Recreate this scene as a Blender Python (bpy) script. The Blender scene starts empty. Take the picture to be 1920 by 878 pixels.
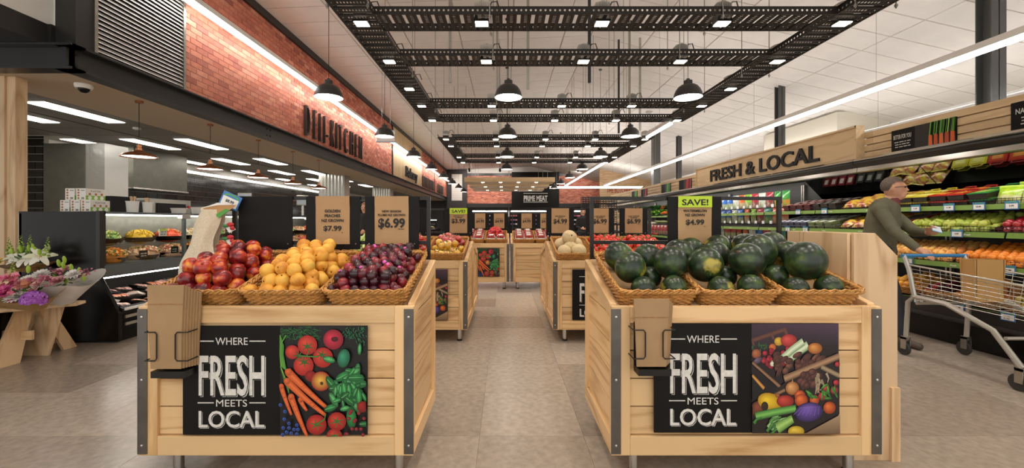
import bpy, math, random
import numpy as np
from mathutils import Vector, Matrix
random.seed(7)
SC = bpy.context.scene
COL = SC.collection
PI = math.pi

# ------------------------------------------------------------------ camera, world, exposure
CAMH = 1.24
F = 775.0                      # focal length in pixels of the 1920 wide frame
cam_d = bpy.data.cameras.new('camera'); cam = bpy.data.objects.new('camera', cam_d); COL.objects.link(cam)
cam.location = (0, 0, CAMH); cam.rotation_euler = (PI/2, 0, 0)
cam_d.sensor_width = 36; cam_d.lens = 36*F/1920; cam_d.shift_x = 12/1920; cam_d.shift_y = -24/1920
cam_d.clip_start = .05; cam_d.clip_end = 200
SC.camera = cam
W = bpy.data.worlds.new('world'); SC.world = W; W.use_nodes = True
W.node_tree.nodes['Background'].inputs[0].default_value = (1, .965, .93, 1)
W.node_tree.nodes['Background'].inputs[1].default_value = 1.15
SC.view_settings.view_transform = 'Standard'; SC.view_settings.look = 'None'
SC.view_settings.exposure = .42; SC.view_settings.gamma = 1; SC.view_settings.use_curve_mapping = False
E_STRIP, E_UP, E_FLOOD, E_PEND, E_TROFF, E_CASE = 16.0, 34.0, 85.0, 10.0, 7.0, 20.0     # lamp strengths and the added upward glow
E_SPOT = 24.0                  # watts of each tray floodlight beam

# ------------------------------------------------------------------ helpers
def P(px, py, Y):              # photo pixel at depth Y -> world point (used only to size things up)
    return Vector(((px-948)*Y/F, Y, CAMH-(py-415)*Y/F))

def C(h, a=1):
    r = [int(h[i:i+2], 16)/255 for i in (0, 2, 4)]
    return tuple(((c/12.92) if c <= .04045 else ((c+.055)/1.055)**2.4) for c in r) + (a,)

class MB:
    def __init__(s): s.v = []; s.f = []; s.c = []
    def add(s, v, f, col=None):
        n = len(s.v); s.v += [tuple(p) for p in v]; s.f += [tuple(i+n for i in q) for q in f]; s.c += [col]*len(f); return s
    def box(s, x0, x1, y0, y1, z0, z1, col=None):
        return s.add([(x0,y0,z0),(x1,y0,z0),(x1,y1,z0),(x0,y1,z0),(x0,y0,z1),(x1,y0,z1),(x1,y1,z1),(x0,y1,z1)],
              [(0,3,2,1),(4,5,6,7),(0,1,5,4),(1,2,6,5),(2,3,7,6),(3,0,4,7)], col)
    def cbox(s, c, d, col=None, M=None):
        x, y, z = [k/2 for k in d]
        v = [Vector(p) for p in ((-x,-y,-z),(x,-y,-z),(x,y,-z),(-x,y,-z),(-x,-y,z),(x,-y,z),(x,y,z),(-x,y,z))]
        if M is not None: v = [M @ p for p in v]
        c = Vector(c)
        return s.add([p+c for p in v], [(0,3,2,1),(4,5,6,7),(0,1,5,4),(1,2,6,5),(2,3,7,6),(3,0,4,7)], col)
    def prism(s, poly, ax, a0, a1, col=None):      # poly in the other two axes, ccw or not
        n = len(poly)
        def mk(p, a):
            return (a, p[0], p[1]) if ax == 'x' else ((p[0], a, p[1]) if ax == 'y' else (p[0], p[1], a))
        v = [mk(p, a0) for p in poly] + [mk(p, a1) for p in poly]
        area = sum(poly[i][0]*poly[(i+1)%n][1]-poly[(i+1)%n][0]*poly[i][1] for i in range(n))
        fl = (area > 0) ^ (ax == 'y') ^ (a1 < a0)
        top = tuple(range(n, 2*n)); bot = tuple(range(n-1, -1, -1))
        sd = [(i, (i+1)%n, n+(i+1)%n, n+i) for i in range(n)]
        fs = [top, bot]+sd
        if not fl: fs = [q[::-1] for q in fs]
        return s.add(v, fs, col)
    def tube(s, pts, r, n=6, closed=False, cap=True, col=None):
        pts = [Vector(p) for p in pts]; m = len(pts)
        rs = r if isinstance(r, (list, tuple)) else [r]*m
        v = []; ref = None
        for i, p in enumerate(pts):
            a = pts[(i-1) % m] if (closed or i > 0) else p
            b = pts[(i+1) % m] if (closed or i < m-1) else p
            t = (b-a).normalized() if (b-a).length > 1e-9 else Vector((0,0,1))
            if ref is None: ref = Vector((0,0,1)) if abs(t.z) < .9 else Vector((1,0,0))
            u = t.cross(ref)
            if u.length < 1e-4: u = t.orthogonal()
            u.normalize(); w = u.cross(t); ref = w
            for k in range(n):
                an = 2*PI*k/n
                v.append(p+(u*math.cos(an)+w*math.sin(an))*rs[i])
        f = []
        for i in range(m if closed else m-1):
            j = (i+1) % m
            for k in range(n):
                f.append((i*n+k, i*n+(k+1)%n, j*n+(k+1)%n, j*n+k))
        if cap and not closed:
            f.append(tuple(range(n-1, -1, -1))); f.append(tuple((m-1)*n+k for k in range(n)))
        return s.add(v, f, col)
    def lathe(s, prof, n=24, c=(0,0,0), col=None, cap=True, M=None):
        v = []
        for r, z in prof:
            for k in range(n):
                a = 2*PI*k/n; p = Vector((r*math.cos(a), r*math.sin(a), z))
                if M is not None: p = M @ p
                v.append(p+Vector(c))
        f = [(i*n+k, i*n+(k+1)%n, (i+1)*n+(k+1)%n, (i+1)*n+k) for i in range(len(prof)-1) for k in range(n)]
        if cap:
            f.append(tuple(range(n-1, -1, -1))); f.append(tuple((len(prof)-1)*n+k for k in range(n)))
        return s.add(v, f, col)
    def ell(s, c, r, nu=14, nv=9, M=None, col=None, fn=None):
        if not isinstance(r, (tuple, list)): r = (r, r, r)
        v = [];
        for j in range(nv+1):
            th = PI*j/nv
            for i in range(nu):
                ph = 2*PI*i/nu
                d = Vector((math.sin(th)*math.cos(ph), math.sin(th)*math.sin(ph), math.cos(th)))
                k = fn(d) if fn else 1
                p = Vector((d.x*r[0]*k, d.y*r[1]*k, d.z*r[2]*k))
                if M is not None: p = M @ p
                v.append(p+Vector(c))
        f = []
        for j in range(nv):
            for i in range(nu):
                a, b, cc, d = j*nu+i, (j+1)*nu+i, (j+1)*nu+(i+1)%nu, j*nu+(i+1)%nu
                if j == 0: f.append((a, b, cc))
                elif j == nv-1: f.append((a, b, d))
                else: f.append((a, b, cc, d))
        return s.add(v, f, col)
    def quad(s, a, b, c, d, col=None): return s.add([a, b, c, d], [(0, 1, 2, 3)], col)
    def mesh(s, name, smooth=False, ang=40):
        me = bpy.data.meshes.new(name); me.from_pydata([tuple(p) for p in s.v], [], s.f)
        if any(c is not None for c in s.c):
            at = me.color_attributes.new('Col', 'FLOAT_COLOR', 'CORNER')
            out = []
            for q, c in zip(s.f, s.c):
                c = c or (.5, .5, .5, 1)
                if isinstance(c[0], (tuple, list)): out += [x for k in c for x in k]
                else: out += list(c)*len(q)
            at.data.foreach_set('color', out)
        if smooth:
            me.shade_smooth(); me.set_sharp_from_angle(angle=math.radians(ang))
        me.update()
        return me

WLOC = {}
def wl(o): return WLOC.get(o.name, Vector((0,0,0)))
def tag(o, label=None, cat=None, group=None, kind=None):
    if label: o['label'] = label
    if cat: o['category'] = cat
    if group: o['group'] = group
    if kind: o['kind'] = kind
    return o
def obj(name, mb, mat, parent=None, loc=None, rot=None, smooth=False, ang=40, bevel=0, **kw):
    """one mesh object. mb is a MB in world coordinates (kept there when parented) or a mesh"""
    me = mb.mesh(name, smooth, ang) if isinstance(mb, MB) else mb
    o = bpy.data.objects.new(name, me); COL.objects.link(o)
    if mat is not None:
        mats = mat if isinstance(mat, (list, tuple)) else [mat]
        if not me.materials:
            for m in mats: me.materials.append(m)
    if parent is not None:
        o.parent = parent; o.location = -wl(parent)
    if loc is not None: o.location = loc
    if rot is not None: o.rotation_euler = rot
    if bevel:
        b = o.modifiers.new('bevel', 'BEVEL'); b.width = bevel; b.segments = 2; b.limit_method = 'ANGLE'
    return tag(o, **kw)
def thing(name, label, cat, loc=(0,0,0), group=None, kind=None):
    o = bpy.data.objects.new(name, None); COL.objects.link(o); o.location = loc
    o.empty_display_size = .05
    WLOC[o.name] = Vector(loc)
    return tag(o, label, cat, group, kind)
KIDS = {}
def copy_tree(o, loc=None, rot=None, label=None, parent=None, scale=None):
    c = o.copy(); COL.objects.link(c)
    if parent is not None: c.parent = parent
    if loc is not None: c.location = loc
    if rot is not None: c.rotation_euler = rot
    if scale is not None: c.scale = scale if isinstance(scale, (tuple, list)) else (scale,)*3
    if label: c['label'] = label
    if o not in KIDS: KIDS[o] = list(o.children)
    for ch in KIDS[o]: copy_tree(ch, parent=c)
    return c
class Spawner:                  # first call moves the prototype itself, later ones copy it
    def __init__(s, proto): s.p = proto; s.used = False
    def __call__(s, loc, rot=None, label=None, scale=None, group=None):
        if not s.used:
            s.used = True; o = s.p; o.location = loc
            if rot is not None: o.rotation_euler = rot
            if label: o['label'] = label
            if scale is not None: o.scale = scale if isinstance(scale, (tuple, list)) else (scale,)*3
        else: o = copy_tree(s.p, loc, rot, label, scale=scale)
        if group: o['group'] = group
        return o

# ------------------------------------------------------------------ materials
def newmat(name):
    m = bpy.data.materials.new(name); m.use_nodes = True
    nt = m.node_tree; return m, nt, nt.nodes['Principled BSDF']
def nd(nt, typ, **kw):
    n = nt.nodes.new(typ)
    for k, v in kw.items():
        if k.startswith('i_'):
            key = k[2:]; key = int(key) if key.isdigit() else key.replace('_', ' ')
            n.inputs[key].default_value = v
        else: setattr(n, k, v)
    return n
def ramp(nt, stops, interp='LINEAR'):
    n = nt.nodes.new('ShaderNodeValToRGB'); cr = n.color_ramp; cr.interpolation = interp
    while len(cr.elements) < len(stops): cr.elements.new(.5)
    for e, (p, c) in zip(cr.elements, stops): e.position = p; e.color = c if len(c) == 4 else (*c, 1)
    return n
def mat(name, col, rough=.5, metal=0, emit=None, estr=0, alpha=None, noise=0, nscale=8, bump=0, bscale=60, coat=0, trans=0, ior=1.45, sheen=0, spec=None):
    m, nt, b = newmat(name)
    col = C(col) if isinstance(col, str) else col
    b.inputs['Base Color'].default_value = col; b.inputs['Roughness'].default_value = rough; b.inputs['Metallic'].default_value = metal
    if coat: b.inputs['Coat Weight'].default_value = coat
    if trans: b.inputs['Transmission Weight'].default_value = trans; b.inputs['IOR'].default_value = ior
    if sheen: b.inputs['Sheen Weight'].default_value = sheen
    if spec is not None: b.inputs['Specular IOR Level'].default_value = spec
    if emit is not None:
        b.inputs['Emission Color'].default_value = C(emit) if isinstance(emit, str) else emit; b.inputs['Emission Strength'].default_value = estr
    if alpha is not None: b.inputs['Alpha'].default_value = alpha
    if noise or bump: tc = nd(nt, 'ShaderNodeTexCoord')
    if noise:
        t = nd(nt, 'ShaderNodeTexNoise', i_Scale=nscale, i_Detail=5.0); nt.links.new(tc.outputs['Object'], t.inputs['Vector'])
        r = ramp(nt, [(.3, tuple(max(0, c*(1-noise)) for c in col[:3])), (.7, tuple(min(1, c*(1+noise)) for c in col[:3]))])
        nt.links.new(t.outputs['Fac'], r.inputs['Fac']); nt.links.new(r.outputs['Color'], b.inputs['Base Color'])
    if bump:
        t2 = nd(nt, 'ShaderNodeTexNoise', i_Scale=bscale, i_Detail=4.0); nt.links.new(tc.outputs['Object'], t2.inputs['Vector'])
        bp = nd(nt, 'ShaderNodeBump', i_Strength=bump, i_Distance=.01); nt.links.new(t2.outputs['Fac'], bp.inputs['Height']); nt.links.new(bp.outputs['Normal'], b.inputs['Normal'])
    return m
def wood(name, axis, light, dark, rough=.45, scale=1.0, contrast=1.0, knots=True):
    """plywood / pine: stretched distorted rings along an axis; every object gets its own cut of the log"""
    m, nt, b = newmat(name)
    tc = nd(nt, 'ShaderNodeTexCoord'); oi = nd(nt, 'ShaderNodeObjectInfo')
    mul = nd(nt, 'ShaderNodeVectorMath', operation='MULTIPLY_ADD'); mp = nd(nt, 'ShaderNodeCombineXYZ')
    for i in range(3): mp.inputs[i].default_value = (.55 if i == axis else 5.0)*scale
    sh = nd(nt, 'ShaderNodeVectorMath', operation='SCALE', i_Scale=17.0); cx = nd(nt, 'ShaderNodeCombineXYZ', i_X=1., i_Y=2.3, i_Z=3.1)
    rr = nd(nt, 'ShaderNodeVectorMath', operation='SCALE'); nt.links.new(cx.outputs[0], rr.inputs[0]); nt.links.new(oi.outputs['Random'], rr.inputs['Scale'])
    nt.links.new(rr.outputs[0], sh.inputs[0])
    nt.links.new(tc.outputs['Object'], mul.inputs[0]); nt.links.new(mp.outputs[0], mul.inputs[1]); nt.links.new(sh.outputs[0], mul.inputs[2])
    n1 = nd(nt, 'ShaderNodeTexNoise', i_Scale=.8, i_Detail=2.0, i_Distortion=.4); nt.links.new(mul.outputs[0], n1.inputs['Vector'])
    k = nd(nt, 'ShaderNodeMath', operation='MULTIPLY'); k.inputs[1].default_value = 7.0; nt.links.new(n1.outputs['Fac'], k.inputs[0])
    fr = nd(nt, 'ShaderNodeMath', operation='PINGPONG'); fr.inputs[1].default_value = .5; nt.links.new(k.outputs[0], fr.inputs[0])
    n2 = nd(nt, 'ShaderNodeTexNoise', i_Scale=9.0, i_Detail=4.0); nt.links.new(mul.outputs[0], n2.inputs['Vector'])
    ad = nd(nt, 'ShaderNodeMath', operation='MULTIPLY_ADD'); ad.inputs[1].default_value = .5; nt.links.new(n2.outputs['Fac'], ad.inputs[0]); nt.links.new(fr.outputs[0], ad.inputs[2])
    mid = tuple(l*.55+d*.45 for l, d in zip(light, dark))
    lt = tuple(l*contrast+ mm*(1-contrast) for l, mm in zip(light, mid)); dk = tuple(d*contrast+mm*(1-contrast) for d, mm in zip(dark, mid))
    r = ramp(nt, [(.12, dk), (.33, mid), (.5, lt), (.8, lt)])
    nt.links.new(ad.outputs[0], r.inputs['Fac'])
    hv = nd(nt, 'ShaderNodeHueSaturation'); mr = nd(nt, 'ShaderNodeMapRange'); mr.inputs[3].default_value = .88; mr.inputs[4].default_value = 1.1
    nt.links.new(oi.outputs['Random'], mr.inputs[0]); nt.links.new(mr.outputs[0], hv.inputs['Value'])
    nt.links.new(r.outputs['Color'], hv.inputs['Color']); nt.links.new(hv.outputs['Color'], b.inputs['Base Color'])
    b.inputs['Roughness'].default_value = rough
    bp = nd(nt, 'ShaderNodeBump', i_Strength=.08, i_Distance=.004); nt.links.new(n2.outputs['Fac'], bp.inputs['Height']); nt.links.new(bp.outputs['Normal'], b.inputs['Normal'])
    return m
def colmat(name, rough=.5, coat=0, spec=None):       # colours come from the mesh's own colour attribute (print, mixed produce)
    m, nt, b = newmat(name)
    a = nd(nt, 'ShaderNodeVertexColor', layer_name='Col'); nt.links.new(a.outputs['Color'], b.inputs['Base Color'])
    b.inputs['Roughness'].default_value = rough
    if coat: b.inputs['Coat Weight'].default_value = coat
    if spec is not None: b.inputs['Specular IOR Level'].default_value = spec
    return m
def fruitmat(name, stops, nscale=9, rough=.35, rnd=.35, coat=0, detail=2.0, bump=0, bscale=80, sss=0):
    """skin colour from soft noise shifted by each fruit's own random number"""
    m, nt, b = newmat(name)
    tc = nd(nt, 'ShaderNodeTexCoord'); oi = nd(nt, 'ShaderNodeObjectInfo')
    cx = nd(nt, 'ShaderNodeVectorMath', operation='SCALE'); cx.inputs[0].default_value = (13, 29, 41); nt.links.new(oi.outputs['Random'], cx.inputs['Scale'])
    av = nd(nt, 'ShaderNodeVectorMath', operation='ADD'); nt.links.new(tc.outputs['Object'], av.inputs[0]); nt.links.new(cx.outputs[0], av.inputs[1])
    t = nd(nt, 'ShaderNodeTexNoise', i_Scale=nscale, i_Detail=detail); nt.links.new(av.outputs[0], t.inputs['Vector'])
    mr = nd(nt, 'ShaderNodeMapRange'); mr.inputs[3].default_value = -rnd; mr.inputs[4].default_value = rnd; nt.links.new(oi.outputs['Random'], mr.inputs[0])
    ad = nd(nt, 'ShaderNodeMath', operation='ADD'); nt.links.new(t.outputs['Fac'], ad.inputs[0]); nt.links.new(mr.outputs[0], ad.inputs[1])
    r = ramp(nt, [(p, C(c)) for p, c in stops]); nt.links.new(ad.outputs[0], r.inputs['Fac']); nt.links.new(r.outputs['Color'], b.inputs['Base Color'])
    b.inputs['Roughness'].default_value = rough
    if coat: b.inputs['Coat Weight'].default_value = coat
    if bump:
        t2 = nd(nt, 'ShaderNodeTexNoise', i_Scale=bscale, i_Detail=4.0); nt.links.new(tc.outputs['Object'], t2.inputs['Vector'])
        bp = nd(nt, 'ShaderNodeBump', i_Strength=bump, i_Distance=.005); nt.links.new(t2.outputs['Fac'], bp.inputs['Height']); nt.links.new(bp.outputs['Normal'], b.inputs['Normal'])
    return m
def randmat(name, stops, rough=.6, noise=.12, nscale=20, bump=0, bscale=60):
    """one of several flat tones per object"""
    m, nt, b = newmat(name)
    oi = nd(nt, 'ShaderNodeObjectInfo'); r = ramp(nt, [(p, C(c)) for p, c in stops]); nt.links.new(oi.outputs['Random'], r.inputs['Fac'])
    tc = nd(nt, 'ShaderNodeTexCoord'); t = nd(nt, 'ShaderNodeTexNoise', i_Scale=nscale, i_Detail=5.0); nt.links.new(tc.outputs['Object'], t.inputs['Vector'])
    mr = nd(nt, 'ShaderNodeMapRange'); mr.inputs[1].default_value = .25; mr.inputs[2].default_value = .75; mr.inputs[3].default_value = 1-noise; mr.inputs[4].default_value = 1+noise
    nt.links.new(t.outputs['Fac'], mr.inputs[0]); hv = nd(nt, 'ShaderNodeHueSaturation'); nt.links.new(mr.outputs[0], hv.inputs['Value'])
    nt.links.new(r.outputs['Color'], hv.inputs['Color']); nt.links.new(hv.outputs['Color'], b.inputs['Base Color'])
    b.inputs['Roughness'].default_value = rough
    if bump:
        bp = nd(nt, 'ShaderNodeBump', i_Strength=bump, i_Distance=.006); t2 = nd(nt, 'ShaderNodeTexNoise', i_Scale=bscale, i_Detail=4.0); nt.links.new(tc.outputs['Object'], t2.inputs['Vector'])
        nt.links.new(t2.outputs['Fac'], bp.inputs['Height']); nt.links.new(bp.outputs['Normal'], b.inputs['Normal'])
    return m
def glassmat(name, tint=(1,1,1,1), mixf=.12, rough=.02):
    """thin clear pane: mostly see-through with a faint reflection"""
    m = bpy.data.materials.new(name); m.use_nodes = True; nt = m.node_tree; nt.nodes.clear()
    o = nd(nt, 'ShaderNodeOutputMaterial'); t = nd(nt, 'ShaderNodeBsdfTransparent'); t.inputs[0].default_value = tint
    g = nd(nt, 'ShaderNodeBsdfGlossy'); g.inputs['Roughness'].default_value = rough
    fr = nd(nt, 'ShaderNodeLayerWeight', i_Blend=.5); pw = nd(nt, 'ShaderNodeMath', operation='POWER'); pw.inputs[1].default_value = 4.0
    nt.links.new(fr.outputs['Facing'], pw.inputs[0])
    ml = nd(nt, 'ShaderNodeMath', operation='MULTIPLY_ADD'); ml.inputs[1].default_value = .45; ml.inputs[2].default_value = mixf*.5
    nt.links.new(pw.outputs[0], ml.inputs[0])
    mx = nd(nt, 'ShaderNodeMixShader'); nt.links.new(ml.outputs[0], mx.inputs[0]); nt.links.new(t.outputs[0], mx.inputs[1]); nt.links.new(g.outputs[0], mx.inputs[2])
    nt.links.new(mx.outputs[0], o.inputs[0]); return m

WL_, WD_ = C('e2bd8a')[:3], C('b88a54')[:3]
M = {}
for i, a in enumerate('xyz'):
    M['pine_'+a] = wood('pine_'+a, i, WL_, WD_, .42)
    M['ply_'+a] = wood('ply_'+a, i, C('ddbd94')[:3], C('b58d60')[:3], .5, .7)
    M['oak_'+a] = wood('oak_'+a, i, C('dcc096')[:3], C('c2a276')[:3], .5, .8, .8)
M['steel'] = mat('brushed_steel', 'a9a69d', .32, .9, noise=.08, nscale=14)
M['dullsteel'] = mat('dull_steel', '77766c', .38, .8, noise=.1, nscale=6)
M['bracket'] = mat('bracket_steel', '6e6963', .38, .85, noise=.18, nscale=9)
M['chrome'] = mat('chrome', 'c8c6c2', .2, 1)
M['black'] = mat('black_board', '0e0c0a', .6, noise=.25, nscale=5, spec=.25)
M['blackmetal'] = mat('black_powdercoat', '17140f', .4, .2)
M['blackgloss'] = mat('black_laminate', '100e0c', .25, noise=.15, nscale=3, spec=.2)
M['darkbeam'] = mat('dark_paint', '262524', .38)
M['kraft'] = mat('kraft_paper', 'ad8a61', .75, noise=.07, nscale=6, bump=.25, bscale=7)
M['kraftbag'] = mat('kraft_bag', 'a5855f', .8, noise=.08, nscale=7, bump=.2, bscale=18)
M['ink'] = mat('black_ink', '14100d', .6)
M['chalk'] = mat('chalk_white', 'd9d6ce', .8, noise=.12, nscale=60)
M['white'] = mat('white_paint', 'e9e6df', .6)
M['ceil'] = mat('ceiling_tile', 'eae5de', .85, noise=.03, nscale=3)
M['tbar'] = mat('ceiling_tbar', 'b9b0a6', .7)
M['print'] = colmat('photo_print', .45)
M['lime'] = mat('lime_card', 'b9d32c', .55)
M['wicker'] = mat('wicker', 'c08a47', .5, noise=.3, nscale=40)
M['wicker_d'] = mat('wicker_dark', '9a6a35', .55, noise=.3, nscale=40)
M['strip'] = mat('strip_lamp', 'ffffff', .5, emit=(1, .98, .95, 1), estr=E_STRIP)
M['added_uplight'] = mat('added_strip_uplight', 'ffffff', .5, emit=(1, .95, .92, 1), estr=E_UP)  # added glow that lifts the ceiling brightness
M['added_uplight_soft'] = mat('added_strip_uplight_soft', 'ffffff', .5, emit=(1, .96, .94, 1), estr=E_UP*.27)  # weaker added glow for the ceiling on the right
M['flood'] = mat('flood_lens', 'ffffff', .5, emit=(1, .84, .66, 1), estr=E_FLOOD/8)
M['pend'] = mat('pendant_diffuser', 'ffffff', .5, emit=(1, .9, .8, 1), estr=E_PEND)
M['troff'] = mat('troffer_diffuser', 'ffffff', .5, emit=(1, .96, .9, 1), estr=E_TROFF)
M['led'] = mat('case_lamp', 'ffffff', .5, emit=(1, .93, .85, 1), estr=E_CASE)
M['glass'] = glassmat('clear_glass', (.93, .96, .95, 1), .06)
M['film'] = glassmat('clear_film', (.97, .97, .97, 1), .16, .12)
M['multi'] = colmat('mixed_colours', .5)
M['multigloss'] = colmat('printed_packaging', .28, .3)

# ------------------------------------------------------------------ lettering
TXT = {}
def text(s, h=1.0, w=None, depth=.0004, bold=0.0, align='C', xs=None):
    """flat letters in the XZ plane facing -Y, cap height h, fitted to width w; centred on x, baseline z = 0"""
    k = (s, depth, bold)
    if k not in TXT:
        c = bpy.data.curves.new('letters', 'FONT'); c.body = s; c.size = 1; c.extrude = .5; c.offset = bold; c.resolution_u = 3
        o = bpy.data.objects.new('letters', c); me = o.to_mesh()
        v = np.empty(len(me.vertices)*3); me.vertices.foreach_get('co', v); v = v.reshape(-1, 3)
        f = [tuple(p.vertices) for p in me.polygons]; o.to_mesh_clear(); bpy.data.objects.remove(o); bpy.data.curves.remove(c)
        TXT[k] = (v, f)
    v, f = TXT[k]
    cap = .729-.0+2*bold
    x0, x1 = v[:,0].min(), v[:,0].max()
    sz = h/cap; sx = (w/(x1-x0)) if w else sz*(xs or 1)
    ox = (x0+x1)/2 if align == 'C' else x0
    mb = MB(); mb.v = [((a-ox)*sx, -d*depth*1.0, b*sz) for a, b, d in v]; mb.f = list(f); mb.c = [None]*len(f)
    return mb
def letters(s, h, w, depth, bold, loc, rz, m, parent, squeeze=1.0):
    """raised sign: every letter its own part"""
    full = text(s, h, w, depth, bold); v = TXT[(s, depth, bold)][0]; x0, x1 = v[:,0].min(), v[:,0].max(); sx = w/(x1-x0)
    for i, ch in enumerate(s):
        if ch == ' ': continue
        text(s[:i+1], h, None, depth, bold); text(ch, h, None, depth, bold)
        r = TXT[(s[:i+1], depth, bold)][0][:,0].max(); cv = TXT[(ch, depth, bold)][0]; c0, c1 = cv[:,0].min(), cv[:,0].max()
        mb = text(ch, h, (c1-c0)*sx*squeeze, depth, bold); xc = (r-(c1-c0)/2-(x0+x1)/2)*sx
        mb.v = [(p[0]+xc, p[1], p[2]) for p in mb.v]
        obj('letter', place(mb, loc, rz), m, parent)
def scribble(w, h, n, seed=0):      # lines of print too small to read in the photograph: strokes, no words
    R = random.Random(seed); m = MB(); 
    for k in range(n):
        x = -w/2+R.uniform(0, .08)*w; z = -k*h*1.7
        while x < w/2-h:
            l = R.uniform(1.2, 3.2)*h; e = min(x+l, w/2); m.box(x, e, -.0004, .0002, z, z+h*.55); x = e+h*.6
    return m
def place(mb, loc, rz=0, rx=0):
    R = Matrix.Translation(loc) @ Matrix.Rotation(rz, 4, 'Z') @ Matrix.Rotation(rx, 4, 'X')
    mb.v = [tuple(R @ Vector(p)) for p in mb.v]; return mb
def merge(*mbs):
    r = MB()
    for m in mbs: r.add(m.v, m.f); r.c[-len(m.f):] = m.c
    return r
# ================================================================== THE ROOM
XL = -4.66                     # brick bulkhead plane on the deli side
# ---- floor: 600 mm vinyl tiles
M['floor'] = randmat('vinyl_tile', [(0, '8c7f72'), (.5, '9b8e80'), (1, 'a99c8e')], .24, .2, 22, .05, 60)
M['floor_sub'] = mat('floor_joint', '8d8074', .6)
floor = obj('floor', MB().box(-10, 10, -3, 34, -.06, -.004), M['floor_sub'], kind='structure')
tile = MB().box(-.2993, .2993, -.2993, .2993, -.02, 0).mesh('floor_tile'); tile.materials.append(M['floor'])
cells = []
for i in range(-17, 17):
    for j in range(-8, 53):
        x = -.15+.6*i+.3; y = 2.385+.6*j+.3
        if -10 < x-.3 and x+.3 < 10 and y < 33.7: cells.append((x, y))
def floorkey(c):
    x, y = c
    if y < 1.2 or abs(x) > 1.28*y+.4: return 1e3+abs(y)
    return y+.25*abs(x)
cells.sort(key=floorkey)
for x, y in cells[:300]:
    o = obj('floor_tile', tile, None, floor); o.location = (x, y, 0); o.rotation_euler.z = PI/2*((int(x*7)+int(y*5)) % 4)
far = MB()
for x, y in cells[300:]:
    far.box(x-.2993, x+.2993, y-.2993, y+.2993, -.02, 0)
obj('floor_tile_field', far, M['floor'], floor, kind='stuff')

# ---- ceiling: two pitches meeting at a ridge, lay-in tiles on T-bars
def ceilz(x): return 5.3+(x+4.66)*.3/6.66 if x < 2 else 5.6-(x-2)*.229
ce = MB()
for x0, x1 in ((XL, 2), (2, 10)):
    ce.prism([(x0, ceilz(x0)+.02), (x1, ceilz(x1)+.02), (x1, ceilz(x1)+.1), (x0, ceilz(x0)+.1)], 'y', -3, 34)
ceiling = obj('ceiling', ce, M['tbar'], kind='structure')
tl, tw = 1.2, .6
def ctile(x0, x1, y0, y1, mb):
    g = .012
    a, b = ceilz(x0+g), ceilz(x1-g)
    mb.prism([(x0+g, a), (x1-g, b), (x1-g, b+.025), (x0+g, a+.025)], 'y', y0+g, y1-g)
ct = []
x = XL+.02
xs = []
while x < 2: xs.append((x, min(x+tl, 2))); x += tl
x = 2.0
while x < 10: xs.append((x, min(x+tl, 10))); x += tl
for x0, x1 in xs:
    y = -2.9
    while y < 33.3: ct.append((x0, x1, y, y+tw)); y += tw
ct.sort(key=lambda c: (0 if (c[2] > 2.0 and c[2] > .22*abs(c[0])) else 1, c[2]))
for c in ct[:300]:
    m = MB(); ctile(*c, m); obj('ceiling_tile', m, M['ceil'], ceiling)
m = MB()
for c in ct[300:]: ctile(*c, m)
obj('ceiling_tile_field', m, M['ceil'], ceiling, kind='stuff')

# ---- left bulkhead: bricks, louvre, timber battens, steel channel beam
M['mortar'] = mat('mortar', 'c9b3a2', .9)
BR = [(0, 'a35a4a'), (.2, 'c67560'), (.4, 'd0846a'), (.6, 'b9664f'), (.8, 'd8937a'), (1, 'cb7a5e')]
M['brick'] = randmat('brick', BR, .7, .15, 14, .25, 70)
M['brick_mass'] = colmat('brick_field', .7)
BH, BL, G = .076, .23, .009
brick_wall = obj('wall_left', MB().box(XL-.12, XL-.006, 5.99, 33, 3.12, 5.3), M['mortar'], kind='structure')
bricks = []
row = 0; z = 3.12
while z < 5.16:
    y = 5.99-(.12 if row % 2 else 0)
    while y < 33:
        a, b = max(y, 5.99), min(y+BL, 33)
        if b-a > .03 and not (17.0 < b and a < 22.9): bricks.append((a, b-G, z, z+BH))
        y += BL+G
    z += BH+G; row += 1
bricks.sort(key=lambda b: b[0])
bm_full = MB().box(-.014, .006, 0, BL, 0, BH).mesh('brick'); bm_full.materials.append(M['brick'])
bm_half = MB().box(-.01, .012, 0, .11, 0, BH).mesh('brick'); bm_half.materials.append(M['brick'])
for a, b, z0, z1 in bricks[:300]:
    if b-a > .2: o = obj('brick', bm_full, None, brick_wall)
    else:
        o = obj('brick', MB().box(-.014, .006, 0, b-a, 0, BH), M['brick'], brick_wall)
    o.location = (XL+random.uniform(-.003, .002), a, z0)
def tone(): return C(random.choice(['a35a4a', 'c67560', 'd0846a', 'b9664f', 'd8937a', 'c46f58', 'cb7a5e']))
m = MB()
for a, b, z0, z1 in bricks[300:]: m.box(XL-.014, XL+.006, a, b, z0, z1, tone())
obj('brick_field', m, M['brick_mass'], brick_wall, kind='stuff')
# dark band along the top of the bulkhead
obj('trim_1', MB().box(XL-.1, XL+.06, 4.5, 33, 5.16, 5.3), M['darkbeam'], kind='structure')
# steel channel along the bulkhead foot
beam = MB().box(XL-.08, XL-.02, 4.4, 33, 2.87, 3.12)
beam.box(XL-.1, XL+.09, 4.36, 33, 2.85, 2.872).box(XL-.1, XL+.09, 4.36, 33, 3.1, 3.122)
tb = obj('trim_2', beam, M['darkbeam'], kind='structure')
for y in (4.5, 8.1, 8.22, 13.5, 13.62, 19.2, 19.32):
    for z in (2.93, 3.05):
        obj('bolt', MB().lathe([(.016, 0), (.016, .012), (.008, .014)], 6, (0, 0, 0), M=Matrix.Rotation(PI/2, 3, 'Y')), M['blackmetal'], tb, loc=(XL-.02, y, z))
    if y not in (4.5,): pass
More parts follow.
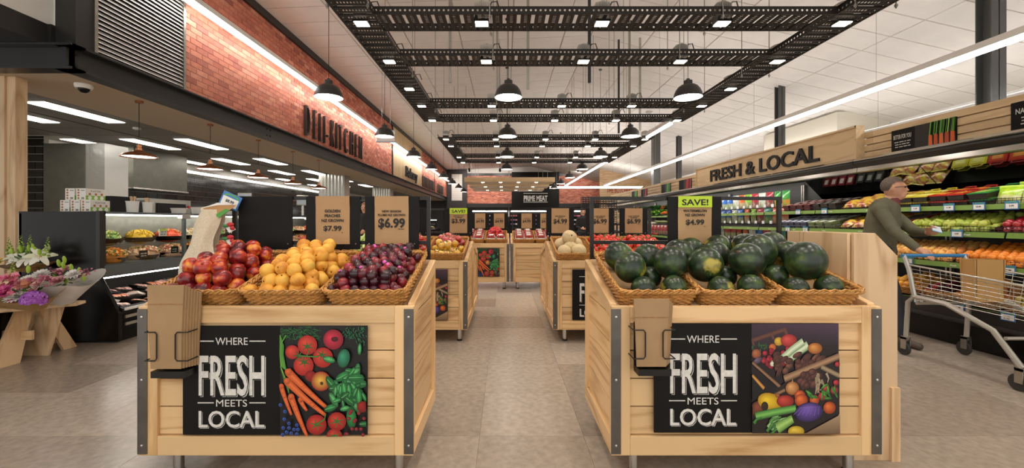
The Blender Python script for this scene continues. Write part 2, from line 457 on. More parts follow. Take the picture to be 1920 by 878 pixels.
# return of the channel facing the camera, upper beam, post
rb = MB().box(-6.4, XL-.02, 4.43, 4.49, 2.87, 3.12).box(-6.4, XL+.09, 4.34, 4.5, 2.85, 2.872).box(-6.4, XL+.09, 4.34, 4.5, 3.1, 3.122)
obj('trim_3', rb, M['darkbeam'], kind='structure')
obj('trim_4', MB().box(XL-.2, XL+.02, 4.46, 4.66, 3.12, 5.3), M['darkbeam'], kind='structure')
ub = MB().box(-5.02, -4.90, -3, 4.5, 3.125, 3.35).box(-4.90, -4.86, 4.42, 4.5, 3.125, 3.35)
obj('ceiling_near_soffit', MB().box(-10, -5.02, -3, 4.5, 3.125, 3.2), M['darkbeam'], kind='structure')
obj('trim_5', ub, M['darkbeam'], kind='structure')
obj('wall_deli_front', MB().box(-10, -4.86, 4.5, 4.58, 3.122, 5.3), M['white'], kind='structure')
obj('wall_deli_side', MB().box(-5.02, -4.92, -3, 4.5, 3.35, 5.4), M['white'], kind='structure')
# louvre: steel frame and slats
lo = thing('wall_louvre', 'silver metal louvre grille with slanted slats beside the orange brick', 'vent', (XL, 4.66, 3.12))
fr = MB()
fr.box(XL-.03, XL+.03, 4.66, 4.70, 3.12, 5.16).box(XL-.03, XL+.03, 5.95, 5.99, 3.12, 5.16).box(XL-.03, XL+.03, 4.66, 5.99, 3.12, 3.15)
obj('frame', fr, M['steel'], lo)
obj('backing', MB().box(XL-.06, XL-.05, 4.66, 5.99, 3.12, 5.16), M['black'], lo)
sl = MB().prism([(.018, -.024), (.022, -.022), (-.012, .024), (-.016, .022)], 'y', 0, 1.25).mesh('slat'); sl.materials.append(mat('louvre_slat', 'cfccc4', .45, .2))
for k in range(38):
    o = obj('slat', sl, None, lo); o.location = (0, .04, .075+k*.0535)
# timber battens behind "Bakery" and the black posts beside them
bat = obj('wall_bakery', MB().box(XL-.1, XL-.03, 17.0, 22.9, 3.12, 5.16), M['oak_z'], kind='structure')
bt = MB().box(-.03, .012, 0, .088, 3.12, 5.16).mesh('batten'); bt.materials.append(M['oak_z'])
for k in range(59):
    o = obj('batten', bt, None, bat); o.location = (XL, 17.0+k*.1, 0)
for i, y in enumerate((16.96, 27.0)):
    obj('trim_%d' % (6+i), MB().box(XL-.02, XL+.045, y-.04, y+.04, 3.12, 5.16), M['darkbeam'], kind='structure')
# raised letters
def wallsign(name, label, s, y0, y1, z0, h, m, dep=.07, bold=-.022, sq=.52):
    t = thing(name, label, 'sign', (XL, (y0+y1)/2, z0))
    letters(s, h, y1-y0, dep, bold, (XL+.05, (y0+y1)/2, z0), PI/2, m, t, sq)
    return t
M['letter'] = mat('letter_metal', '4a443f', .3, .6)
wallsign('deli_kitchen_sign', 'tall narrow raised letters DELI-KITCHEN on the brick bulkhead', 'DELI-KITCHEN', 9.42, 13.3, 3.2, .74, M['letter'])
wallsign('bakery_sign', 'black raised Bakery lettering on the pale timber battens', 'Bakery', 19.1, 21.6, 3.34, .5, M['ink'], .06, .02, 1.0)
def strokes(name, label, xs):      # raised lettering seen too edge-on to read: its upright strokes only
    t = thing(name, label, 'sign', (XL, 25, 3.18))
    for x in xs:
        y = 4.66*F/(948-(740+x/9.755)); obj('letter_stroke', MB().box(XL+.015, XL+.085, y, y+.1, 3.18, 3.78), M['letter'], t)
strokes('brick_lettering', 'tall dark raised letters on brick just beyond the bakery battens', (500, 525, 555, 575, 598, 628, 650, 675, 692))
strokes('brick_lettering', 'farthest dark raised letters on the deli side brick', (780, 805, 830, 850, 868))

# ---- deli soffit, ceiling, back wall
obj('ceiling_deli_soffit', MB().box(-6.0, XL-.1, 4.5, 33, 2.86, 2.95), mat('soffit_plaster', 'c3ae93', .8), kind='structure')
M['delitile'] = mat('deli_ceiling_tile', '7f7a72', .85)
dc = obj('ceiling_deli', MB().box(-9.8, -6.0, 4.5, 33, 2.93, 2.97), mat('deli_tbar', '5b564f', .8), kind='structure')
cdt = MB().box(.008, 1.192, .008, .592, 2.915, 2.935).mesh('ceiling_tile'); cdt.materials.append(M['delitile'])
for i in range(3):
    for j in range(24):
        o = obj('ceiling_tile', cdt, None, dc); o.location = (-6.0-1.25*(i+1), 4.45+j*.6, 0)
m = MB()
for i in range(3):
    for j in range(24, 47): m.box(-6.0-1.25*(i+1)+.008, -6.0-1.25*(i+1)+1.192, 4.45+j*.6+.008, 4.45+j*.6+.592, 2.915, 2.935)
obj('ceiling_tile_field', m, M['delitile'], dc, kind='stuff')
def troffer_proto():
    t = thing('troffer_light', 'long white ceiling light panel recessed above the deli', 'ceiling light', (0, 0, 0), 'deli ceiling light panels')
    obj('frame', MB().box(-.16, .16, -.62, .62, -.004, .02), M['white'], t)
    obj('diffuser', MB().box(-.145, .145, -.605, .605, -.012, -.003), M['troff'], t)
    return t
tr = Spawner(troffer_proto())
for j in range(6):
    for ci, xx in enumerate((-6.55, -7.65, -8.85)): tr((xx, 6.35+2.6*j, 2.905), None, 'white deli ceiling light panel, %s row, %s' % (('nearest', 'second', 'third', 'fourth', 'fifth', 'farthest')[j], ('on the aisle side', 'in the middle', 'by the back wall')[ci]))
# back wall with black tiles
XB = -9.6
M['tile'] = randmat('black_tile', [(0, '12110f'), (1, '211f1c')], .12, .1, 8)
M['grout'] = mat('grout', 'a59d90', .85)
wb = obj('wall_deli_back', MB().box(XB-.1, XB-.008, 4.5, 33, 0, 2.95), M['grout'], kind='structure')
def tilefield(wall, along, a0, a1, z0, z1, fixed, nmax, th=.16, tlh=.34, key=None):
    ts = []; z = z0; r = 0
    while z < z1-.02:
        a = a0-(tlh/2 if r % 2 else 0)
        while a < a1:
            p, q = max(a, a0), min(a+tlh, a1)
            if q-p > .02: ts.append((p, q-.012, z, min(z+th, z1)-.012))
            a += tlh
        z += th; r += 1
    if key: ts.sort(key=key)
    mk = (lambda m, t: m.box(fixed-.012, fixed+.01, t[0], t[1], t[2], t[3])) if along == 'y' else (lambda m, t: m.box(t[0], t[1], fixed-.01, fixed+.012, t[2], t[3]))
    for t in ts[:nmax]: obj('tile', mk(MB(), t), M['tile'], wall)
    if len(ts) > nmax:
        m = MB()
        for t in ts[nmax:]: mk(m, t)
        obj('tile_field', m, M['tile'], wall, kind='stuff')
tilefield(wb, 'y', 9, 33, .9, 2.71, XB, 290, key=lambda t: (0 if t[2] > 1.3 and t[0] > 11 else 1, t[0]))
obj('trim_12', MB().box(XB, XB+.25, 8, 33, 2.74, 2.93), M['white'], kind='structure')
obj('deli_wall_light', MB().box(XB+.02, XB+.2, 8, 32, 2.725, 2.74), M['strip'], label='thin light strip along the top of the black tiled deli wall', cat='light')
# partition facing the camera: tiles then stainless
pw = obj('wall_deli_partition', MB().box(-9.55, -8.95, 8.02, 8.1, 0, 2.93), M['grout'], kind='structure')
tilefield(pw, 'x', -9.55, -8.95, .9, 2.9, 8.01, 300, .15, .3)
t = thing('steel_cabinet', 'tall brushed steel kitchen cabinet beside the black tiles', 'cabinet', (-8.5, 8.1, 0))
obj('body', MB().box(-8.95, -8.14, 8.0, 8.5, 0, 2.75), M['dullsteel'], t, bevel=.006)
obj('side_panel', MB().box(-8.13, -7.76, 8.0, 8.5, 0, 2.75), mat('quilted_steel', 'c9c8c2', .3, .85, bump=.6, bscale=6), t)
t = thing('range_hood', 'large stainless steel range hood hanging over the deli kitchen', 'range hood', (-8.5, 9.5, 1.98))
obj('hood_body', MB().prism([(9.2, 1.99), (10.75, 1.99), (10.75, 2.93), (9.2, 2.93)], 'x', -8.95, -8.28), M['dullsteel'], t, bevel=.004)
obj('rim', MB().box(-8.97, -8.26, 9.18, 10.77, 1.97, 2.0), M['chrome'], t)
for y in (14.6, 20.5):
    obj('steel_column', MB().prism([(-6.6+k*.06, y+(.02 if k % 2 else 0)) for k in range(16)]+[(-5.7, y+.5), (-6.6, y+.5)], 'z', 0, 2.93), M['steel'],
        label='pleated stainless steel column %s' % ('behind the golden peaches sign' if y < 16 else 'deep in the deli'), cat='column')
obj('wall_far_deli', MB().box(-9.7, XL, 32.9, 33, 0, 5.3), M['darkbeam'], kind='structure')

# ---- plywood pillar on the far left
obj('trim_13', MB().box(-6.1, -5.58, 4.6, 4.74, 0, 2.86), M['ply_z'], kind='structure', bevel=.003)
obj('trim_14', MB().box(-5.58, -5.48, 4.62, 4.74, 0, 2.86), M['ply_z'], kind='structure', bevel=.003)

# ---- back wall
YB = 33.0
wk = obj('wall_back', MB().box(XL, 10, YB, YB+.2, 0, 5.7), M['white'], kind='structure')
bw = obj('wall_back_brick', MB().box(-3.05, 7.6, YB-.03, YB-.012, 2.65, 4.85), M['mortar'], kind='structure')
m = MB(); z = 2.66; r = 0
while z < 4.8:
    xx = -3.05-(.12 if r % 2 else 0)
    while xx < 7.6:
        a, b = max(xx, -3.05), min(xx+BL, 7.6)
        if b-a > .02: m.box(a, b-G, YB-.05, YB-.025, z, z+BH, tone())
        xx += BL+G
    z += BH+G; r += 1
obj('brick_field', m, M['brick_mass'], bw, kind='stuff')
obj('trim_15', MB().box(-3.1, 7.6, YB-.2, YB-.03, 4.85, 5.05).box(-3.1, 7.6, YB-.25, YB-.03, 2.3, 2.65), M['darkbeam'], kind='structure')
obj('wall_corner_panel', MB().box(XL, -3.05, YB-.5, YB-.1, 0, 5.3), mat('charcoal_panel', '2b2724', .5), kind='structure')
lv = thing('corner_louvre', 'pale metal louvre panel in the far dark corner', 'vent', (-3.85, YB-.52, 2.85))
obj('frame', MB().box(-4.25, -3.4, YB-.53, YB-.5, 2.85, 4.95), M['steel'], lv)
for k in range(26):
    obj('slat', MB().box(-4.22, -3.43, YB-.56, YB-.53, 2.88+k*.079, 2.93+k*.079), M['white'], lv)
# prime meat panel
pm = thing('prime_meat_sign', 'black hanging panel lettered PRIME MEAT in cream between two lines', 'sign', (2.35, 32.4, 2.3))
obj('panel', MB().box(.48, 4.2, 32.4, 32.5, 2.3, 5.1), M['black'], pm)
for z in (2.72, 3.4): obj('line', MB().box(1.4, 3.3, 32.38, 32.4, z, z+.045), M['chalk'], pm)
obj('lettering', place(text('PRIME MEAT', .46, 1.86, .02, .035), (2.35, 32.39, 2.84)), M['chalk'], pm)
# meat cases under it
for i, x0 in enumerate((-3.0, .3, 3.6)):
    t = thing('meat_case', ('leftmost', 'middle', 'rightmost')[i]+' black refrigerated meat case along the back wall', 'display case', (x0+1.6, 32, 0))
    obj('body', MB().box(x0, x0+3.2, 31.6, 32.3, 0, .9).box(x0, x0+3.2, 32.2, 32.35, .9, 2.2).box(x0, x0+3.2, 31.5, 32.3, 2.05, 2.3), M['blackgloss'], t)
    obj('lamp', MB().box(x0+.1, x0+3.1, 31.52, 31.56, 1.98, 2.04), M['led'], t)
    for k in range(3):
        m = MB()
        for q in range(16):
            m.cbox((x0+.15+q*.19, 32.0+.02*(q % 3), 1.02+k*.32), (.15, .22, .1), C(random.choice(['8c3b3b', 'b76a6a', '6a4a7a', 'd9d2cc', '7a2f33', '4f5f93'])))
        obj('pack_row', m, M['multigloss'], t, kind='stuff')
# timber raft of three suspended boards with downlights
for i, (y, x0, x1, z) in enumerate(((20.5, -2.05, 2.45, 3.2), (23.2, -2.05, 2.45, 3.2), (25.8, -2.05, 2.4, 3.2))):
    t = thing('timber_raft', ('nearest', 'middle', 'farthest')[i]+' suspended pale timber ceiling board with downlights', 'ceiling panel', ((x0+x1)/2, y, z))
    obj('board', MB().box(x0, x1, y, y+1.5, z, z+.22), M['oak_x'], t)
    for k in range(4):
        obj('downlight', MB().lathe([(.07, -.012), (.08, -.01), (.08, 0)], 12, (x0+.9+k*.9, y+.35, z)), M['pend'], t)
    for xx in (x0+.3, (x0+x1)/2, x1-.3):
        obj('hanger_wire', MB().tube([(xx, y+.7, z+.2), (xx, y+.7, ceilz(xx))], .008, 4), M['steel'], t)
# butcher's guide wall
obj('wall_butcher', MB().box(6.15, 10, 27, 27.15, 0, 5.5), M['ply_x'], kind='structure')
bg = thing('butchers_guide_print', "mural print THE BUTCHER'S GUIDE with a grey animal on plywood", 'mural', (8, 26.98, 2.5))
obj('lettering', place(text("THE BUTCHER'S GUIDE", .34, 2.5, .01, .01), (7.85, 26.98, 3.1)), mat('red_ink', 'b8433a', .7), bg)
obj('subtitle', place(text('CUTS of BEEF', .16, 1.2, .01), (7.8, 26.98, 2.83)), M['ink'], bg)
cow = MB()
cow.prism([(6.7, 2.25), (6.8, 2.5), (7.05, 2.62), (7.2, 2.58), (7.3, 2.5), (8.6, 2.48), (8.8, 2.35), (8.75, 1.9), (8.6, 1.85), (8.5, 2.05), (7.6, 2.0), (7.5, 1.8), (7.35, 1.8), (7.3, 2.1), (7.1, 2.2), (6.9, 2.15)], 'y', 26.97, 26.985)
obj('animal', cow, mat('grey_print', '56504c', .7), bg)
# right hand walls
obj('wall_right', MB().box(9.9, 10, -3, 34, 0, 5.6), M['white'], kind='structure')
sv = thing('service_box', 'cream ceiling bulkhead box with four grey vents above the produce cooler', 'bulkhead', (8.9, 13.0, 2.4))
obj('casing', MB().box(8.5, 9.85, 10.6, 13.6, 2.3, 4.05), mat('cream_panel', 'd8d2c2', .7), sv)
for y in (11.0, 11.9, 12.8):
    obj('vent', MB().box(8.48, 8.51, y-.3, y+.3, 2.6, 3.05), mat('vent_grey', '6d6a66', .6), sv)
for x in (8.75, 9.4):
    v = obj('vent', MB().box(x-.25, x+.25, 10.57, 10.61, 2.75, 3.1), mat('vent_dark', '4d4b48', .6), sv)
    for k in range(6): obj('blade', MB().box(x-.23, x+.23, 10.555, 10.572, 2.78+k*.05, 2.795+k*.05), M['steel'], v)
obj('wall_screen', MB().box(9.5, 9.6, 21.5, 24.0, 2.6, 3.45), M['black'], label='dark rectangular opening high on the white wall', cat='panel')
# steel columns
for i, (x, y, w, lab) in enumerate(((6.7, 5.71, .2, 'nearest dark grey steel column behind the produce cooler'), (6.7, 10.1, .16, 'dark grey steel column above the FRESH & LOCAL board'),
                     (6.7, 15.98, .16, 'thin dark grey column by the far end of the cooler'), (5.74, 15.8, .26, 'thick dark grey column standing just behind the cooler canopy'))):
    h = ceilz(x)+.02
    t = thing('steel_column', lab, 'column', (x, y, 0))
    m = MB().box(x-w/2, x+w/2, y-w/2, y-w/2+.014, 0, h).box(x-w/2, x+w/2, y+w/2-.014, y+w/2, 0, h).box(x-.006, x+.006, y-w/2, y+w/2, 0, h) if i < 3 else MB().box(x-w/2, x+w/2, y-w/2, y+w/2, 0, h)
    obj('shaft', m, mat('column_paint', '4b4a47', .4), t)
    obj('base_plate', MB().box(x-w/2-.05, x+w/2+.05, y-w/2-.05, y+w/2+.05, 0, .015), M['darkbeam'], t)
# far right shop fittings wall so the aisle ends somewhere
obj('wall_far_right', MB().box(6.2, 10, 33, 33.1, 0, 5.3), M['white'], kind='structure')
# ================================================================== LAMPS AND TRAYS
def ceil_at(x): return ceilz(x)
# ---- linear strip lamps
def strip(name, label, x, z, y0, y1, w=.09, wires=True):
    t = thing(name, label, 'light', (x, (y0+y1)/2, z))
    obj('housing', MB().box(x-w/2, x+w/2, y0, y1, z+.012, z+.09), M['white'], t)
    obj('diffuser', MB().box(x-w/2+.004, x+w/2-.004, y0, y1, z-.025, z+.014), M['strip'], t)
    if wires: obj('added_top_glow', MB().box(x-w/2+.012, x+w/2-.012, y0, y1, z+.09, z+.094), M['added_uplight'] if x < 4 else M['added_uplight_soft'], t)  # glowing sheet added on the housing to brighten the ceiling
    if wires:
        y = y0+.6
        while y < y1:
            obj('hanger_wire', MB().tube([(x, y, z+.08), (x, y, ceil_at(x)+.01)], .003, 4), M['steel'], t); y += 3.0
strip('strip_light', 'long white strip light mounted along the brick bulkhead', XL+.22, 4.34, 5.0, 32, .11, False)
strip('strip_light', 'short white strip light bridging the gap between the two cable tray frames', 3.3, 3.2, 8.25, 9.62, .07)
strip('strip_light', 'white strip light running on from the far end of the cable trays', 3.3, 3.2, 14.0, 22.9, .07)
strip('strip_light', 'long white strip light hanging above the produce cooler', 5.47, 3.2, 2.5, 22.8, .1)
strip('strip_light', 'white strip light low behind the timber cladding by the right wall', 8.2, 3.2, 2.5, 20, .1)
t = thing('strip_light', 'white strip light running crosswise in front of the back wall', 'light', (4, 24.3, 3.2))
obj('housing', MB().box(2.6, 8.05, 24.26, 24.34, 3.21, 3.28), M['white'], t); obj('diffuser', MB().box(2.6, 8.05, 24.265, 24.335, 3.175, 3.212), M['strip'], t)
obj('added_top_glow', MB().box(2.6, 8.05, 24.27, 24.33, 3.28, 3.284), M['added_uplight'], t)  # added upward glow, as on the other hanging strips
for x in (3, 7): obj('hanger_wire', MB().tube([(x, 24.3, 3.27), (x, 24.3, ceil_at(x))], .004, 4), M['steel'], t)

# ---- perforated cable trays
M['tray'] = mat('tray_steel', '241d17', .5, .35)
def holed_strip(n, pitch, h, r):     # strip in XZ, n square cells with an octagonal hole, thickness 0
    m = MB()
    for k in range(n):
        x0 = k*pitch; cx = x0+pitch/2
        o = [(x0, 0), (cx, 0), (x0+pitch, 0), (x0+pitch, h/2), (x0+pitch, h), (cx, h), (x0, h), (x0, h/2)]
        i = [(cx+r*math.cos(a), h/2+r*math.sin(a)) for a in [(-3+q)*PI/4 for q in range(8)]]
        m.add([(p[0], 0, p[1]) for p in o+i], [(q, (q+1) % 8, 8+(q+1) % 8, 8+q) for q in range(8)])
    return m
def rung_mesh(wd):                   # ribbed rung spanning x 0..wd, running .098 along y, row of slots in the middle
    m = MB(); t = .004; L = .1
    m.box(0, wd, 0, .034, 0, t).box(0, wd, .066, L, 0, t)
    m.box(0, wd, .0, .004, t, .016).box(0, wd, L-.004, L, t, .016)
    n = 11
    for k in range(n+1):
        x = k*wd/n; m.box(max(0, x-.0075), min(wd, x+.0075), .034, .066, 0, t)
    return m.mesh('rung')
TW = .34
RUNG = rung_mesh(TW-.01); RUNG.materials.append(M['tray'])
RAILS = {}
def rail_mesh(L):
    n = max(1, round(L/.046)); k = n
    if k not in RAILS:
        m = holed_strip(n, L/n, .075, .0105); v = list(m.v)
        m.box(0, L, -.001, .014, 0, .004).box(0, L, -.001, .014, .071, .075)
        RAILS[k] = m.mesh('side_rail'); RAILS[k].materials.append(M['tray'])
    return RAILS[k]
TZ = 3.2
def tray(label, p, q, hang=True):
    """p, q ends of the tray's centre line on the floor plan"""
    p, q = Vector((*p, 0)), Vector((*q, 0)); d = q-p; L = d.length; a = math.atan2(d.y, d.x)
    t = thing('cable_tray', label, 'cable tray', (p.x, p.y, TZ), 'black suspended cable trays')
    for s in (0, 1):
        o = obj('side_rail', rail_mesh(L), None, t); o.location = (0, (TW/2) * (1 if s else -1), 0) if False else (-math.sin(a)*(TW/2)*(1 if s else -1), math.cos(a)*(TW/2)*(1 if s else -1), 0)
        o.rotation_euler.z = a
    n = int(L/.136)
    for k in range(n):
        u = (k+.15)*L/n
        o = obj('rung', RUNG, None, t)
        # rung mesh: spans x 0..TW, runs y; turn so its y follows the tray
        o.rotation_euler.z = a-PI/2
        c = Vector((math.cos(a)*u, math.sin(a)*u, .002)) + Vector((math.sin(a), -math.cos(a), 0))*(-(TW/2-.005))
        o.location = c
    if hang:
        k = max(2, int(L/1.6))
        for i in range(k):
            u = (i+.5)*L/k
            for s in (-1, 1):
                w = Vector((p.x+math.cos(a)*u-math.sin(a)*s*(TW/2+.012), p.y+math.sin(a)*u+math.cos(a)*s*(TW/2+.012), 0))
                hr = obj('hanger_rod', MB().tube([(w.x, w.y, TZ-.05), (w.x, w.y, ceilz(w.x))], .006, 5), M['steel'], t)
                obj('nut', MB().lathe([(.014, 0), (.014, .02)], 6, (w.x, w.y, TZ-.035)), M['steel'], hr)
    return t
def flood_proto():
    t = thing('tray_floodlight', 'black square LED floodlight with finned heat sink on the cable tray', 'floodlight', (0,0,0), 'floodlights on the cable trays')
    obj('housing', MB().prism([(-.075, -.055), (.075, -.055), (.06, .03), (-.06, .03)], 'y', -.06, .06), M['blackmetal'], t)
    obj('lens', MB().box(-.062, .062, -.05, .05, -.062, -.055), M['flood'], t)
    m = MB()
    for k in range(11): m.box(-.07+k*.0133, -.07+k*.0133+.006, -.055, .055, .07, .15-abs(k-5)*.004)
    m.box(-.07, .07, -.045, .045, .03, .08)
    obj('heat_sink', m, M['steel'], t)
    obj('cable', MB().tube([(.07, 0, .1), (.1, 0, .16), (.15, .01, .17), (.18, .02, .09)], .006, 5), M['blackmetal'], t)
    return t
flood = Spawner(flood_proto())
floods = []
X0, X1 = -1.42, 3.32
for fi, (ys, nm) in enumerate((((1.2, 2.15, 4.08, 5.05, 7.0, 8.0), 'first'), ((9.85, 10.75, 12.6, 13.75), 'second'))):
    ya, yb = ys[0]-.17, ys[-1]+.17
    tray('cable tray forming the left rail of the %s suspended frame' % nm, (X0, ya), (X0, yb))
    tray('cable tray forming the right rail of the %s suspended frame' % nm, (X1, ya), (X1, yb))
    for i, y in enumerate(ys):
        vis = ys[2:] if fi == 0 else ys
        k = vis.index(y) if y in vis else None
        lab = 'cable tray cross run %s of the %s suspended frame' % (('nearest', 'second from the front', 'third from the front', 'farthest')[k] if k is not None else 'behind the photographer', nm)
        tray(lab, (X0+TW/2, y), (X1-TW/2, y))
        for j in range(5):
            floods.append((X0+(X1-X0)*j/4, y, 'floodlight, %s, on the %s' % (('left end', 'second from left', 'middle', 'second from right', 'right end')[j], lab.replace('cable tray ', '').replace(' suspended frame', ' frame').replace(' from the front', ''))))
    if fi == 0: floods += [(X0, 3.1, 'floodlight on the left rail ahead of the nearest cross tray'), (X1, 3.1, 'floodlight on the right rail ahead of the nearest cross tray'), (X0, 6.1, 'floodlight halfway along the left rail of the first frame'), (X1, 6.1, 'floodlight halfway along the right rail of the first frame')]
for x, y, lab in floods: flood((x, y, TZ+.045), None, lab)
# their beams
sp = bpy.data.lights.new('flood_beam', 'SPOT'); sp.energy = E_SPOT; sp.color = (1, .9, .8); sp.spot_size = math.radians(100); sp.spot_blend = .6; sp.shadow_soft_size = .08
for x, y, lab in floods:
    o = bpy.data.objects.new('flood_beam', sp); COL.objects.link(o); o.location = (x, y, TZ-.06)
# galvanised struts dropping from the roof to the frames
for i, (px, py, y) in enumerate(((844, 120, 6.1), (990, 120, 6.4), (1105, 60, 6.1), (1180, 180, 9.0), (1200, 180, 9.3), (1160, 200, 9.6))):
    x = (px-948)*y/F
    obj('strut_channel', MB().box(x-.02, x+.02, y-.02, y+.02, TZ+.1 if False else 3.285, ceilz(x)), M['steel'] if i % 3 != 2 else M['darkbeam'], group='roof struts',
        label='%s strut channel dropping from the roof, %s' % ('thin black' if i % 3 == 2 else 'thin galvanised', ('leftmost of the near ones', 'middle of the near ones', 'rightmost of the near ones', 'middle of the far ones', 'rightmost of the far ones', 'leftmost of the far ones')[i]), cat='strut')

# ---- pendants
M['pendblk'] = mat('pendant_black', '34312e', .42)
def pendant_proto():
    t = thing('pendant_lamp', 'black dome pendant lamp', 'pendant lamp', (0, 0, 0), 'black dome pendants')
    prof = [(.2, 0), (.196, .03), (.187, .065), (.165, .115), (.135, .155), (.1, .18), (.06, .19), (.06, .245), (.05, .25), (.022, .252), (.022, .275), (.008, .28)]
    m = MB().lathe(prof, 32, cap=False); m.lathe([(.197, .001), (.192, .03), (.18, .065), (.155, .112), (.12, .14)], 32, cap=False)
    obj('shade', m, M['pendblk'], t, smooth=True, ang=35)
    obj('reflector', MB().lathe([(.1955, .004), (.185, .05)], 32, cap=False), M['white'], t, smooth=True)
    obj('diffuser', MB().lathe([(.187, .05), (.12, .035), (.001, .03)], 32, cap=False), M['pend'], t, smooth=True)
    return t
pend = Spawner(pendant_proto())
CORD = {}
def hang(o, z, x, mt):
    L = ceil_at(x)-z if mt != 'deli' else 2.86-z
    cord = obj('cord', MB().tube([(0, 0, .27), (0, 0, L)], .004, 5), M['ink'], o, loc=(0, 0, 0))
    obj('ceiling_rose', MB().lathe([(.045, L-.03), (.045, L)], 14), M['pendblk'] if mt != 'deli' else M['copper'], o, loc=(0, 0, 0))
ordn = ['nearest', 'second', 'third', 'fourth', 'fifth', 'sixth', 'seventh', 'farthest']
for row, (x, n) in enumerate(((-2.55, 8), (.04, 4), (2.63, 7))):
    for k in range(n):
        y = 5.96+2.75*k
        w = ordn[k] if k < n-1 else 'farthest'
        o = pend((x, y, 3.02), None, '%s black dome pendant lamp in the %s row' % (w if k in (0, n-1) else w+' from the front', ('left', 'centre', 'right')[row]))
        PENDS = globals().setdefault('PENDS', []); PENDS.append((o, x))
for o, x in PENDS: hang(o, 3.02, x, '')
M['copper'] = mat('copper', 'b87a55', .28, .9, noise=.1, nscale=6)
def copper_proto():
    t = thing('copper_pendant', 'copper pendant', 'pendant lamp', (0, 0, 0), 'copper pendants over the deli counter')
    prof = [(.2, 0), (.196, .014), (.17, .04), (.12, .06), (.07, .07), (.06, .085), (.035, .095), (.035, .125), (.026, .13), (.026, .165), (.008, .172)]
    obj('shade', MB().lathe(prof, 32, cap=False).lathe([(.198, .001), (.165, .036), (.1, .055)], 32, cap=False), M['copper'], t, smooth=True, ang=30)
    obj('diffuser', MB().lathe([(.185, .014), (.1, .006), (.001, .004)], 32, cap=False), M['pend'], t, smooth=True)
    return t
cop = Spawner(copper_proto()); cps = []
for k in range(5):
    cps.append(cop((-4.93, 5.56+1.34*k, 2.1), None, '%s copper pendant lamp over the deli counter' % (['nearest', 'second nearest', 'middle', 'fourth', 'farthest'][k])))
for o in cps: hang(o, 2.1, 0, 'deli')
for k in range(3):
    o = copy_tree(pend.p, (-5.3, 20+2.2*k, 2.2), None, ('nearest', 'middle', 'farthest')[k]+' small dark pendant under the far deli soffit'); o.scale = (.6, .6, .6)
    o['group'] = 'small pendants deep in the deli'
    for c in list(o.children):
        if c.name.startswith(('cord', 'ceiling_rose')): bpy.data.objects.remove(c)
    obj('cord', MB().tube([(0, 0, .27), (0, 0, 1.1)], .005, 5), M['ink'], o, loc=(0, 0, 0))
# ---- hanging blank sign box, dome camera, detectors
t = thing('hanging_sign_box', 'blank white hanging light box sign in front of the brick', 'sign', (-2.95, 10.0, 3.15))
obj('box', MB().box(-3.12, -2.68, 10, 10.06, 3.17, 3.43), M['white'], t, bevel=.008)
obj('frame', MB().box(-3.135, -2.665, 9.99, 10.07, 3.155, 3.175).box(-3.135, -2.665, 9.99, 10.07, 3.425, 3.44), mat('pale_blue_frame', 'c3c9d6', .5), t)
for x in (-3.0, -2.8): obj('wire', MB().tube([(x, 10.03, 3.43), (x, 10.03, ceilz(x))], .004, 4), M['steel'], t)
t = thing('dome_camera', 'white dome security camera under the deli soffit', 'camera', (-5.0, 4.9, 2.86))
obj('base', MB().lathe([(.085, 2.86), (.085, 2.84), (.075, 2.81)], 24, (-5.0, 4.9, 0)), M['white'], t, smooth=True)
obj('dome', MB().ell((-5.0, 4.9, 2.81), (.055, .055, .05), 20, 12), M['blackgloss'], t, smooth=True)
obj('smoke_detector', MB().lathe([(.06, 2.915), (.06, 2.89), (.03, 2.875)], 20, (-6.6, 7.4, 0)), M['white'], label='white smoke detector on the grey deli ceiling', cat='detector')
for i, (x, y) in enumerate(((-.45, 3.75), (4.9, 14))):
    z = ceilz(x)
    obj('ceiling_speaker', MB().lathe([(.15, z-.012), (.15, z+.012)], 28, (x, y, 0)), mat('speaker_grille', 'b9b0a7', .7), label=('round ceiling speaker above the nearest cable tray', 'round ceiling speaker over the far cooler')[i], cat='speaker')

# ---- spotlights added to brighten the back wall
ts = bpy.data.lights.new('added_wash_beam', 'SPOT'); ts.energy = 260; ts.color = (1, .93, .86); ts.spot_size = math.radians(110); ts.spot_blend = .8; ts.shadow_soft_size = .1  # beam of the added spotlights, there to lift the brick at the back
for k, x in enumerate((-2.6, -.4, 5.2, 7.4)):
    t = thing('added_spotlight', '%s black spotlight added to brighten the back wall' % ('leftmost', 'second from left', 'third from left', 'rightmost')[k], 'spotlight', (x, 29.6, 4.9))
    zc = ceilz(x)
    obj('stem', MB().tube([(x, 29.6, zc), (x, 29.6, 4.95)], .02, 6), M['blackmetal'], t)
    h = obj('head', MB().lathe([(.05, -.16), (.075, -.12), (.08, .12), (.07, .12), (.06, .0)], 14, (x, 29.6, 4.9), M=Matrix.Rotation(-PI/2-.5, 3, 'X')), M['blackmetal'], t, smooth=True)
    o = bpy.data.objects.new('added_wash_beam', ts); COL.objects.link(o); o.location = (x, 29.75, 4.8); o.rotation_euler = (math.radians(58), 0, 0)
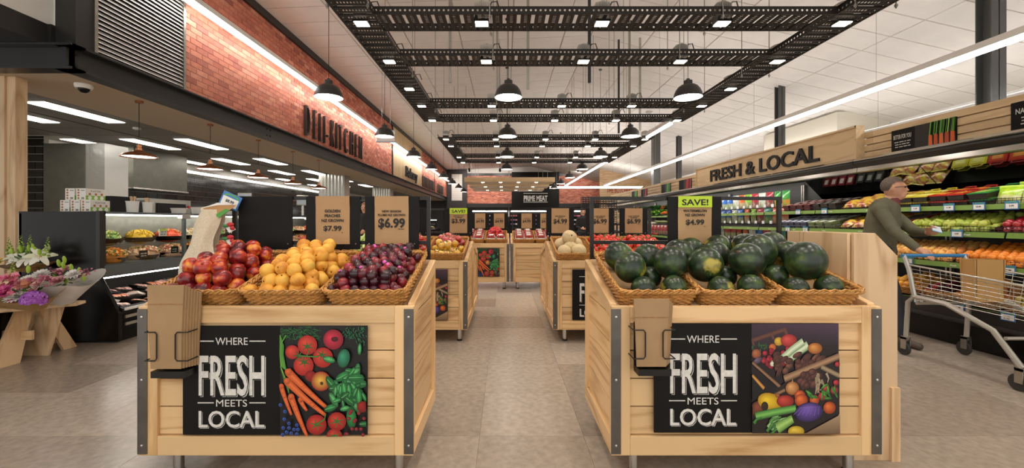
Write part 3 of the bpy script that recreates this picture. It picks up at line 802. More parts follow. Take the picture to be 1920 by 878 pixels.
# ================================================================== FRUIT MESHES
def seam(d):
    return 1-.055*math.exp(-(d.y/.14)**2)*(1 if d.x > -.2 else 0)-.13*math.exp(-((1-d.z)/.035))
NECT = fruitmat('nectarine_skin', [(.22, '3a0b14'), (.44, '7a1318'), (.58, 'b02c1c'), (.7, 'd5722a'), (.85, 'e0a63a')], 22, .3, .2, .25)
PEACH = fruitmat('golden_peach_skin', [(.25, 'c8822c'), (.45, 'e3a23a'), (.62, 'edb54c'), (.8, 'd9b04a')], 22, .6, .15)
PLUM = fruitmat('plum_skin', [(.2, '2a0b16'), (.45, '45101c'), (.65, '741c28'), (.85, '9c2a30')], 18, .25, .3, .2)
TOM = fruitmat('tomato_skin', [(.3, 'c9231a'), (.6, 'dc3a22'), (.85, 'e7552e')], 8, .2, .15, .4)
ROCK = fruitmat('rockmelon_skin', [(.3, 'cbb083'), (.5, 'd9c296'), (.7, 'c7b47e')], 60, .7, .08, 0, 6, .5, 90)
ORANGE = fruitmat('orange_skin', [(.3, 'e07a1c'), (.6, 'ee8e2a'), (.8, 'f09c3e')], 30, .45, .12, 0, 3, .25, 160)
PEAR = fruitmat('pear_skin', [(.3, '96a83a'), (.55, 'aebb4a'), (.8, 'b9b455')], 14, .4, .15, .1)
APPLE = fruitmat('apple_skin', [(.3, '8c1522'), (.6, 'a82730'), (.85, 'c9604a')], 12, .25, .12, .3)
KIWI = fruitmat('gold_kiwi_skin', [(.3, '94803c'), (.6, 'a9983f'), (.85, 'b9ad4c')], 20, .6, .15)
GREEN = mat('stem_green', '4f6b2a', .6)
BROWN = mat('stem_brown', '5b3d22', .8)
def fruit(name, label, cat, group, mb, m, extra=None, smooth=True):
    """one mesh thing, or a body with parts"""
    me = mb.mesh(name, smooth, 60); me.materials.append(m)
    o = obj(name, me, None, label=label, cat=cat, group=group)
    WLOC[o.name] = Vector((0,0,0))
    if extra:
        for nm, x, mm in extra: obj(nm, x, mm, o, smooth=True)
    return o
def spawn_copy(src, label, group):
    o = copy_tree(src, label=label); o['group'] = group; return Spawner(o)
def rrot(k=PI): return (random.uniform(-k, k), random.uniform(-k, k), random.uniform(-PI, PI))
def pile(MX, w, d, D, layers, sp, z0=None, tilt=PI, jit=.06, shrink=.5, scl=.08, ymin=0, dome=0):
    """heap of round fruit over a basket floor: rows in hex packing, each layer set back and narrower"""
    n = 0
    for L in range(layers):
        z = (z0 if z0 is not None else D*.5)+L*D*.64
        ins = D*.5+L*D*shrink; row = 0; y = ymin+D*.5+L*D*shrink*.9
        while y <= d-ins*.8:
            x = -w/2+ins+(D*.5 if (row+L) % 2 else 0)
            while x <= w/2-ins+1e-4:
                p = Vector((x+random.uniform(-jit, jit)*D, y+random.uniform(-jit, jit)*D, z+random.uniform(-jit, jit)*D*.5+dome*(1-(2*x/w)**2)*math.sin(PI*min(1, y/d))))
                k = 1+random.uniform(-scl, scl)
                sp(MX @ p, rrot(tilt), scale=k); n += 1
                x += D*.97
            y += D*.88; row += 1
    return n

# ---- wicker baskets
def wicker_meshes(w, d, h, key):
    def path(t, z, off):
        s = .88+.12*min(1, z/h)                     # walls lean outwards
        a, b, r = w/2*s+off, d/2*s+off, .05
        per = [(2*a-2*r), r*PI/2, (2*b-2*r), r*PI/2]*2; T = sum(per); u = t*T
        segs = [((-a+r, -b), (1, 0)), ((a-r, -b+r), 0), ((a, -b+r), (0, 1)), ((a-r, b-r), 1), ((a-r, b), (-1, 0)), ((-a+r, b-r), 2), ((-a, b-r), (0, -1)), ((-a+r, -b+r), 3)]
        for L, sg in zip(per, segs):
            if u <= L+1e-9:
                if isinstance(sg[1], tuple): return Vector((sg[0][0]+sg[1][0]*u, sg[0][1]+sg[1][1]*u, z))
                an = -PI/2+sg[1]*PI/2+u/r
                return Vector((sg[0][0]+r*math.cos(an), sg[0][1]+r*math.sin(an), z))
            u -= L
        return Vector((-a+r, -b, z))
    NS = 2*int((2*(w+d))/.05); wv = MB(); rim = MB()
    rows = max(5, int(h/.0105))
    for k in range(rows):
        z = .006+k*(h-.014)/(rows-1); pts = []
        for i in range(NS*2):
            t = i/(NS*2); off = .0045*math.sin(PI*(i/2)+PI*k)*(1 if i % 2 == 0 else 0)
            off = .0045*(1 if ((i//2)+k) % 2 else -1) if i % 2 == 0 else 0
            pts.append(path(t, z, off))
        wv.tube(pts, .0052, 4, closed=True)
    for i in range(NS):
        t = i/NS; wv.tube([path(t, .0, 0), path(t, h*.5, 0), path(t, h, 0)], .0032, 4)
    n = 150
    for ph in (0, 2*PI/3, 4*PI/3):
        pts = []
        for i in range(n):
            t = i/n; a = 2*PI*26*t+ph; p = path(t, h, .0075*math.cos(a)); p.z += .0075*math.sin(a); pts.append(p)
        rim.tube(pts, .0058, 5, closed=True)
    for i in range(0, NS, 2):                       # loose loops over the rim
        a, b = i/NS, ((i+3) % NS)/NS
        if b < a: continue
        c = path((a+b)/2, h+.016, .004); rim.tube([path(a, h-.01, .007), path(a*.75+b*.25, h+.012, .008), c, path(a*.25+b*.75, h+.01, .008), path(b, h-.012, .006)], .0036, 4)
    base = MB().box(-w/2*.88, w/2*.88, -d/2*.88, d/2*.88, 0, .008)
    return wv.mesh('woven_wall_'+key, True, 80), rim.mesh('rim_'+key, True, 80), base.mesh('base_'+key)
BK = {}
def basket(MX, w, d, h, label, group='wicker produce baskets', pad=0):
    """MX maps the basket's floor centre, x across, y back, z up"""
    k = '%.2f_%.2f_%.2f' % (w, d, h)
    if k not in BK: BK[k] = wicker_meshes(w, d, h, k)
    a, b, c = BK[k]
    t = thing('wicker_basket', label, 'basket', (0, 0, 0), group)
    t.matrix_world = MX
    o1 = obj('woven_wall', a, M['wicker'], t, kind='stuff'); o2 = obj('rim', b, M['wicker'], t); o3 = obj('base', c, M['wicker_d'], t)
    for o in (o1, o2, o3): o.location = (0, 0, 0)
    if pad == 'riser':
        o = obj('riser_board', MB().prism([(-.042, .008), (.25, .008), (.25, .058), (.061, .058)], 'x', -w*.43, w*.43), M['kraft'], t); o.location = (0, 0, 0)
    elif pad:
        o = obj('liner_pad', MB().box(-w*.43, w*.43, -d*.43, d*.43, .008, pad), M['kraft'], t); o.location = (0, 0, 0)
    return t

# ================================================================== PRINTS
def disk(m, cx, cy, rx, ry, edge, mid, rot=0, z=0, hl=(-.3, .3), n=18):
    e, c = C(edge), C(mid)
    pts = [(cx+rx*math.cos(a)*math.cos(rot)-ry*math.sin(a)*math.sin(rot), cy+rx*math.cos(a)*math.sin(rot)+ry*math.sin(a)*math.cos(rot)) for a in [2*PI*k/n for k in range(n)]]
    ctr = (cx+hl[0]*rx, cy+hl[1]*ry)
    poly(m, [ctr]+pts, [(0, k+1, (k+1) % n+1) for k in range(n)], [c]+[e]*n, z)
def poly(m, pts, faces, cols, z):
    v = [(min(1, max(0, x)), min(1, max(0, y)), z) for x, y in pts]
    b = len(m.v); m.v += v
    for f in faces: m.f.append(tuple(b+i for i in f)); m.c.append(tuple(cols[i] for i in f))
def strand(m, pts, w0, w1, c0, c1, z, edge=None):
    n = len(pts); vs = []; cs = []; fs = []
    a, b = C(c0), C(c1); ed = C(edge) if edge else a
    for i, (x, y) in enumerate(pts):
        p = pts[max(0, i-1)]; q = pts[min(n-1, i+1)]; dx, dy = q[0]-p[0], q[1]-p[1]; l = math.hypot(dx, dy) or 1
        w = (w0+(w1-w0)*i/(n-1))/2; nx, ny = -dy/l*w, dx/l*w
        vs += [(x+nx, y+ny), (x, y), (x-nx, y-ny)]; cs += [a, b, ed]
    for i in range(n-1):
        k = 3*i; fs += [(k, k+1, k+4, k+3), (k+1, k+2, k+5, k+4)]
    poly(m, vs, fs, cs, z)
def print_mesh(kind):
    m = MB(); R = random.Random(kind); L = [0]
    def z(): L[0] += 1; return L[0]*6e-6
    def T(x, y): return ((x-103)/622, 1-(y-47)/775) if kind == 1 else ((x-27)/641, 1-(y-35)/805)
    S = 622 if kind == 1 else 641
    A = 622/775 if kind == 1 else 641/805
    def dk(x, y, r, e, c, ry=None, rot=0, hl=(-.3, .3)):
        u, v = T(x, y); disk(m, u, v, r/S, (ry or r)/S*A, e, c, rot, z(), hl)
    def st(pts, w0, w1, c0, c1, ed=None): strand(m, [T(*p) for p in pts], w0/S, w1/S, c0, c1, z(), ed)
    bg = '0d0b0d' if kind == 1 else '1a1013'
    poly(m, [(0,0),(1,0),(1,1),(0,1)], [(0,1,2,3)], [C(bg)]*4, 0)
    if kind == 1:
        for k in range(70):
            x = R.uniform(105, 360); y = R.uniform(50, 130); st([(x, y), (x+R.uniform(-30, 30), y+R.uniform(-15, 25)), (x+R.uniform(-50, 50), y+R.uniform(0, 40))], 5, 2, '123d1c', R.choice(['2e7d3a', '1f6a38', '3f8f48']))
        for k in range(60):
            x = R.uniform(560, 720); y = R.uniform(50, 110+.5*(x-560)); st([(x, y), (x+R.uniform(-20, 20), y+R.uniform(5, 30))], 9, 2, '0f3a22', R.choice(['1d6b42', '2b8050']))
        for k in range(9):
            st([(108+k*3, 110+k*9), (106+k*3, 250), (112+k*5, 330+k*4)], 8, 5, '2b6b26', R.choice(['6fae3f', '8cc24e', '4f9434']))
            st([(110+k*4, 330+k*10), (135+k*4, 420+k*6), (170, 520)], 9, 6, '2b6b26', R.choice(['7fb845', '9cca5a', '5d9c38']))
        st([(150, 110), (120, 160), (110, 240)], 8, 8, '2b6b26', '6fae3f')
        for x, y, r in ((195,230,50),(303,180,70),(413,268,72),(276,325,72)): dk(x, y, r, '9c1a14', 'e04a38')
        dk(325, 400, 40, '6d1412', 'a8241c')
        for x, y in ((303,190),(405,250),(280,300),(245,255)):
            for k in range(6):
                a = k*PI/3+x; st([(x, y), (x+48*math.cos(a), y+40*math.sin(a))], 12, 2, '1c3c18', '3f7a33')
        st([(245,255),(300,260),(380,262)], 9, 9, '1c3c18', '5a9440'); st([(300,255),(318,215)], 9, 6, '1c3c18', '5a9440')
        dk(488,140,72, '7c0f22', 'd8324c', hl=(-.4, .2)); dk(498,138,26, '3b0b10', '5a1416', 18)
        dk(400,435,70, '98201a', 'e8b84a', hl=(-.1, .1)); dk(405,450,12, '2f2410', '5a4520')
        for (x0,y0,x1,y1,w) in ((250,560,300,640,34),(115,465,190,670,36),(185,540,300,820,46),(155,430,430,672,48),(165,365,436,615,50)):
            pts = [(x0+(x1-x0)*t, y0+(y1-y0)*t+8*math.sin(t*3)) for t in [k/7 for k in range(8)]]
            st(pts, w, w*.45, 'a8401a', 'e8743a', 'c2511f'); dk(x0+4, y0+4, w*.5, 'b0481c', 'e07038'); dk(x1-3, y1-3, w*.23, 'b0481c', 'd8642e')
            for k in range(5):
                t = R.random()*.8; x, y = x0+(x1-x0)*t, y0+(y1-y0)*t; st([(x-w*.3, y+5), (x+w*.2, y-8)], 3, 1, '9a3a16', '9a3a16')
        for k in range(46):
            x, y = 590+R.gauss(0, 62), 500+R.gauss(0, 90); a = R.uniform(-2.4, .6); l = R.uniform(28, 62)
            u, v = T(x, y); disk(m, u, v, l/S, l*.42/S, R.choice(['0c3a1e', '0f4a24', '14582c']), R.choice(['2f9a4a', '3db058', '24803c', '5cc070']), a, z(), (0, .35), 10)
            st([(x-l*.8*math.cos(a), y+l*.8*math.sin(a)), (x+l*.8*math.cos(a), y-l*.8*math.sin(a))], 3, 1, '8fd08c', '8fd08c')
        dk(565, 270, 44, '0c4a30', '3c9c74', 68, -.4)
        dk(620, 690, 36, '0f4a24', '3fa450', 75, .1)
        for x, y, r in ((372,738,72),(518,715,66),(500,820,56)):
            dk(x, y, r, '8c1612', 'd83e30')
            for k in range(6):
                a = k*PI/3+x; st([(x, y), (x+55*math.cos(a), y+45*math.sin(a))], 11, 2, '1c3c18', '4b8a3a')
        st([(372,738),(430,700),(440,660)], 10, 8, '1c3c18', '5a9440')
        for x, y in ((118,598),(150,645),(145,698),(178,728),(138,760),(162,790),(195,798),(235,740),(235,803),(135,808),(215,770),(180,760),(243,770)): dk(x, y, 14, '10205a', '4a78d8'); dk(x, y, 5, '0a1028', '142040')
        for k in range(14): dk(R.uniform(570, 720), R.uniform(640, 815), 13, '5a1018', 'b03040')
        dk(700, 610, 40, '6d1412', 'a8241c')
    else:
        poly(m, [T(27,35),T(668,35),T(668,190),T(27,230)], [(0,1,2,3)], [C('3a2636'), C('4a3247'), C('241820'), C('241820')], z())
        st([(27,160),(280,75)], 26, 26, '4a2a22', '6a4030'); st([(30,150),(45,200)], 18, 18, '4a2a22', '6a4030'); st([(175,105),(190,150)], 20, 20, '4a2a22', '6a4030'); st([(268,70),(290,120)], 26, 26, '4a2a22', '6a4030')
        for k in range(14): dk(R.uniform(30, 190), R.uniform(180, 240), 18, '16301a', '3c6a34', 8, R.uniform(0, 3))
        dk(225,165,32,'a87a1c','e0bc3c'); dk(300,158,60,'8c1c1c','d8504a',48); dk(180,207,26,'9c4a1a','d8783a')
        for k in range(30): dk(R.uniform(95, 300), R.uniform(215, 350), R.uniform(14, 20), '6d0f1c', R.choice(['c83448', 'd84a54', 'a82438']))
        dk(60,255,35,'7a3c22','b8704a'); dk(70,305,36,'3a2a3a','7a6478',22,.4)
        for a, b, w in (((290,310),(440,190),46),((238,300),(405,165),42),((178,330),(245,288),36)):
            st([a, ((a[0]+b[0])/2, (a[1]+b[1])/2-6), b], w, w*1.1, '8aa878', 'e0e8c8', '5a8a4a'); dk(a[0], a[1], w*.5, 'b8b898', 'e8e4cc')
        dk(490,215,54,'8a4a1a','e09a4a',42); 
        for k in range(34): dk(R.uniform(200, 630), 345-.12*R.uniform(0, 600)+R.uniform(-20, 50), R.uniform(22, 42), '3a201a', R.choice(['7a4a3a', '8a5a48', '60382c']), R.uniform(18, 28), R.uniform(0, 1))
        poly(m, [T(27,400),T(240,510),T(120,560),T(27,600)], [(0,1,2,3)], [C('0c0a0b')]*4, z())
        st([(27,320),(240,505)], 20, 22, '5a3c2a', '9a7656'); st([(27,415),(115,510)], 22, 22, '8a5a2a', 'd89a4a')
        poly(m, [T(265,470),T(668,290),T(668,700),T(420,840),T(27,840),T(27,640)], [(0,1,2,3,4,5)], [C('1c1210')]*6, z())
        st([(262,440),(668,272)], 44, 40, '6a4c36', 'b08c68', '54382a'); st([(535,350),(668,415)], 28, 30, '6a5a40', 'a89270'); st([(27,640),(268,520)], 20, 20, '5a3c2a', 'a07a58')
        for k in range(16): dk(R.uniform(370, 520), R.uniform(380, 490), R.uniform(24, 40), '2c1814', R.choice(['6a3c34', '7a4a40']), 26, R.uniform(0, 1))
        for k in range(12):
            x, y = R.uniform(480, 570), R.uniform(380, 500); st([(x, y), (x+R.uniform(-20, 20), y+40), (x+R.uniform(-25, 25), y+70)], 20, 6, '7a6a54', R.choice(['b8a484', 'a08c70']))
        dk(320,507,50,'8a4e22','e0a86a'); st([(320,470),(322,440)], 14, 5, '8a4e22', 'c89058')
        dk(75,660,60,'4a2418','8a4a34'); dk(155,608,90,'a87a10','f0cc28',66,-.2); dk(118,640,26,'1c140c','3a2a14',34)
        dk(268,602,64,'7a1414','d04a3c',46); dk(212,560,16,'7a3a1a','b8703a')
        for x, y, r in ((375,560,40),(385,595,48),(482,592,36),(592,650,46)): dk(x, y, r, '8a2c10', 'e87838')
        for x, y, r in ((540,565,32),(627,522,30),(566,505,26),(640,465,22),(650,330,20)): dk(x, y, r, '6a0f1a', 'd83c4c')
        for k in range(16):
            x, y = R.uniform(430, 660), R.uniform(490, 720); dk(x, y, 32, '1c4a1a', R.choice(['4f9a3c', '6ab84c']), 10, R.uniform(-1.5, 1.5))
        st([(50,715),(180,685),(345,655)], 50, 44, '2f6a2a', '7abc58', '1c4a1c')
        dk(440,682,104,'241848','7a5ab8',72,.1, hl=(-.1, .45))
        for k in range(7): st([(330+k*30, 700+8*(k % 2)), (380+k*22, 650), (440+k*14, 640)], 4, 2, '3c2a70', '9a80d0')
        for k in range(14): 
            x, y = R.uniform(30, 220), R.uniform(730, 830); st([(x, y+20), (x+20, y-10), (x+60, y-24)], 26, 8, '1c4a20', R.choice(['4a8a3c', 'a0c888', '6aa850']))
        st([(205,800),(320,730)], 70, 50, '4a7a2c', 'a8d070'); dk(345,822,60,'a8881c','e8cc48',40)
        poly(m, [T(410,845),T(668,700),T(668,845)], [(0,1,2)], [C('7a6248'), C('a88c6c'), C('6a543e')], z())
    return m
PRINTS = {}
def print_obj(kind, parent, x0, x1, z0, z1, y):
    if kind not in PRINTS: PRINTS[kind] = print_mesh(kind)
    b = PRINTS[kind]; m = MB()
    m.v = [(x0+(x1-x0)*p[0], y-p[2]*8, z0+(z1-z0)*p[1]) for p in b.v]; m.f = list(b.f); m.c = list(b.c)
    return obj('photo_print', m, M['print'], parent)
def poster(label, x0, y, z0, kind, w=.87, h=.514, split=.528):
    t = thing('poster_board', label, 'sign', (x0+w/2, y, z0))
    obj('board', MB().box(x0, x0+w, y-.006, y, z0, z0+h), M['black'], t)
    xs = x0+w*split; print_obj(kind, t, xs, x0+w, z0, z0+h, y-.0065)
    cx = x0+w*.265; yy = y-.0068
    for s, hh, ww, zz in (('WHERE', .036, .152, .425), ('MEETS', .034, .146, .134)):
        obj('lettering', place(text(s, hh, ww, .0006, .0), (cx, yy, z0+zz)), M['chalk'], t)
        for sx in (-1, 1):
            xx = cx+sx*.122; obj('dash', MB().box(xx-.038, xx+.038, yy-.0004, yy, z0+zz+.015, z0+zz+.02), M['chalk'], t)
    for s, hh, ww, zz, dx in (('FRESH', .2, .31, .19, .004), ('LOCAL', .083, .31, .037, .003)):
        obj('letter_shadow', place(text(s, hh, ww, .0004, .015), (cx+dx*1.6, yy, z0+zz-dx*1.6)), M['chalk'], t)
        obj('letter_gap', place(text(s, hh, ww, .0006, .022), (cx+dx*.7, yy-.0002, z0+zz-dx*.7)), M['ink'], t)
        obj('lettering', place(text(s, hh, ww, .0006, .014), (cx, yy-.0005, z0+zz)), M['chalk'], t)
    return t

# ================================================================== PRODUCE STANDS
STANDS = {}
def stand(label, x0, x1, yf, depth, away=False, signframe=True, front_detail=True, zb=1.0):
    z0, zf = .13, .837
    s = -1 if away else 1
    Y = lambda t: yf+s*t
    def yb(m, xa, xb, ta, tb, za, zb_): a, b = sorted((Y(ta), Y(tb))); return m.box(xa, xb, a, b, za, zb_)
    t = thing('produce_stand', label, 'display stand', ((x0+x1)/2, Y(depth/2), 0))
    br, W_ = .045, x1-x0
    # front face
    obj('top_rail', yb(MB(), x0+.09, x1-.09, 0, .032, .757, zf), M['pine_x'], t, bevel=.003)
    obj('bottom_rail', yb(MB(), x0+.09, x1-.09, 0, .032, z0, .222), M['pine_x'], t, bevel=.003)
    for a, b in ((x0, x0+.09), (x1-.09, x1)): obj('stile', yb(MB(), a, b, 0, .034, z0, zf), M['pine_z'], t, bevel=.003)
    for k in range(4):
        a = .222+k*.1338; obj('plank', yb(MB(), x0+.085, x1-.085, .016, .032, a+.0025, a+.1313), M['pine_x'], t, bevel=.0025)
    obj('lining', yb(MB(), x0+.03, x1-.03, .033, .038, z0, zf-.02), M['black'], t)
    for a, b in ((x0-.002, x0+br), (x1-br, x1+.002)):
        k = obj('corner_bracket', yb(MB(), a, b, -.004, .0, z0+.008, zf-.012), M['bracket'], t, bevel=.0015)
        for zz in (z0+.05, .49, zf-.05):
            obj('screw', MB().lathe([(.007, 0), (.006, .003), (.002, .004)], 8, ((a+b)/2, Y(-.004), zz), M=Matrix.Rotation(PI/2*s, 3, 'X')), M['chrome'], k)
    # sides: frame with sloping top and four planks
    zt = lambda q: zf+(zb-zf)*q/depth
    for xa, xb, out in ((x0, x0+.034, -1), (x1-.034, x1, 1)):
        P2 = lambda pts: [(Y(q), z) for q, z in pts]
        obj('side_rail', MB().prism(P2([(.034, zt(.034)-.07), (depth, zb-.07), (depth, zb), (.034, zt(.034))]), 'x', xa, xb), M['pine_y'], t, bevel=.003)
        obj('side_rail', MB().prism(P2([(.034, z0), (depth, z0), (depth, z0+.085), (.034, z0+.085)]), 'x', xa, xb), M['pine_y'], t, bevel=.003)
        obj('side_post', MB().prism(P2([(depth-.055, z0+.085), (depth, z0+.085), (depth, zb-.07), (depth-.055, zt(depth-.055)-.07)]), 'x', xa, xb), M['pine_z'], t, bevel=.003)
        ia, ib = (xa+.016, xb) if out < 0 else (xa, xb-.016)
        for k in range(5):
            a, b = z0+.085+k*.142+.0025, z0+.085+(k+1)*.142-.0025
            lim = lambda q: zt(q)-.068
            tl = min(b, lim(.034)); tr_ = min(b, lim(depth-.05))
            if tr_ <= a+.01: continue
            pts = [(.034, a), (depth-.05, a), (depth-.05, tr_)]
            if tl > a: pts += [(.034, tl)]
            if tl <= a:
                q = (a+.068-zf)/(zb-zf)*depth; pts = [(q, a), (depth-.05, a), (depth-.05, tr_)]
            obj('plank', MB().prism(P2(pts), 'x', ia, ib), M['pine_y'], t)
    obj('deck', MB().prism([(Y(.034), zf-.05), (Y(depth), zb-.05), (Y(depth), zb-.032), (Y(.034), zf-.032)], 'x', x0+.034, x1-.034), M['ply_x'], t)
    obj('back_panel', yb(MB(), x0+.034, x1-.034, depth-.02, depth, z0, zb+.0), M['ply_x'], t)
    obj('floor_panel', yb(MB(), x0+.03, x1-.03, .04, depth-.02, z0, z0+.018), M['ply_x'], t)
    for xx in (x0+.13, x1-.09):
        for q in (.08, depth-.08):
            lg = obj('leg', MB().lathe([(.022, .02), (.022, z0)], 16, (xx, Y(q), 0)), M['chrome'], t, smooth=True)
            obj('foot', MB().lathe([(.026, 0), (.026, .018), (.022, .02)], 16, (xx, Y(q), 0)), M['blackmetal'], lg, smooth=True)
    if signframe:
        for xx in (x0+.045, x1-.045): obj('sign_post', yb(MB(), xx-.011, xx+.011, depth+.0, depth+.022, zb-.14, 1.395), M['blackmetal'], t)
        for zz in (1.373, 1.095): obj('sign_bar', yb(MB(), x0+.056, x1-.056, depth, depth+.022, zz, zz+.022), M['blackmetal'], t)
    th = math.atan2(zb-zf, depth)
    n = 3; bw = (W_-.09)/n
    mats = []
    for i in range(n):
        xc = x0+.045+bw*(i+.5)
        loc = Vector((xc, Y(.03), zf-.033))
        R = Matrix.Translation(loc) @ (Matrix.Rotation(PI, 4, 'Z') if away else Matrix()) @ Matrix.Rotation(th, 4, 'X')
        mats.append(R)
    return t, mats, bw
def price_sign(label, xc, y, lines, price, save=False, psz=.05, pw=None, unit='PER KILO', blank=False, note=.02, w=.335, ztop=1.395, group=None):
    t = thing('price_sign', label, 'price sign', (xc, y, ztop-.33), group)
    obj('board', MB().box(xc-w/2, xc+w/2, y-.012, y, ztop-.33, ztop), M['black'], t, bevel=.002)
    for sx in (-1, 1): obj('magnet_dot', MB().lathe([(.0035, 0), (.0035, .0012)], 8, (xc+sx*w*.42, y-.012, ztop-.295), M=Matrix.Rotation(PI/2, 3, 'X')), M['steel'], t)
    if blank: return t
    p = MB(); nx, nz = 6, 8; yy = y-.0135
    x0, z1 = xc-.105, ztop-.0
    v = []
    for i in range(nx+1):
        for j in range(nz+1):
            v.append((x0+.21*i/nx, yy-.0025*math.sin(i*.9+j*.5+xc*9)**2-(.004 if i in (0, nx) and j < 2 else 0), z1-.297*j/nz))
    p.add(v, [(i*(nz+1)+j, i*(nz+1)+j+1, (i+1)*(nz+1)+j+1, (i+1)*(nz+1)+j) for i in range(nx) for j in range(nz)])
    pp = obj('paper', p, M['kraft'], t, smooth=True)
    yl = yy-.005
    zc = ztop
    if save:
        sv = obj('save_strip', MB().box(xc-.106, xc+.106, yl-.001, yl, ztop-.068, ztop+.002), M['lime'], t)
        obj('lettering', place(text('SAVE!', .04, .165, .0006, .025), (xc, yl-.0012, ztop-.054)), M['ink'], sv); zc -= .045
    zz = zc-.1 if not save else zc-.052
    if lines == 'print':
        obj('print_lines', place(scribble(.13, note, 2, int(xc*100)), (xc, yl, zz)), M['ink'], pp); zz -= note*3.4; lines = []
    for s in lines:
        obj('lettering', place(text(s, note, None, .0005, .03), (xc, yl, zz)), M['ink'], pp); zz -= note*1.55
    zz -= psz*.75
    obj('lettering', place(text(price, psz, pw, .0005, .03), (xc, yl, zz)), M['ink'], pp)
    obj('lettering', place(text(unit, .007, None, .0005, .01), (xc+.06, yl, zz-.014)), M['ink'], pp)
    return t
def bag_holder(label, x0, x1, y, z0, z1):
    t = thing('bag_dispenser', label, 'bag dispenser', ((x0+x1)/2, y, z0))
    w = x1-x0
    obj('tray', MB().box(x0+.02, x1-.02, y-.075, y-.004, z0, z0+.03).box(x0+.02, x1-.02, y-.006, y-.002, z0, z1-.12), M['blackmetal'], t)
    for k in range(7):
        dx = .004*k; zt = z1-.006*k+random.uniform(-.004, .004)
        yb_ = y-.068+k*.009
        m = MB()
        a, b = x0+dx*.9, x1-.028+dx*1.6
        lo_ = z0+.04
        m.add([(a+.014, yb_, lo_), (b-.014, yb_, lo_), (b-.008, yb_-.004, z0+.2), (b, yb_-.002, zt), (a, yb_-.002, zt), (a+.008, yb_-.004, z0+.2),
               (a+.014, yb_+.006, lo_), (b-.014, yb_+.006, lo_), (b-.008, yb_+.006, z0+.2), (b, yb_+.006, zt), (a, yb_+.006, zt), (a+.008, yb_+.006, z0+.2)],
              [(0,1,2,5), (5,2,3,4), (7,6,11,8), (8,11,10,9), (0,5,11,6), (5,4,10,11), (2,1,7,8), (3,2,8,9), (1,0,6,7), (4,3,9,10)])
        bg = obj('paper_bag', m, M['kraftbag'], t)
        if k == 0:
            obj('fold_line', MB().box(a+.004, b-.004, yb_-.0045, yb_-.003, z1-.085, z1-.082), M['wicker_d'], bg)
    yw = y-.078
    for sx in (0, 1):
        xa, xb = (x0-.004, x0+.05) if sx == 0 else (x1-.005, x1-.06)
        pts = [(xa, y-.004, z0+.21), (xa, yw, z0+.21), (xb-.008*(1 if sx == 0 else -1), yw, z0+.21), (xb, yw, z0+.2), (xb, yw, z0+.09), (xb-.008*(1 if sx == 0 else -1), yw, z0+.08), (xa, yw, z0+.08), (xa, y-.004, z0+.08)]
        obj('wire_arm', MB().tube(pts, .003, 6), M['blackmetal'], t)
    return t

# ---- the two front stands
tA, mA, bwA = stand('front left pine crate stand holding nectarines, peaches and plums', -1.738, -.436, 1.955, .62)
tB, mB, bwB = stand('front right pine crate stand holding watermelons', .50, 1.775, 1.955, .65)
poster('black WHERE FRESH MEETS LOCAL board with tomatoes and carrots print, front left stand', -1.522, 1.955, .232, 1)
poster('black WHERE FRESH MEETS LOCAL board with vegetable crate print, front right stand', .70, 1.955, .242, 2)
bag_holder('brown paper bag dispenser clipped to the front left stand', -1.635, -1.44, 1.955, .525, .945)
bag_holder('brown paper bag dispenser clipped to the front right stand', .585, .775, 1.955, .535, .885)
YS = 1.955+.62-.002
price_sign('blank black price board between the hessian sack and the peaches sign', -1.49, YS, [], '', blank=True)
price_sign('kraft paper price sign reading GOLDEN PEACHES $7.99', -1.07, YS, ['GOLDEN', 'PEACHES', 'NZ GROWN'], '$7.99', psz=.033, pw=.112, unit='kg', note=.019)
price_sign('kraft paper price sign reading NEW SEASON PLUMS $6.99', -.705, YS, ['NEW SEASON', 'PLUMS NZ GROWN'], '$6.99', psz=.062, pw=.165, note=.015)
YS2 = 1.955+.65-.002
price_sign('kraft price sign with lime SAVE strip reading WATERMELON $4.99', 1.185, YS2, ['WATERMELON', 'NZ GROWN'], '$4.99', True, psz=.034, pw=.115, unit='ea', note=.017)

bd = .56
for mats, bw, who in ((mA, bwA, ('nectarines', 'golden peaches', 'dark plums')), (mB, bwB, None)):
    for i, R in enumerate(mats):
        lab = 'wicker basket of %s on the front left stand' % who[i] if who else ('left', 'middle', 'right')[i]+' wicker basket of watermelons on the front right stand'
        basket(R @ Matrix.Translation((0, .025+bd/2, 0)), bw-.004, bd+.02, .095, lab, pad=(.04, .043, .063)[i] if who else 'riser')
nect = Spawner(fruit('nectarine', 'red and yellow nectarine heaped in the left wicker basket', 'nectarine', 'nectarines in the front left stand',
    MB().ell((0,0,0), .0395, 22, 14, fn=seam), NECT, [('stem', MB().lathe([(.004, .0), (.003, .004)], 6, (0, 0, .0335)), BROWN)]))
peach = Spawner(fruit('golden_peach', 'yellow golden peach heaped in the middle wicker basket', 'peach', 'golden peaches in the front left stand',
    MB().ell((0,0,0), .0365, 22, 14, fn=seam), PEACH, [('stem', MB().lathe([(.004, .0), (.003, .003)], 6, (0, 0, .0312)), BROWN)]))
plum0 = fruit('plum', 'dark red plum heaped in the right wicker basket', 'plum', 'plums in the front left stand', MB().ell((0,0,0), .0265, 18, 11, fn=lambda d: 1-.03*math.exp(-(d.y/.1)**2)*(d.x > 0)-.08*math.exp(-((1-d.z)/.03))), PLUM)
plum = Spawner(plum0)
plum_s0 = fruit('plum', 'dark red plum with a pink sticker in the right wicker basket', 'plum', 'stickered plums in the front left stand', MB().ell((0,0,0), .027, 18, 11), PLUM,
    [('sticker', MB().ell((0, .018, .0205), (.0085, .0085, .002), 12, 4, M=Matrix.Rotation(-.72, 3, 'X')), mat('pink_sticker', 'd94fb0', .35))])
plum_s = Spawner(plum_s0)
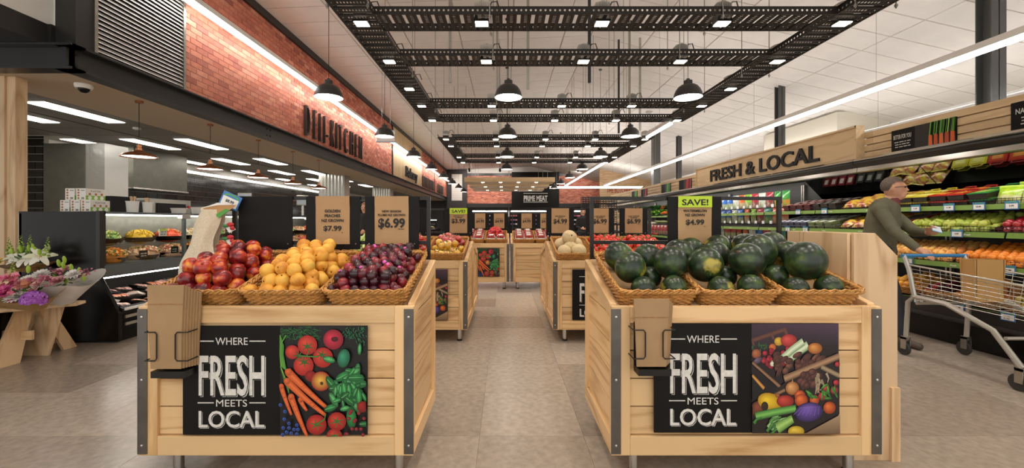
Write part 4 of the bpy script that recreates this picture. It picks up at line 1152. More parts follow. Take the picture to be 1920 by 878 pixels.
def plumpick(p, r, scale=1):
    if random.random() < .17: plum_s(p, (random.uniform(-.2, 1.3), random.uniform(-.7, .7), random.uniform(2.2, 4.0)), scale=scale)
    else: plum(p, r, scale=scale)
up = lambda R, z: R @ Matrix.Translation((0, .03, z))
pile(up(mA[0], .03), bwA-.035, .545, .079, 3, nect, .05, jit=.16, shrink=.36, scl=.11)
pile(up(mA[1], .03), bwA-.035, .545, .073, 3, peach, .05, jit=.16, shrink=.36, scl=.11)
pile(up(mA[2], .04), bwA-.035, .545, .053, 3, plumpick, .05, jit=.17, shrink=.38, scl=.12)

# ---- watermelons
def melon_mat():
    m, nt, b = newmat('watermelon_skin')
    tc = nd(nt, 'ShaderNodeTexCoord'); oi = nd(nt, 'ShaderNodeObjectInfo')
    sc = nd(nt, 'ShaderNodeVectorMath', operation='SCALE'); sc.inputs[0].default_value = (7, 3, 11); nt.links.new(oi.outputs['Random'], sc.inputs['Scale'])
    ad = nd(nt, 'ShaderNodeVectorMath', operation='ADD'); nt.links.new(tc.outputs['Object'], ad.inputs[0]); nt.links.new(sc.outputs[0], ad.inputs[1])
    n = nd(nt, 'ShaderNodeTexNoise', i_Scale=16., i_Detail=6.); nt.links.new(ad.outputs[0], n.inputs['Vector'])
    r = ramp(nt, [(.32, C('141f14')), (.48, C('1f2f1c')), (.6, C('334822')), (.72, C('56682f'))]); nt.links.new(n.outputs['Fac'], r.inputs['Fac'])
    dp = nd(nt, 'ShaderNodeVectorMath', operation='DOT_PRODUCT'); dp.inputs[1].default_value = (0, -.8/.086, 0); nt.links.new(tc.outputs['Object'], dp.inputs[0])
    n3 = nd(nt, 'ShaderNodeTexNoise', i_Scale=30., i_Detail=3.); nt.links.new(ad.outputs[0], n3.inputs['Vector'])
    a2 = nd(nt, 'ShaderNodeMath', operation='MULTIPLY_ADD'); a2.inputs[1].default_value = .4; nt.links.new(n3.outputs['Fac'], a2.inputs[0]); nt.links.new(dp.outputs['Value'], a2.inputs[2])
    r2 = ramp(nt, [(.86, (0,0,0)), (.97, (1,1,1))]); nt.links.new(a2.outputs[0], r2.inputs['Fac'])
    mx = nd(nt, 'ShaderNodeMixRGB'); mx.inputs[2].default_value = C('a89a3c'); nt.links.new(r2.outputs['Color'], mx.inputs[0]); nt.links.new(r.outputs['Color'], mx.inputs[1])
    n4 = nd(nt, 'ShaderNodeTexNoise', i_Scale=9., i_Detail=8., i_Roughness=.7); nt.links.new(ad.outputs[0], n4.inputs['Vector'])
    r4 = ramp(nt, [(.7, (0,0,0)), (.76, (1,1,1))]); nt.links.new(n4.outputs['Fac'], r4.inputs['Fac'])
    mx2 = nd(nt, 'ShaderNodeMixRGB'); mx2.inputs[2].default_value = C('b9a878'); nt.links.new(r4.outputs['Color'], mx2.inputs[0]); nt.links.new(mx.outputs[0], mx2.inputs[1])
    nt.links.new(mx2.outputs[0], b.inputs['Base Color']); b.inputs['Roughness'].default_value = .3; return m
melon0 = fruit('watermelon', 'dark green watermelon in the front right stand', 'watermelon', 'watermelons in the front right stand', MB().ell((0,0,0), (.086, .084, .09), 30, 20), melon_mat(),
    [('stem_scar', MB().ell((0, 0, .0885), (.008, .008, .003), 10, 5), BROWN)])
wm = Spawner(melon0)
WML = []
MEL = ((370,392,95,2.08),(580,398,98,2.08),(885,398,95,2.08),(1095,392,100,2.08),(1395,398,90,2.08),(1610,392,98,2.08),
                      (296,235,106,2.16),(555,240,110,2.16),(795,240,116,2.16),(1060,230,117,2.16),(1445,262,128,2.16),
                      (430,330,80,2.24),(930,330,82,2.24),(1262,312,88,2.24),(205,112,95,2.36),(390,155,95,2.34),(620,128,104,2.36),(850,150,102,2.34),(1145,152,116,2.32),(1335,162,100,2.36),
                      (695,95,82,2.5),(890,105,90,2.5),(1045,72,97,2.48),(1240,70,98,2.5))
def settle():
    """let the melons roll to rest: out of each other, inside the stand, down onto the basket floor or a neighbour"""
    p = np.array([tuple(P(1100+cx/3.556, 440+cy/3.556, Y_)) for cx, cy, r, Y_ in MEL])
    r = np.array([q[2]/3.556*q[3]/F*(.86 if q[3] in (2.08, 2.24) else .97) for q in MEL])
    sl = (1.0-.837)/.65; nrm = np.array((0, -sl, 1))/math.hypot(1, sl)
    t0 = p.copy()
    for it in range(900):
        p[:, 2] -= .0008*(it < 860); p[:, :2] += .12*(t0-p)[:, :2]*(it < 860)
        for _ in range(4):
            for a in range(len(p)):
                d = p-p[a]; L = np.sqrt((d*d).sum(1)); L[a] = 9
                for b in np.where(L < r+r[a])[0]:
                    u = (p[b]-p[a])/max(L[b], 1e-6); k = (r[a]+r[b]-L[b])/2; p[a] -= u*k; p[b] += u*k
            g = (p[:, 2]-(.837-.033+.012+sl*(p[:, 1]-1.985)+.05*np.clip((p[:, 1]-2.24)/.1, 0, 1)))*nrm[2]-r       # clearance over the sloping floor
            p += np.where(g < 0, -g, 0)[:, None]*nrm
            p[:, 0] = np.clip(p[:, 0], .565+r, 1.71-r); p[:, 1] = np.clip(p[:, 1], 2.01+r*.8, 2.60-r*.6)
    return [Vector(q) for q in p]
SET = settle()
for cx, cy, r, Y_ in MEL:
    s = r/3.556*Y_/F/.086*(.86 if Y_ in (2.08, 2.24) else .97); p = SET[len(WML)]
    yel = (cx, cy) in ((795,240), (885,398))
    WML.append((cx, cy, Y_)); row_ = {2.08: 'half hidden watermelon in the front row', 2.16: 'big watermelon in the second row', 2.24: 'watermelon deep in the gap of the pile', 2.36: 'watermelon in the upper row', 2.34: 'watermelon in the middle row', 2.32: 'large watermelon on top of the middle row', 2.5: 'watermelon along the very back', 2.48: 'watermelon high at the back'}[Y_]
    nth = sum(1 for w_ in WML if w_[2] == Y_)-1
    lab_ = row_+', %s from the left' % ('first', 'second', 'third', 'fourth', 'fifth', 'sixth')[nth]
    wm(p, label=lab_, rot=(random.uniform(-.3, .3), random.uniform(-.9, .9), random.uniform(-.5, .8)) if yel else (random.uniform(-.5, .5), random.uniform(-1.2, 1.2), random.uniform(1.3, 5.0)), scale=s)

# ---- hessian sack, tag cards and price ticket on the left stand
t = thing('hessian_sack', 'cream hessian sacks folded over the left end of the nectarine stand', 'sack', (-1.78, 2.5, 1.0))
m = MB(); nu, nv = 14, 18
HP = [(385, 497), (377, 470), (394, 440), (400, 415), (413, 398), (432, 395), (440, 400)]
for side in (0, 1):
    v = []
    for j in range(nv+1):
        q = j/nv
        zz = 1.31-.36*q; wd = .055+.05*q+.012*math.sin(q*9); xc = -1.755-.045*q-.03*math.sin(q*2.2)
        for i in range(nu+1):
            a = i/nu; x = xc+(a-.5)*2*wd
            yy = 2.47-.035*math.sin(PI*a)-.03*q+.007*math.sin(a*14+q*3)*q if side == 0 else 2.505+.02*math.sin(PI*a)
            v.append((x, yy, zz-(.025*(1-a))*q))
    f = [(j*(nu+1)+i, (j+1)*(nu+1)+i, (j+1)*(nu+1)+i+1, j*(nu+1)+i+1) for j in range(nv) for i in range(nu)]
    if side: f = [q[::-1] for q in f]
    m.add(v, f)
obj('cloth', m, mat('hessian', 'ddcdb2', .9, noise=.12, nscale=120, bump=.5, bscale=300), t, smooth=True)
obj('fold', MB().tube([(-1.82, 2.49, 1.305), (-1.76, 2.48, 1.318), (-1.70, 2.49, 1.305)], .02, 8), bpy.data.materials['hessian'], t, smooth=True)
t = thing('tag_card', 'red green and white printed card hanging above the hessian sack', 'card', (-1.66, 2.5, 1.3))
obj('card', MB().prism([(-1.80, 1.315), (-1.70, 1.26), (-1.60, 1.335), (-1.71, 1.345)], 'y', 2.455, 2.458), mat('card_tan', 'b98a55', .6), t)
obj('white_band', MB().prism([(-1.80, 1.318), (-1.71, 1.35), (-1.60, 1.338), (-1.71, 1.335)], 'y', 2.452, 2.455), M['white'], t)
obj('green_band', MB().prism([(-1.73, 1.275), (-1.70, 1.26), (-1.64, 1.305), (-1.66, 1.315)], 'y', 2.452, 2.455), mat('card_green', '4f9a3a', .5), t)
for k in range(3):
    t = thing('produce_tag', ('highest', 'middle', 'lowest')[k]+' red and green tagged net label beside the hessian sack', 'tag', (-1.66, 2.5, 1.2-.07*k))
    z = 1.22-.075*k
    obj('ribbon', MB().ell((-1.645, 2.47, z), (.022, .012, .014), 10, 6).ell((-1.63, 2.465, z-.022), (.014, .01, .012), 10, 6), mat('red_ribbon', 'b3252a', .5), t)
    obj('leaf', MB().ell((-1.672, 2.468, z-.008), (.018, .008, .01), 10, 6), mat('ribbon_green', '2f7a3a', .5), t)
    obj('tag_paper', MB().prism([(-1.655, z-.05), (-1.615, z-.03), (-1.635, z-.005), (-1.675, z-.02)], 'y', 2.474, 2.476), M['white'], t)
M['bluecard'] = mat('blue_card', '3a78b8', .4)
def ticket(label, loc, rz, rx=0, s=1.0, price='$8.99', group='shelf price tickets', ry=0):
    t = thing('price_ticket', label, 'price ticket', (0, 0, 0), group)
    obj('card', MB().box(-.055, .055, 0, .003, -.04, .04), M['bluecard'], t)
    obj('rainbow', MB().prism([(.045*math.cos(a), .018+.018*math.sin(a)) for a in [PI*k/8 for k in range(9)]]+[(.034*math.cos(a), .018+.01*math.sin(a)) for a in [PI*(8-k)/8 for k in range(9)]], 'y', -.001, 0), mat('rainbow_green', '59a84a', .5), t)
    obj('label_paper', MB().box(-.046, .046, -.0015, 0, -.032, .016), M['white'], t)
    if price: obj('lettering', place(text(price, .017, None, .0005, .03), (0, -.002, -.012)), M['ink'], t)
    else: obj('print_lines', place(scribble(.06, .011, 2, 4), (0, -.002, -.004)), M['ink'], t)
    t.location = loc; t.rotation_euler = (rx, ry, rz); t.scale = (s, s, s); return t
ticket('blue rainbow price card reading $8.99 clipped above the hessian sack', (-1.685, 2.53, 1.365), 0, 0, 1.1, '$8.99', None, -.42*-1)
obj('ticket_clip', MB().tube([(-1.70, 2.535, 1.315), (-1.69, 2.535, 1.33), (-1.685, 2.535, 1.345)], .004, 6), M['white'], label='small white clip holding the $8.99 card', cat='clip')

# ---- plywood weigh station beside the right stand
t = thing('plywood_cabinet', 'tall raw plywood cabinet with a cut corner beside the watermelon stand', 'cabinet', (1.92, 2.36, 0))
obj('side_panel', MB().box(1.785, 1.803, 2.16, 2.62, 0, 1.178), M['ply_z'], t, bevel=.002)
obj('front_panel', MB().prism([(1.803, 0), (2.03, 0), (2.03, 1.06), (1.915, 1.178), (1.803, 1.178)], 'y', 2.14, 2.158), M['ply_z'], t, bevel=.002)
obj('side_panel', MB().box(2.012, 2.03, 2.158, 2.62, 0, 1.06), M['ply_z'], t)
obj('back_panel', MB().prism([(1.803, 0), (2.03, 0), (2.03, 1.06), (1.915, 1.178), (1.803, 1.178)], 'y', 2.60, 2.62), M['ply_z'], t)
obj('sloping_top', MB().prism([(2.03, 1.045), (2.03, 1.06), (1.915, 1.178), (1.905, 1.165)], 'y', 2.158, 2.60), M['ply_y'], t)
obj('kick_board', MB().box(1.99, 2.033, 2.128, 2.14, 0, .38), M['ply_z'], t)

# ---- second island, facing the camera and back to back behind it
t2, m2, bw2 = stand('left pine crate stand of capsicum packs and corn in the second island', -1.69, -.39, 4.22, .75)
t3, m3, bw3 = stand('right pine crate stand of rockmelons and tomatoes in the second island', .485, 1.785, 4.22, .75)
t4, m4, bw4 = stand('left pine crate stand backing the second island away from camera', -1.69, -.39, 5.72+.05, .75, True)
t5, m5, bw5 = stand('right pine crate stand backing the second island away from camera', .485, 1.785, 5.72+.05, .75, True)
poster('WHERE FRESH MEETS LOCAL board with crate print on the second left stand', -1.46, 4.22, .233, 2)
poster('WHERE FRESH MEETS LOCAL board with tomatoes print on the second right stand', .68, 4.22, .233, 1)
YS = 4.22+.75-.002
price_sign('blank black price board above the corn', -1.1, YS, [], '', blank=True)
price_sign('kraft price sign with lime SAVE strip reading CAPSICUM 2 PACK $3.99', -.565, YS, ['CAPSICUM 2 PACK', 'NZ GROWN'], '$3.99', True, psz=.055, pw=.165, note=.012)
price_sign('kraft price sign reading ROCK MELON $4.99', .655, YS, ['ROCK MELON NZ', 'GROWN'], '$4.99', psz=.058, pw=.165, note=.012)
price_sign('left of the two kraft price signs reading LOOSE TOMATOES $6.99', 1.13, YS, ['LOOSE TOMATOES', 'NZ GROWN'], '$6.99', psz=.058, pw=.165, note=.012)
price_sign('right of the two kraft price signs reading LOOSE TOMATOES $6.99', 1.535, YS, ['LOOSE TOMATOES', 'NZ GROWN'], '$6.99', psz=.058, pw=.165, note=.012)
for mats, bw, who in ((m2, bw2, ('corn', 'corn and capsicum packs', 'yellow and red capsicum packs')), (m3, bw3, ('rockmelons', 'tomatoes beside the rockmelons', 'tomatoes at the right end'))):
    for i, R in enumerate(mats):
        basket(R @ Matrix.Translation((0, .025+.33, 0)), bw-.004, .68, .095, 'wicker basket of %s on the second island' % who[i])
for mats, bw, s in ((m4, bw4, 'left'), (m5, bw5, 'right')):
    for i, R in enumerate(mats): basket(R @ Matrix.Translation((0, .025+.33, 0)), bw-.004, .68, .095, '%s wicker basket on the far side of the %s second island stand' % (('first', 'middle', 'last')[i], s))
rock = Spawner(fruit('rockmelon', 'pale netted rockmelon piled in a basket on the second island', 'melon', 'rockmelons', MB().ell((0,0,0), .078, 24, 16), ROCK, [('stem_scar', MB().ell((0, 0, .077), (.009, .009, .003), 8, 4), BROWN)]))
pile(up(m3[0], .03), bw3-.03, .66, .155, 3, rock, .07, jit=.05, scl=.06)
cal = MB()
for k in range(5):
    a = 2*PI*k/5; cal.add([(0, 0, .034), (.006*math.cos(a+1.2), .006*math.sin(a+1.2), .036), (.028*math.cos(a), .028*math.sin(a), .034), (.006*math.cos(a-1.2), .006*math.sin(a-1.2), .036)], [(0, 3, 2, 1)])
cal.tube([(0, 0, .033), (.003, 0, .05), (.012, 0, .058)], .003, 5)
tomato = Spawner(fruit('tomato', 'red vine tomato heaped in a basket on the second island', 'tomato', 'loose tomatoes', MB().ell((0,0,0), (.038, .038, .034), 18, 11, fn=lambda d: 1-.1*math.exp(-((1-d.z)/.05))), TOM, [('calyx', cal, GREEN)]))
for R in m3[1:]: pile(up(R, .035), bw3-.035, .66, .078, 2, tomato, .045, tilt=.7, jit=.1, shrink=.4)
# capsicum twin packs and corn
YC = fruitmat('yellow_capsicum', [(.3, 'd99a1c'), (.6, 'e9b52a'), (.85, 'ecc343')], 10, .2, .12, .3)
RC = fruitmat('red_capsicum', [(.3, 'b3201c'), (.6, 'c9332a'), (.85, 'd8584a')], 10, .2, .12, .3)
def caps(c, r): return MB().ell(c, (r, r, r*1.05), 16, 10, fn=lambda d: 1+.07*math.cos(4*math.atan2(d.y, d.x))*(1-d.z*d.z)-.12*math.exp(-((1-d.z)/.06)))
def cappack(m_, nm):
    t = thing('capsicum_pack', 'clear twin pack of %s capsicums in the second left stand' % nm, 'capsicum pack', (0, 0, 0), nm+' capsicum packs')
    for s in (-1, 1):
        c = obj('capsicum', caps((s*.036, 0, .036), .037), m_, t, smooth=True); obj('stalk', MB().tube([(s*.036, 0, .066), (s*.036+.004, 0, .085)], .006, 6), GREEN, c)
    obj('wrap', MB().ell((0, 0, .036), (.082, .046, .043), 16, 10), M['film'], t, smooth=True)
    return t
cy, cr = Spawner(cappack(YC, 'yellow')), Spawner(cappack(RC, 'red'))
def cpick(lim):
    def f(p, r, scale=1): (cy if p.y < lim+random.uniform(-.08, .08) else cr)(p-Vector((0, 0, .03)), (random.uniform(-.5, .5), random.uniform(-.4, .4), random.uniform(-.5, .5)), scale=scale)
    return f
pile(up(m2[2], .02), bw2-.06, .66, .115, 2, cpick(4.55), .05, jit=.06)
pile(up(m2[1], .02), bw2-.06, .66, .115, 2, cpick(4.45), .05, jit=.06)
CORN = fruitmat('corn_husk', [(.3, '9db25a'), (.6, 'b9c878'), (.85, 'd3d89a')], 12, .6, .15)
co = MB().lathe([(.004, -.11), (.022, -.09), (.03, -.04), (.031, .02), (.022, .08), (.01, .11), (.004, .13)], 12)
corn = Spawner(fruit('corn_cob', 'green husked corn cob lying behind the plums on the second island', 'corn', 'corn cobs', co, CORN, [('silk', MB().lathe([(.006, .12), (.01, .145), (.002, .16)], 8), BROWN)]))
for L in range(3):
    for i in range(6):
        for j in range(3):
            p = m2[0] @ Vector((-.16+i*.062+.02*(L % 2), .17+j*.2, .06+.05*L)); corn(p, (PI/2+.25+random.uniform(-.1, .1), 0, random.uniform(-.25, .25)))

# ---- cross stands closing the aisle
t6, m6, bw6 = stand('far pine crate stand of strawberries with vegetable print at the aisle end', -1.235, .065, 7.53, .75)
t7, m7, bw7 = stand('far plain pine crate stand of berry punnets at the aisle end', .095, 1.395, 7.53, .75)
poster('small far WHERE FRESH MEETS LOCAL board with tomatoes print at the aisle end', -.98, 7.53, .233, 1)
YS = 7.53+.75-.002
for i, x in enumerate((-.51, -.13, .42, .80)):
    price_sign('%s of the four kraft price signs reading $4.99 at the aisle end' % ('leftmost', 'second from left', 'third from left', 'rightmost')[i], x, YS, 'print', '$4.99', psz=.055, pw=.16, note=.011, w=.36)
SB = fruitmat('strawberry_skin', [(.3, 'a81c22'), (.6, 'c62a2c'), (.85, 'd64a40')], 40, .35, .15)
PUN = glassmat('punnet_plastic', (.96, .93, .93, 1), .2, .1)
def punnet():
    t = thing('berry_punnet', 'clear punnet of red strawberries at the aisle end', 'punnet', (0, 0, 0), 'strawberry punnets')
    m = MB(); R = random.Random(3)
    for i in range(4):
        for j in range(3):
            m.ell((-.055+i*.036, -.035+j*.034, .03+R.uniform(0, .008)), (.019, .018, .021), 8, 6)
    obj('strawberries', m, SB, t, smooth=True, kind='stuff')
    obj('tray', MB().box(-.08, .08, -.06, .06, 0, .008), M['white'], t)
    obj('lid', MB().prism([(-.08, .005), (.08, .005), (.075, .06), (-.075, .06)], 'y', -.06, .06), PUN, t, bevel=.006)
    obj('label', MB().box(-.04, .04, -.03, .03, .0605, .062), M['white'], t)
    return t
pun = Spawner(punnet())
for mats, bw in ((m6, bw6), (m7, bw7)):
    for i, R in enumerate(mats):
        basket(R @ Matrix.Translation((0, .025+.33, 0)), bw-.004, .68, .095, 'wicker basket of berry punnets, %s on the %s aisle end stand' % (('left', 'middle', 'right')[i], 'left' if mats is m6 else 'right'))
        for L in range(2):
            for a in range(2):
                for b in range(4):
                    if mats is m6 and i == 2 and L == 1 and b > 0: continue
                    p = R @ Vector((-.085+a*.172, .11+b*.145+.05*L, .03+.064*L)); pun(p, (random.uniform(.15, .28), 0, random.uniform(-.06, .06)))
sbf = Spawner(fruit('strawberry_bag', 'loose red fruit with dark tops heaped behind the strawberry punnets', 'strawberry', 'loose strawberries', MB().ell((0,0,0), (.04, .04, .036), 14, 9), SB, [('leaf_cap', cal, mat('dark_leaf', '2a2a1c', .7))]))
pile(up(m6[2], .07), bw6-.06, .66, .078, 2, sbf, .05, jit=.12, ymin=.24)
# ================================================================== PRODUCE COOLER
SH = ((4.42, .40, .62, .10), (4.52, .80, .60, .14), (4.66, 1.11, .56, .14), (4.76, 1.385, .54, .12))   # front x, z, depth, rise
M['strip_green'] = mat('shelf_strip_green', '6c8a38', .5)
M['coolerblk'] = mat('cooler_black', '171513', .4)
M['mirror'] = mat('mirror_glass', 'b9c2bd', .06, 1)
mods = [2.6, 5.1, 7.6, 10.1, 12.6, 15.1, 17.6]
who = ['nearest produce cooler bay of snack trays, pears and oranges', 'cooler bay of punnets and yellow nets behind the shopper', 'cooler bay of hanging salad bags under the FRESH & LOCAL board',
       'fourth cooler bay from the front, behind the watermelon sign', 'fifth cooler bay from the front, of leafy greens', 'farthest produce cooler bay']
FR = text('Fresh', .02, None, .0006, .01); FR.v = [(p[1], -p[0], p[2]) for p in FR.v]; FRM = FR.mesh('lettering'); FRM.materials.append(M['chalk'])
for i, w in enumerate(who):
    a, b = mods[i]+.004, mods[i+1]-.004
    t = thing('produce_cooler', w, 'refrigerated display', (5.0, (a+b)/2, 0))
    obj('kick_panel', MB().box(4.52, 4.56, a, b, 0, .24), M['blackgloss'], t)
    obj('base', MB().box(4.45, 5.55, a, b, .24, .36).box(4.40, 4.46, a, b, .30, .42), M['coolerblk'], t)
    obj('bumper', MB().box(4.385, 4.40, a, b, .27, .30), M['darkbeam'], t)
    obj('back_panel', MB().box(5.5, 5.6, a, b, .3, 2.0), M['coolerblk'], t)
    obj('canopy', MB().box(4.42, 5.6, a, b, 1.965, 2.01), M['coolerblk'], t)
    obj('fascia', MB().prism([(4.28, 1.945), (4.31, 2.005), (4.44, 2.012), (4.44, 1.90), (4.34, 1.90)], 'y', a, b), M['darkbeam'], t)
    obj('fascia_trim', MB().prism([(4.275, 1.985), (4.31, 2.012), (4.31, 2.0), (4.285, 1.975)], 'y', a, b).prism([(4.33, 1.845), (4.36, 1.835), (4.38, 1.885), (4.34, 1.895)], 'y', a, b), M['chrome'], t)
    obj('lamp', MB().box(4.46, 4.5, a+.03, b-.03, 1.935, 1.962), M['led'], t)
    for k, (xf, z, d, rise) in enumerate(SH):
        s = obj('shelf', MB().prism([(xf, z), (xf+d, z+rise), (xf+d, z+rise-.02), (xf, z-.025)], 'y', a, b), M['coolerblk'], t)
        n = 2; L = (b-a)/n
        for q in range(n):
            g = obj('label_strip', MB().prism([(xf-.012, z-.03), (xf-.006, z-.03), (xf+.006, z+.022), (xf, z+.022)], 'y', a+q*L+.01, a+(q+1)*L-.01), M['strip_green'], s)
        for q in range(4):
            f_ = obj('lettering', FRM, None, t); f_.location = (xf-.0145-5.0, a+(q+.5)*L/2-(a+b)/2, z-.014); f_.rotation_euler.y = .22
        if k in (1, 2, 3):
            wf = MB()
            for zz in (z+.03, z+.052, z+.074): wf.tube([(xf+.006, a+.01, zz), (xf+.006, b-.01, zz)], .0022, 4)
            yy = a+.02
            while yy < b: wf.tube([(xf+.006, yy, z), (xf+.006, yy, z+.08)], .0018, 4); yy += .03
            obj('wire_fence', wf, M['blackmetal'], s)
    if i < 2:
        for q in range(2):
            y0, y1 = a+q*(b-a)/2, a+(q+1)*(b-a)/2-.004
            if i == 1 and q == 1: y1 = y0+.7
            obj('mirror', MB().prism([(5.44, 1.57), (5.10, 1.93), (5.106, 1.936), (5.446, 1.576)], 'y', y0, y1), M['mirror'], t)
    for yy in (a+.02, b-.02):
        obj('bracket', MB().box(5.46, 5.5, yy-.012, yy+.012, .4, 1.9), M['steel'], t)
# the near end cheek
def shelfmx(k, y0, y1, dz=.004):
    xf, z, d, rise = SH[k]
    return Matrix.Translation((xf+.012, (y0+y1)/2, z+dz)) @ Matrix.Rotation(-PI/2, 4, 'Z') @ Matrix.Rotation(math.atan2(rise, d), 4, 'X'), y1-y0, d-.04
def ball(name, lab, cat, grp, r, m, fn=None, extra=None, nu=14, nv=9): return Spawner(fruit(name, lab, cat, grp, MB().ell((0,0,0), r, nu, nv, fn=fn), m, extra))
pearm = MB().lathe([(.001, -.036), (.015, -.034), (.029, -.022), (.034, -.005), (.031, .012), (.021, .03), (.015, .045), (.009, .054), (.001, .055)], 14, cap=False)
pear = Spawner(fruit('pear', 'green pear piled on the cooler shelf below the snack trays', 'pear', 'pears in the cooler', pearm, PEAR, [('stem', MB().tube([(0, 0, .052), (.004, 0, .075)], .002, 5), BROWN)]))
applem = MB().lathe([(.001, -.024), (.012, -.029), (.027, -.022), (.036, -.002), (.035, .014), (.025, .028), (.012, .03), (.001, .022)], 16, cap=False)
apple = Spawner(fruit('red_apple', 'red apple piled beside the pears on the cooler shelf', 'apple', 'red apples in the cooler', applem, APPLE, [('stem', MB().tube([(0, 0, .02), (.004, 0, .04)], .0018, 5), BROWN)]))
orange = ball('orange', 'bright orange piled on the cooler shelf under the pears', 'orange', 'oranges in the cooler', (.037, .037, .036), ORANGE)
cpeach = Spawner(fruit('cooler_peach', 'yellow peach piled next to the oranges in the cooler', 'peach', 'peaches in the cooler', MB().ell((0,0,0), .035, 16, 11, fn=seam),
      fruitmat('cooler_peach_skin', [(.3, 'd98a4a'), (.5, 'e8b25a'), (.75, 'edc070')], 20, .6, .15)))
def shelfpile(k, y0, y1, D, layers, sp, z0=None, tilt=PI, dz=.004, **kw):
    R, w, d = shelfmx(k, y0, y1, dz); return pile(R, w, d, D, layers, sp, z0, tilt, **kw)
shelfpile(2, 3.98, 4.86, .072, 2, pear, .036, jit=.1, shrink=.3)
shelfpile(2, 3.25, 3.97, .074, 2, apple, .034, .8, jit=.06, shrink=.3)
shelfpile(1, 3.2, 4.18, .073, 2, orange, .037, jit=.05, shrink=.3)
shelfpile(1, 4.19, 5.1, .07, 2, cpeach, .036, jit=.08, shrink=.3)
# bottom deck baskets
cplum = spawn_copy(plum0, 'dark plum in a basket on the bottom deck of the cooler', 'plums in the cooler')
kiwi = Spawner(fruit('gold_kiwifruit', 'olive gold kiwifruit in a basket on the bottom deck of the cooler', 'kiwifruit', 'kiwifruit in the cooler', MB().ell((0,0,0), (.026, .026, .034), 14, 9), KIWI))
apr = Spawner(fruit('large_peach', 'pink yellow peach in a basket on the bottom deck of the cooler', 'peach', 'peaches on the bottom deck', MB().ell((0,0,0), .04, 16, 11, fn=seam),
      fruitmat('pink_peach', [(.3, 'd97a4a'), (.5, 'e8a25a'), (.75, 'edb86a')], 16, .6, .15)))
lem = Spawner(fruit('yellow_fruit', 'small yellow peach in the bottom deck basket nearest the plywood cabinet', 'peach', 'yellow fruit on the bottom deck', MB().ell((0,0,0), .033, 14, 9, fn=seam), PEACH))
capl = Spawner(fruit('red_fruit', 'red nectarine at the near end of the cooler bottom deck', 'nectarine', 'red fruit on the bottom deck', MB().ell((0,0,0), .037, 14, 9, fn=seam), NECT))
for y0, y1, D, sp, nm in ((4.52, 4.92, .066, lem, 'yellow peaches'), (4.14, 4.5, .053, cplum, 'plums'), (3.76, 4.12, .08, apr, 'pink peaches'), (3.38, 3.74, .056, kiwi, 'kiwifruit'), (3.0, 3.36, .074, capl, 'nectarines')):
    R, w, d = shelfmx(0, y0, y1, .02)
    basket(R @ Matrix.Translation((0, .3, 0)), .36, .55, .08, 'wicker basket of %s on the cooler bottom deck' % nm, 'wicker baskets in the cooler')
    pile(R @ Matrix.Translation((0, .035, .0)), .31, .5, D, 3, sp, D*.5+.02, jit=.08)
for y0, y1 in ((5.0, 6.0), (6.05, 7.0)):
    pass
# ---- packs
def pk(name, label, cat, group, parts):
    t = thing(name, label, cat, (0, 0, 0), group)
    for nm, mb, m in parts: obj(nm, mb, m, t)
    return Spawner(t)
def lidtray(name, label, group, rim, mid, lab):
    return pk(name, label, 'snack tray', group, [
        ('tray', MB().prism([(-.075, 0), (.075, 0), (.085, .05), (-.085, .05)], 'y', -.085, .085), mat(name+'_tray', '2b2622', .4)),
        ('lid_rim', MB().box(-.09, .09, -.09, .09, .05, .06), mat(name+'_rim', rim, .3)),
        ('lid_window', MB().box(-.072, .072, -.072, .072, .06, .064), mat(name+'_mid', mid, .25)),
        ('lid_label', MB().box(-.05, .05, -.045, .045, .064, .066), mat(name+'_label', lab, .4)),
        ('handle', MB().tube([(-.06, .09, .058), (-.05, .115, .07), (.05, .115, .07), (.06, .09, .058)], .006, 6), bpy.data.materials[name+'_rim'])])
ytray = lidtray('yellow_snack_tray', 'yellow lidded snack tray on the top cooler shelf', 'yellow snack trays', 'cbb92a', 'ddd25a', 'e6dc84')
rtray = lidtray('red_snack_tray', 'red lidded snack tray on the top cooler shelf', 'red snack trays', 'b3211f', 'c2452a', 'd88a2c')
gtray = lidtray('green_snack_tray', 'green lidded snack tray on the top cooler shelf', 'green snack trays', '1f8040', '6aa84a', 'b8cc5c')
def shelfgrid(k, y0, y1, dx, dy, sp, layers=1, lh=.06, rot=0, dz=.01, jit=.004, rows=None, tilt=0):
    R, w, d = shelfmx(k, y0, y1, dz); th = math.atan2(SH[k][3], SH[k][2])
    n = max(1, int((y1-y0)/dx)); r = rows or int(d/dy)
    for L in range(layers):
        for i in range(n):
            for j in range(r):
                p = R @ Vector((-w/2+w*(i+.5)/n+random.uniform(-jit, jit), dy*(j+.5)+random.uniform(-jit, jit), lh*L))
                sp(p, (th+tilt, random.uniform(-.03, .03), -PI/2+rot+random.uniform(-.05, .05)))
shelfgrid(3, 4.66, 5.04, .185, .2, ytray, 2, .07, rows=2)
shelfgrid(3, 4.28, 4.66, .185, .2, rtray, 2, .07, rows=2)
shelfgrid(3, 4.08, 4.27, .185, .2, gtray, 2, .07, rows=2)
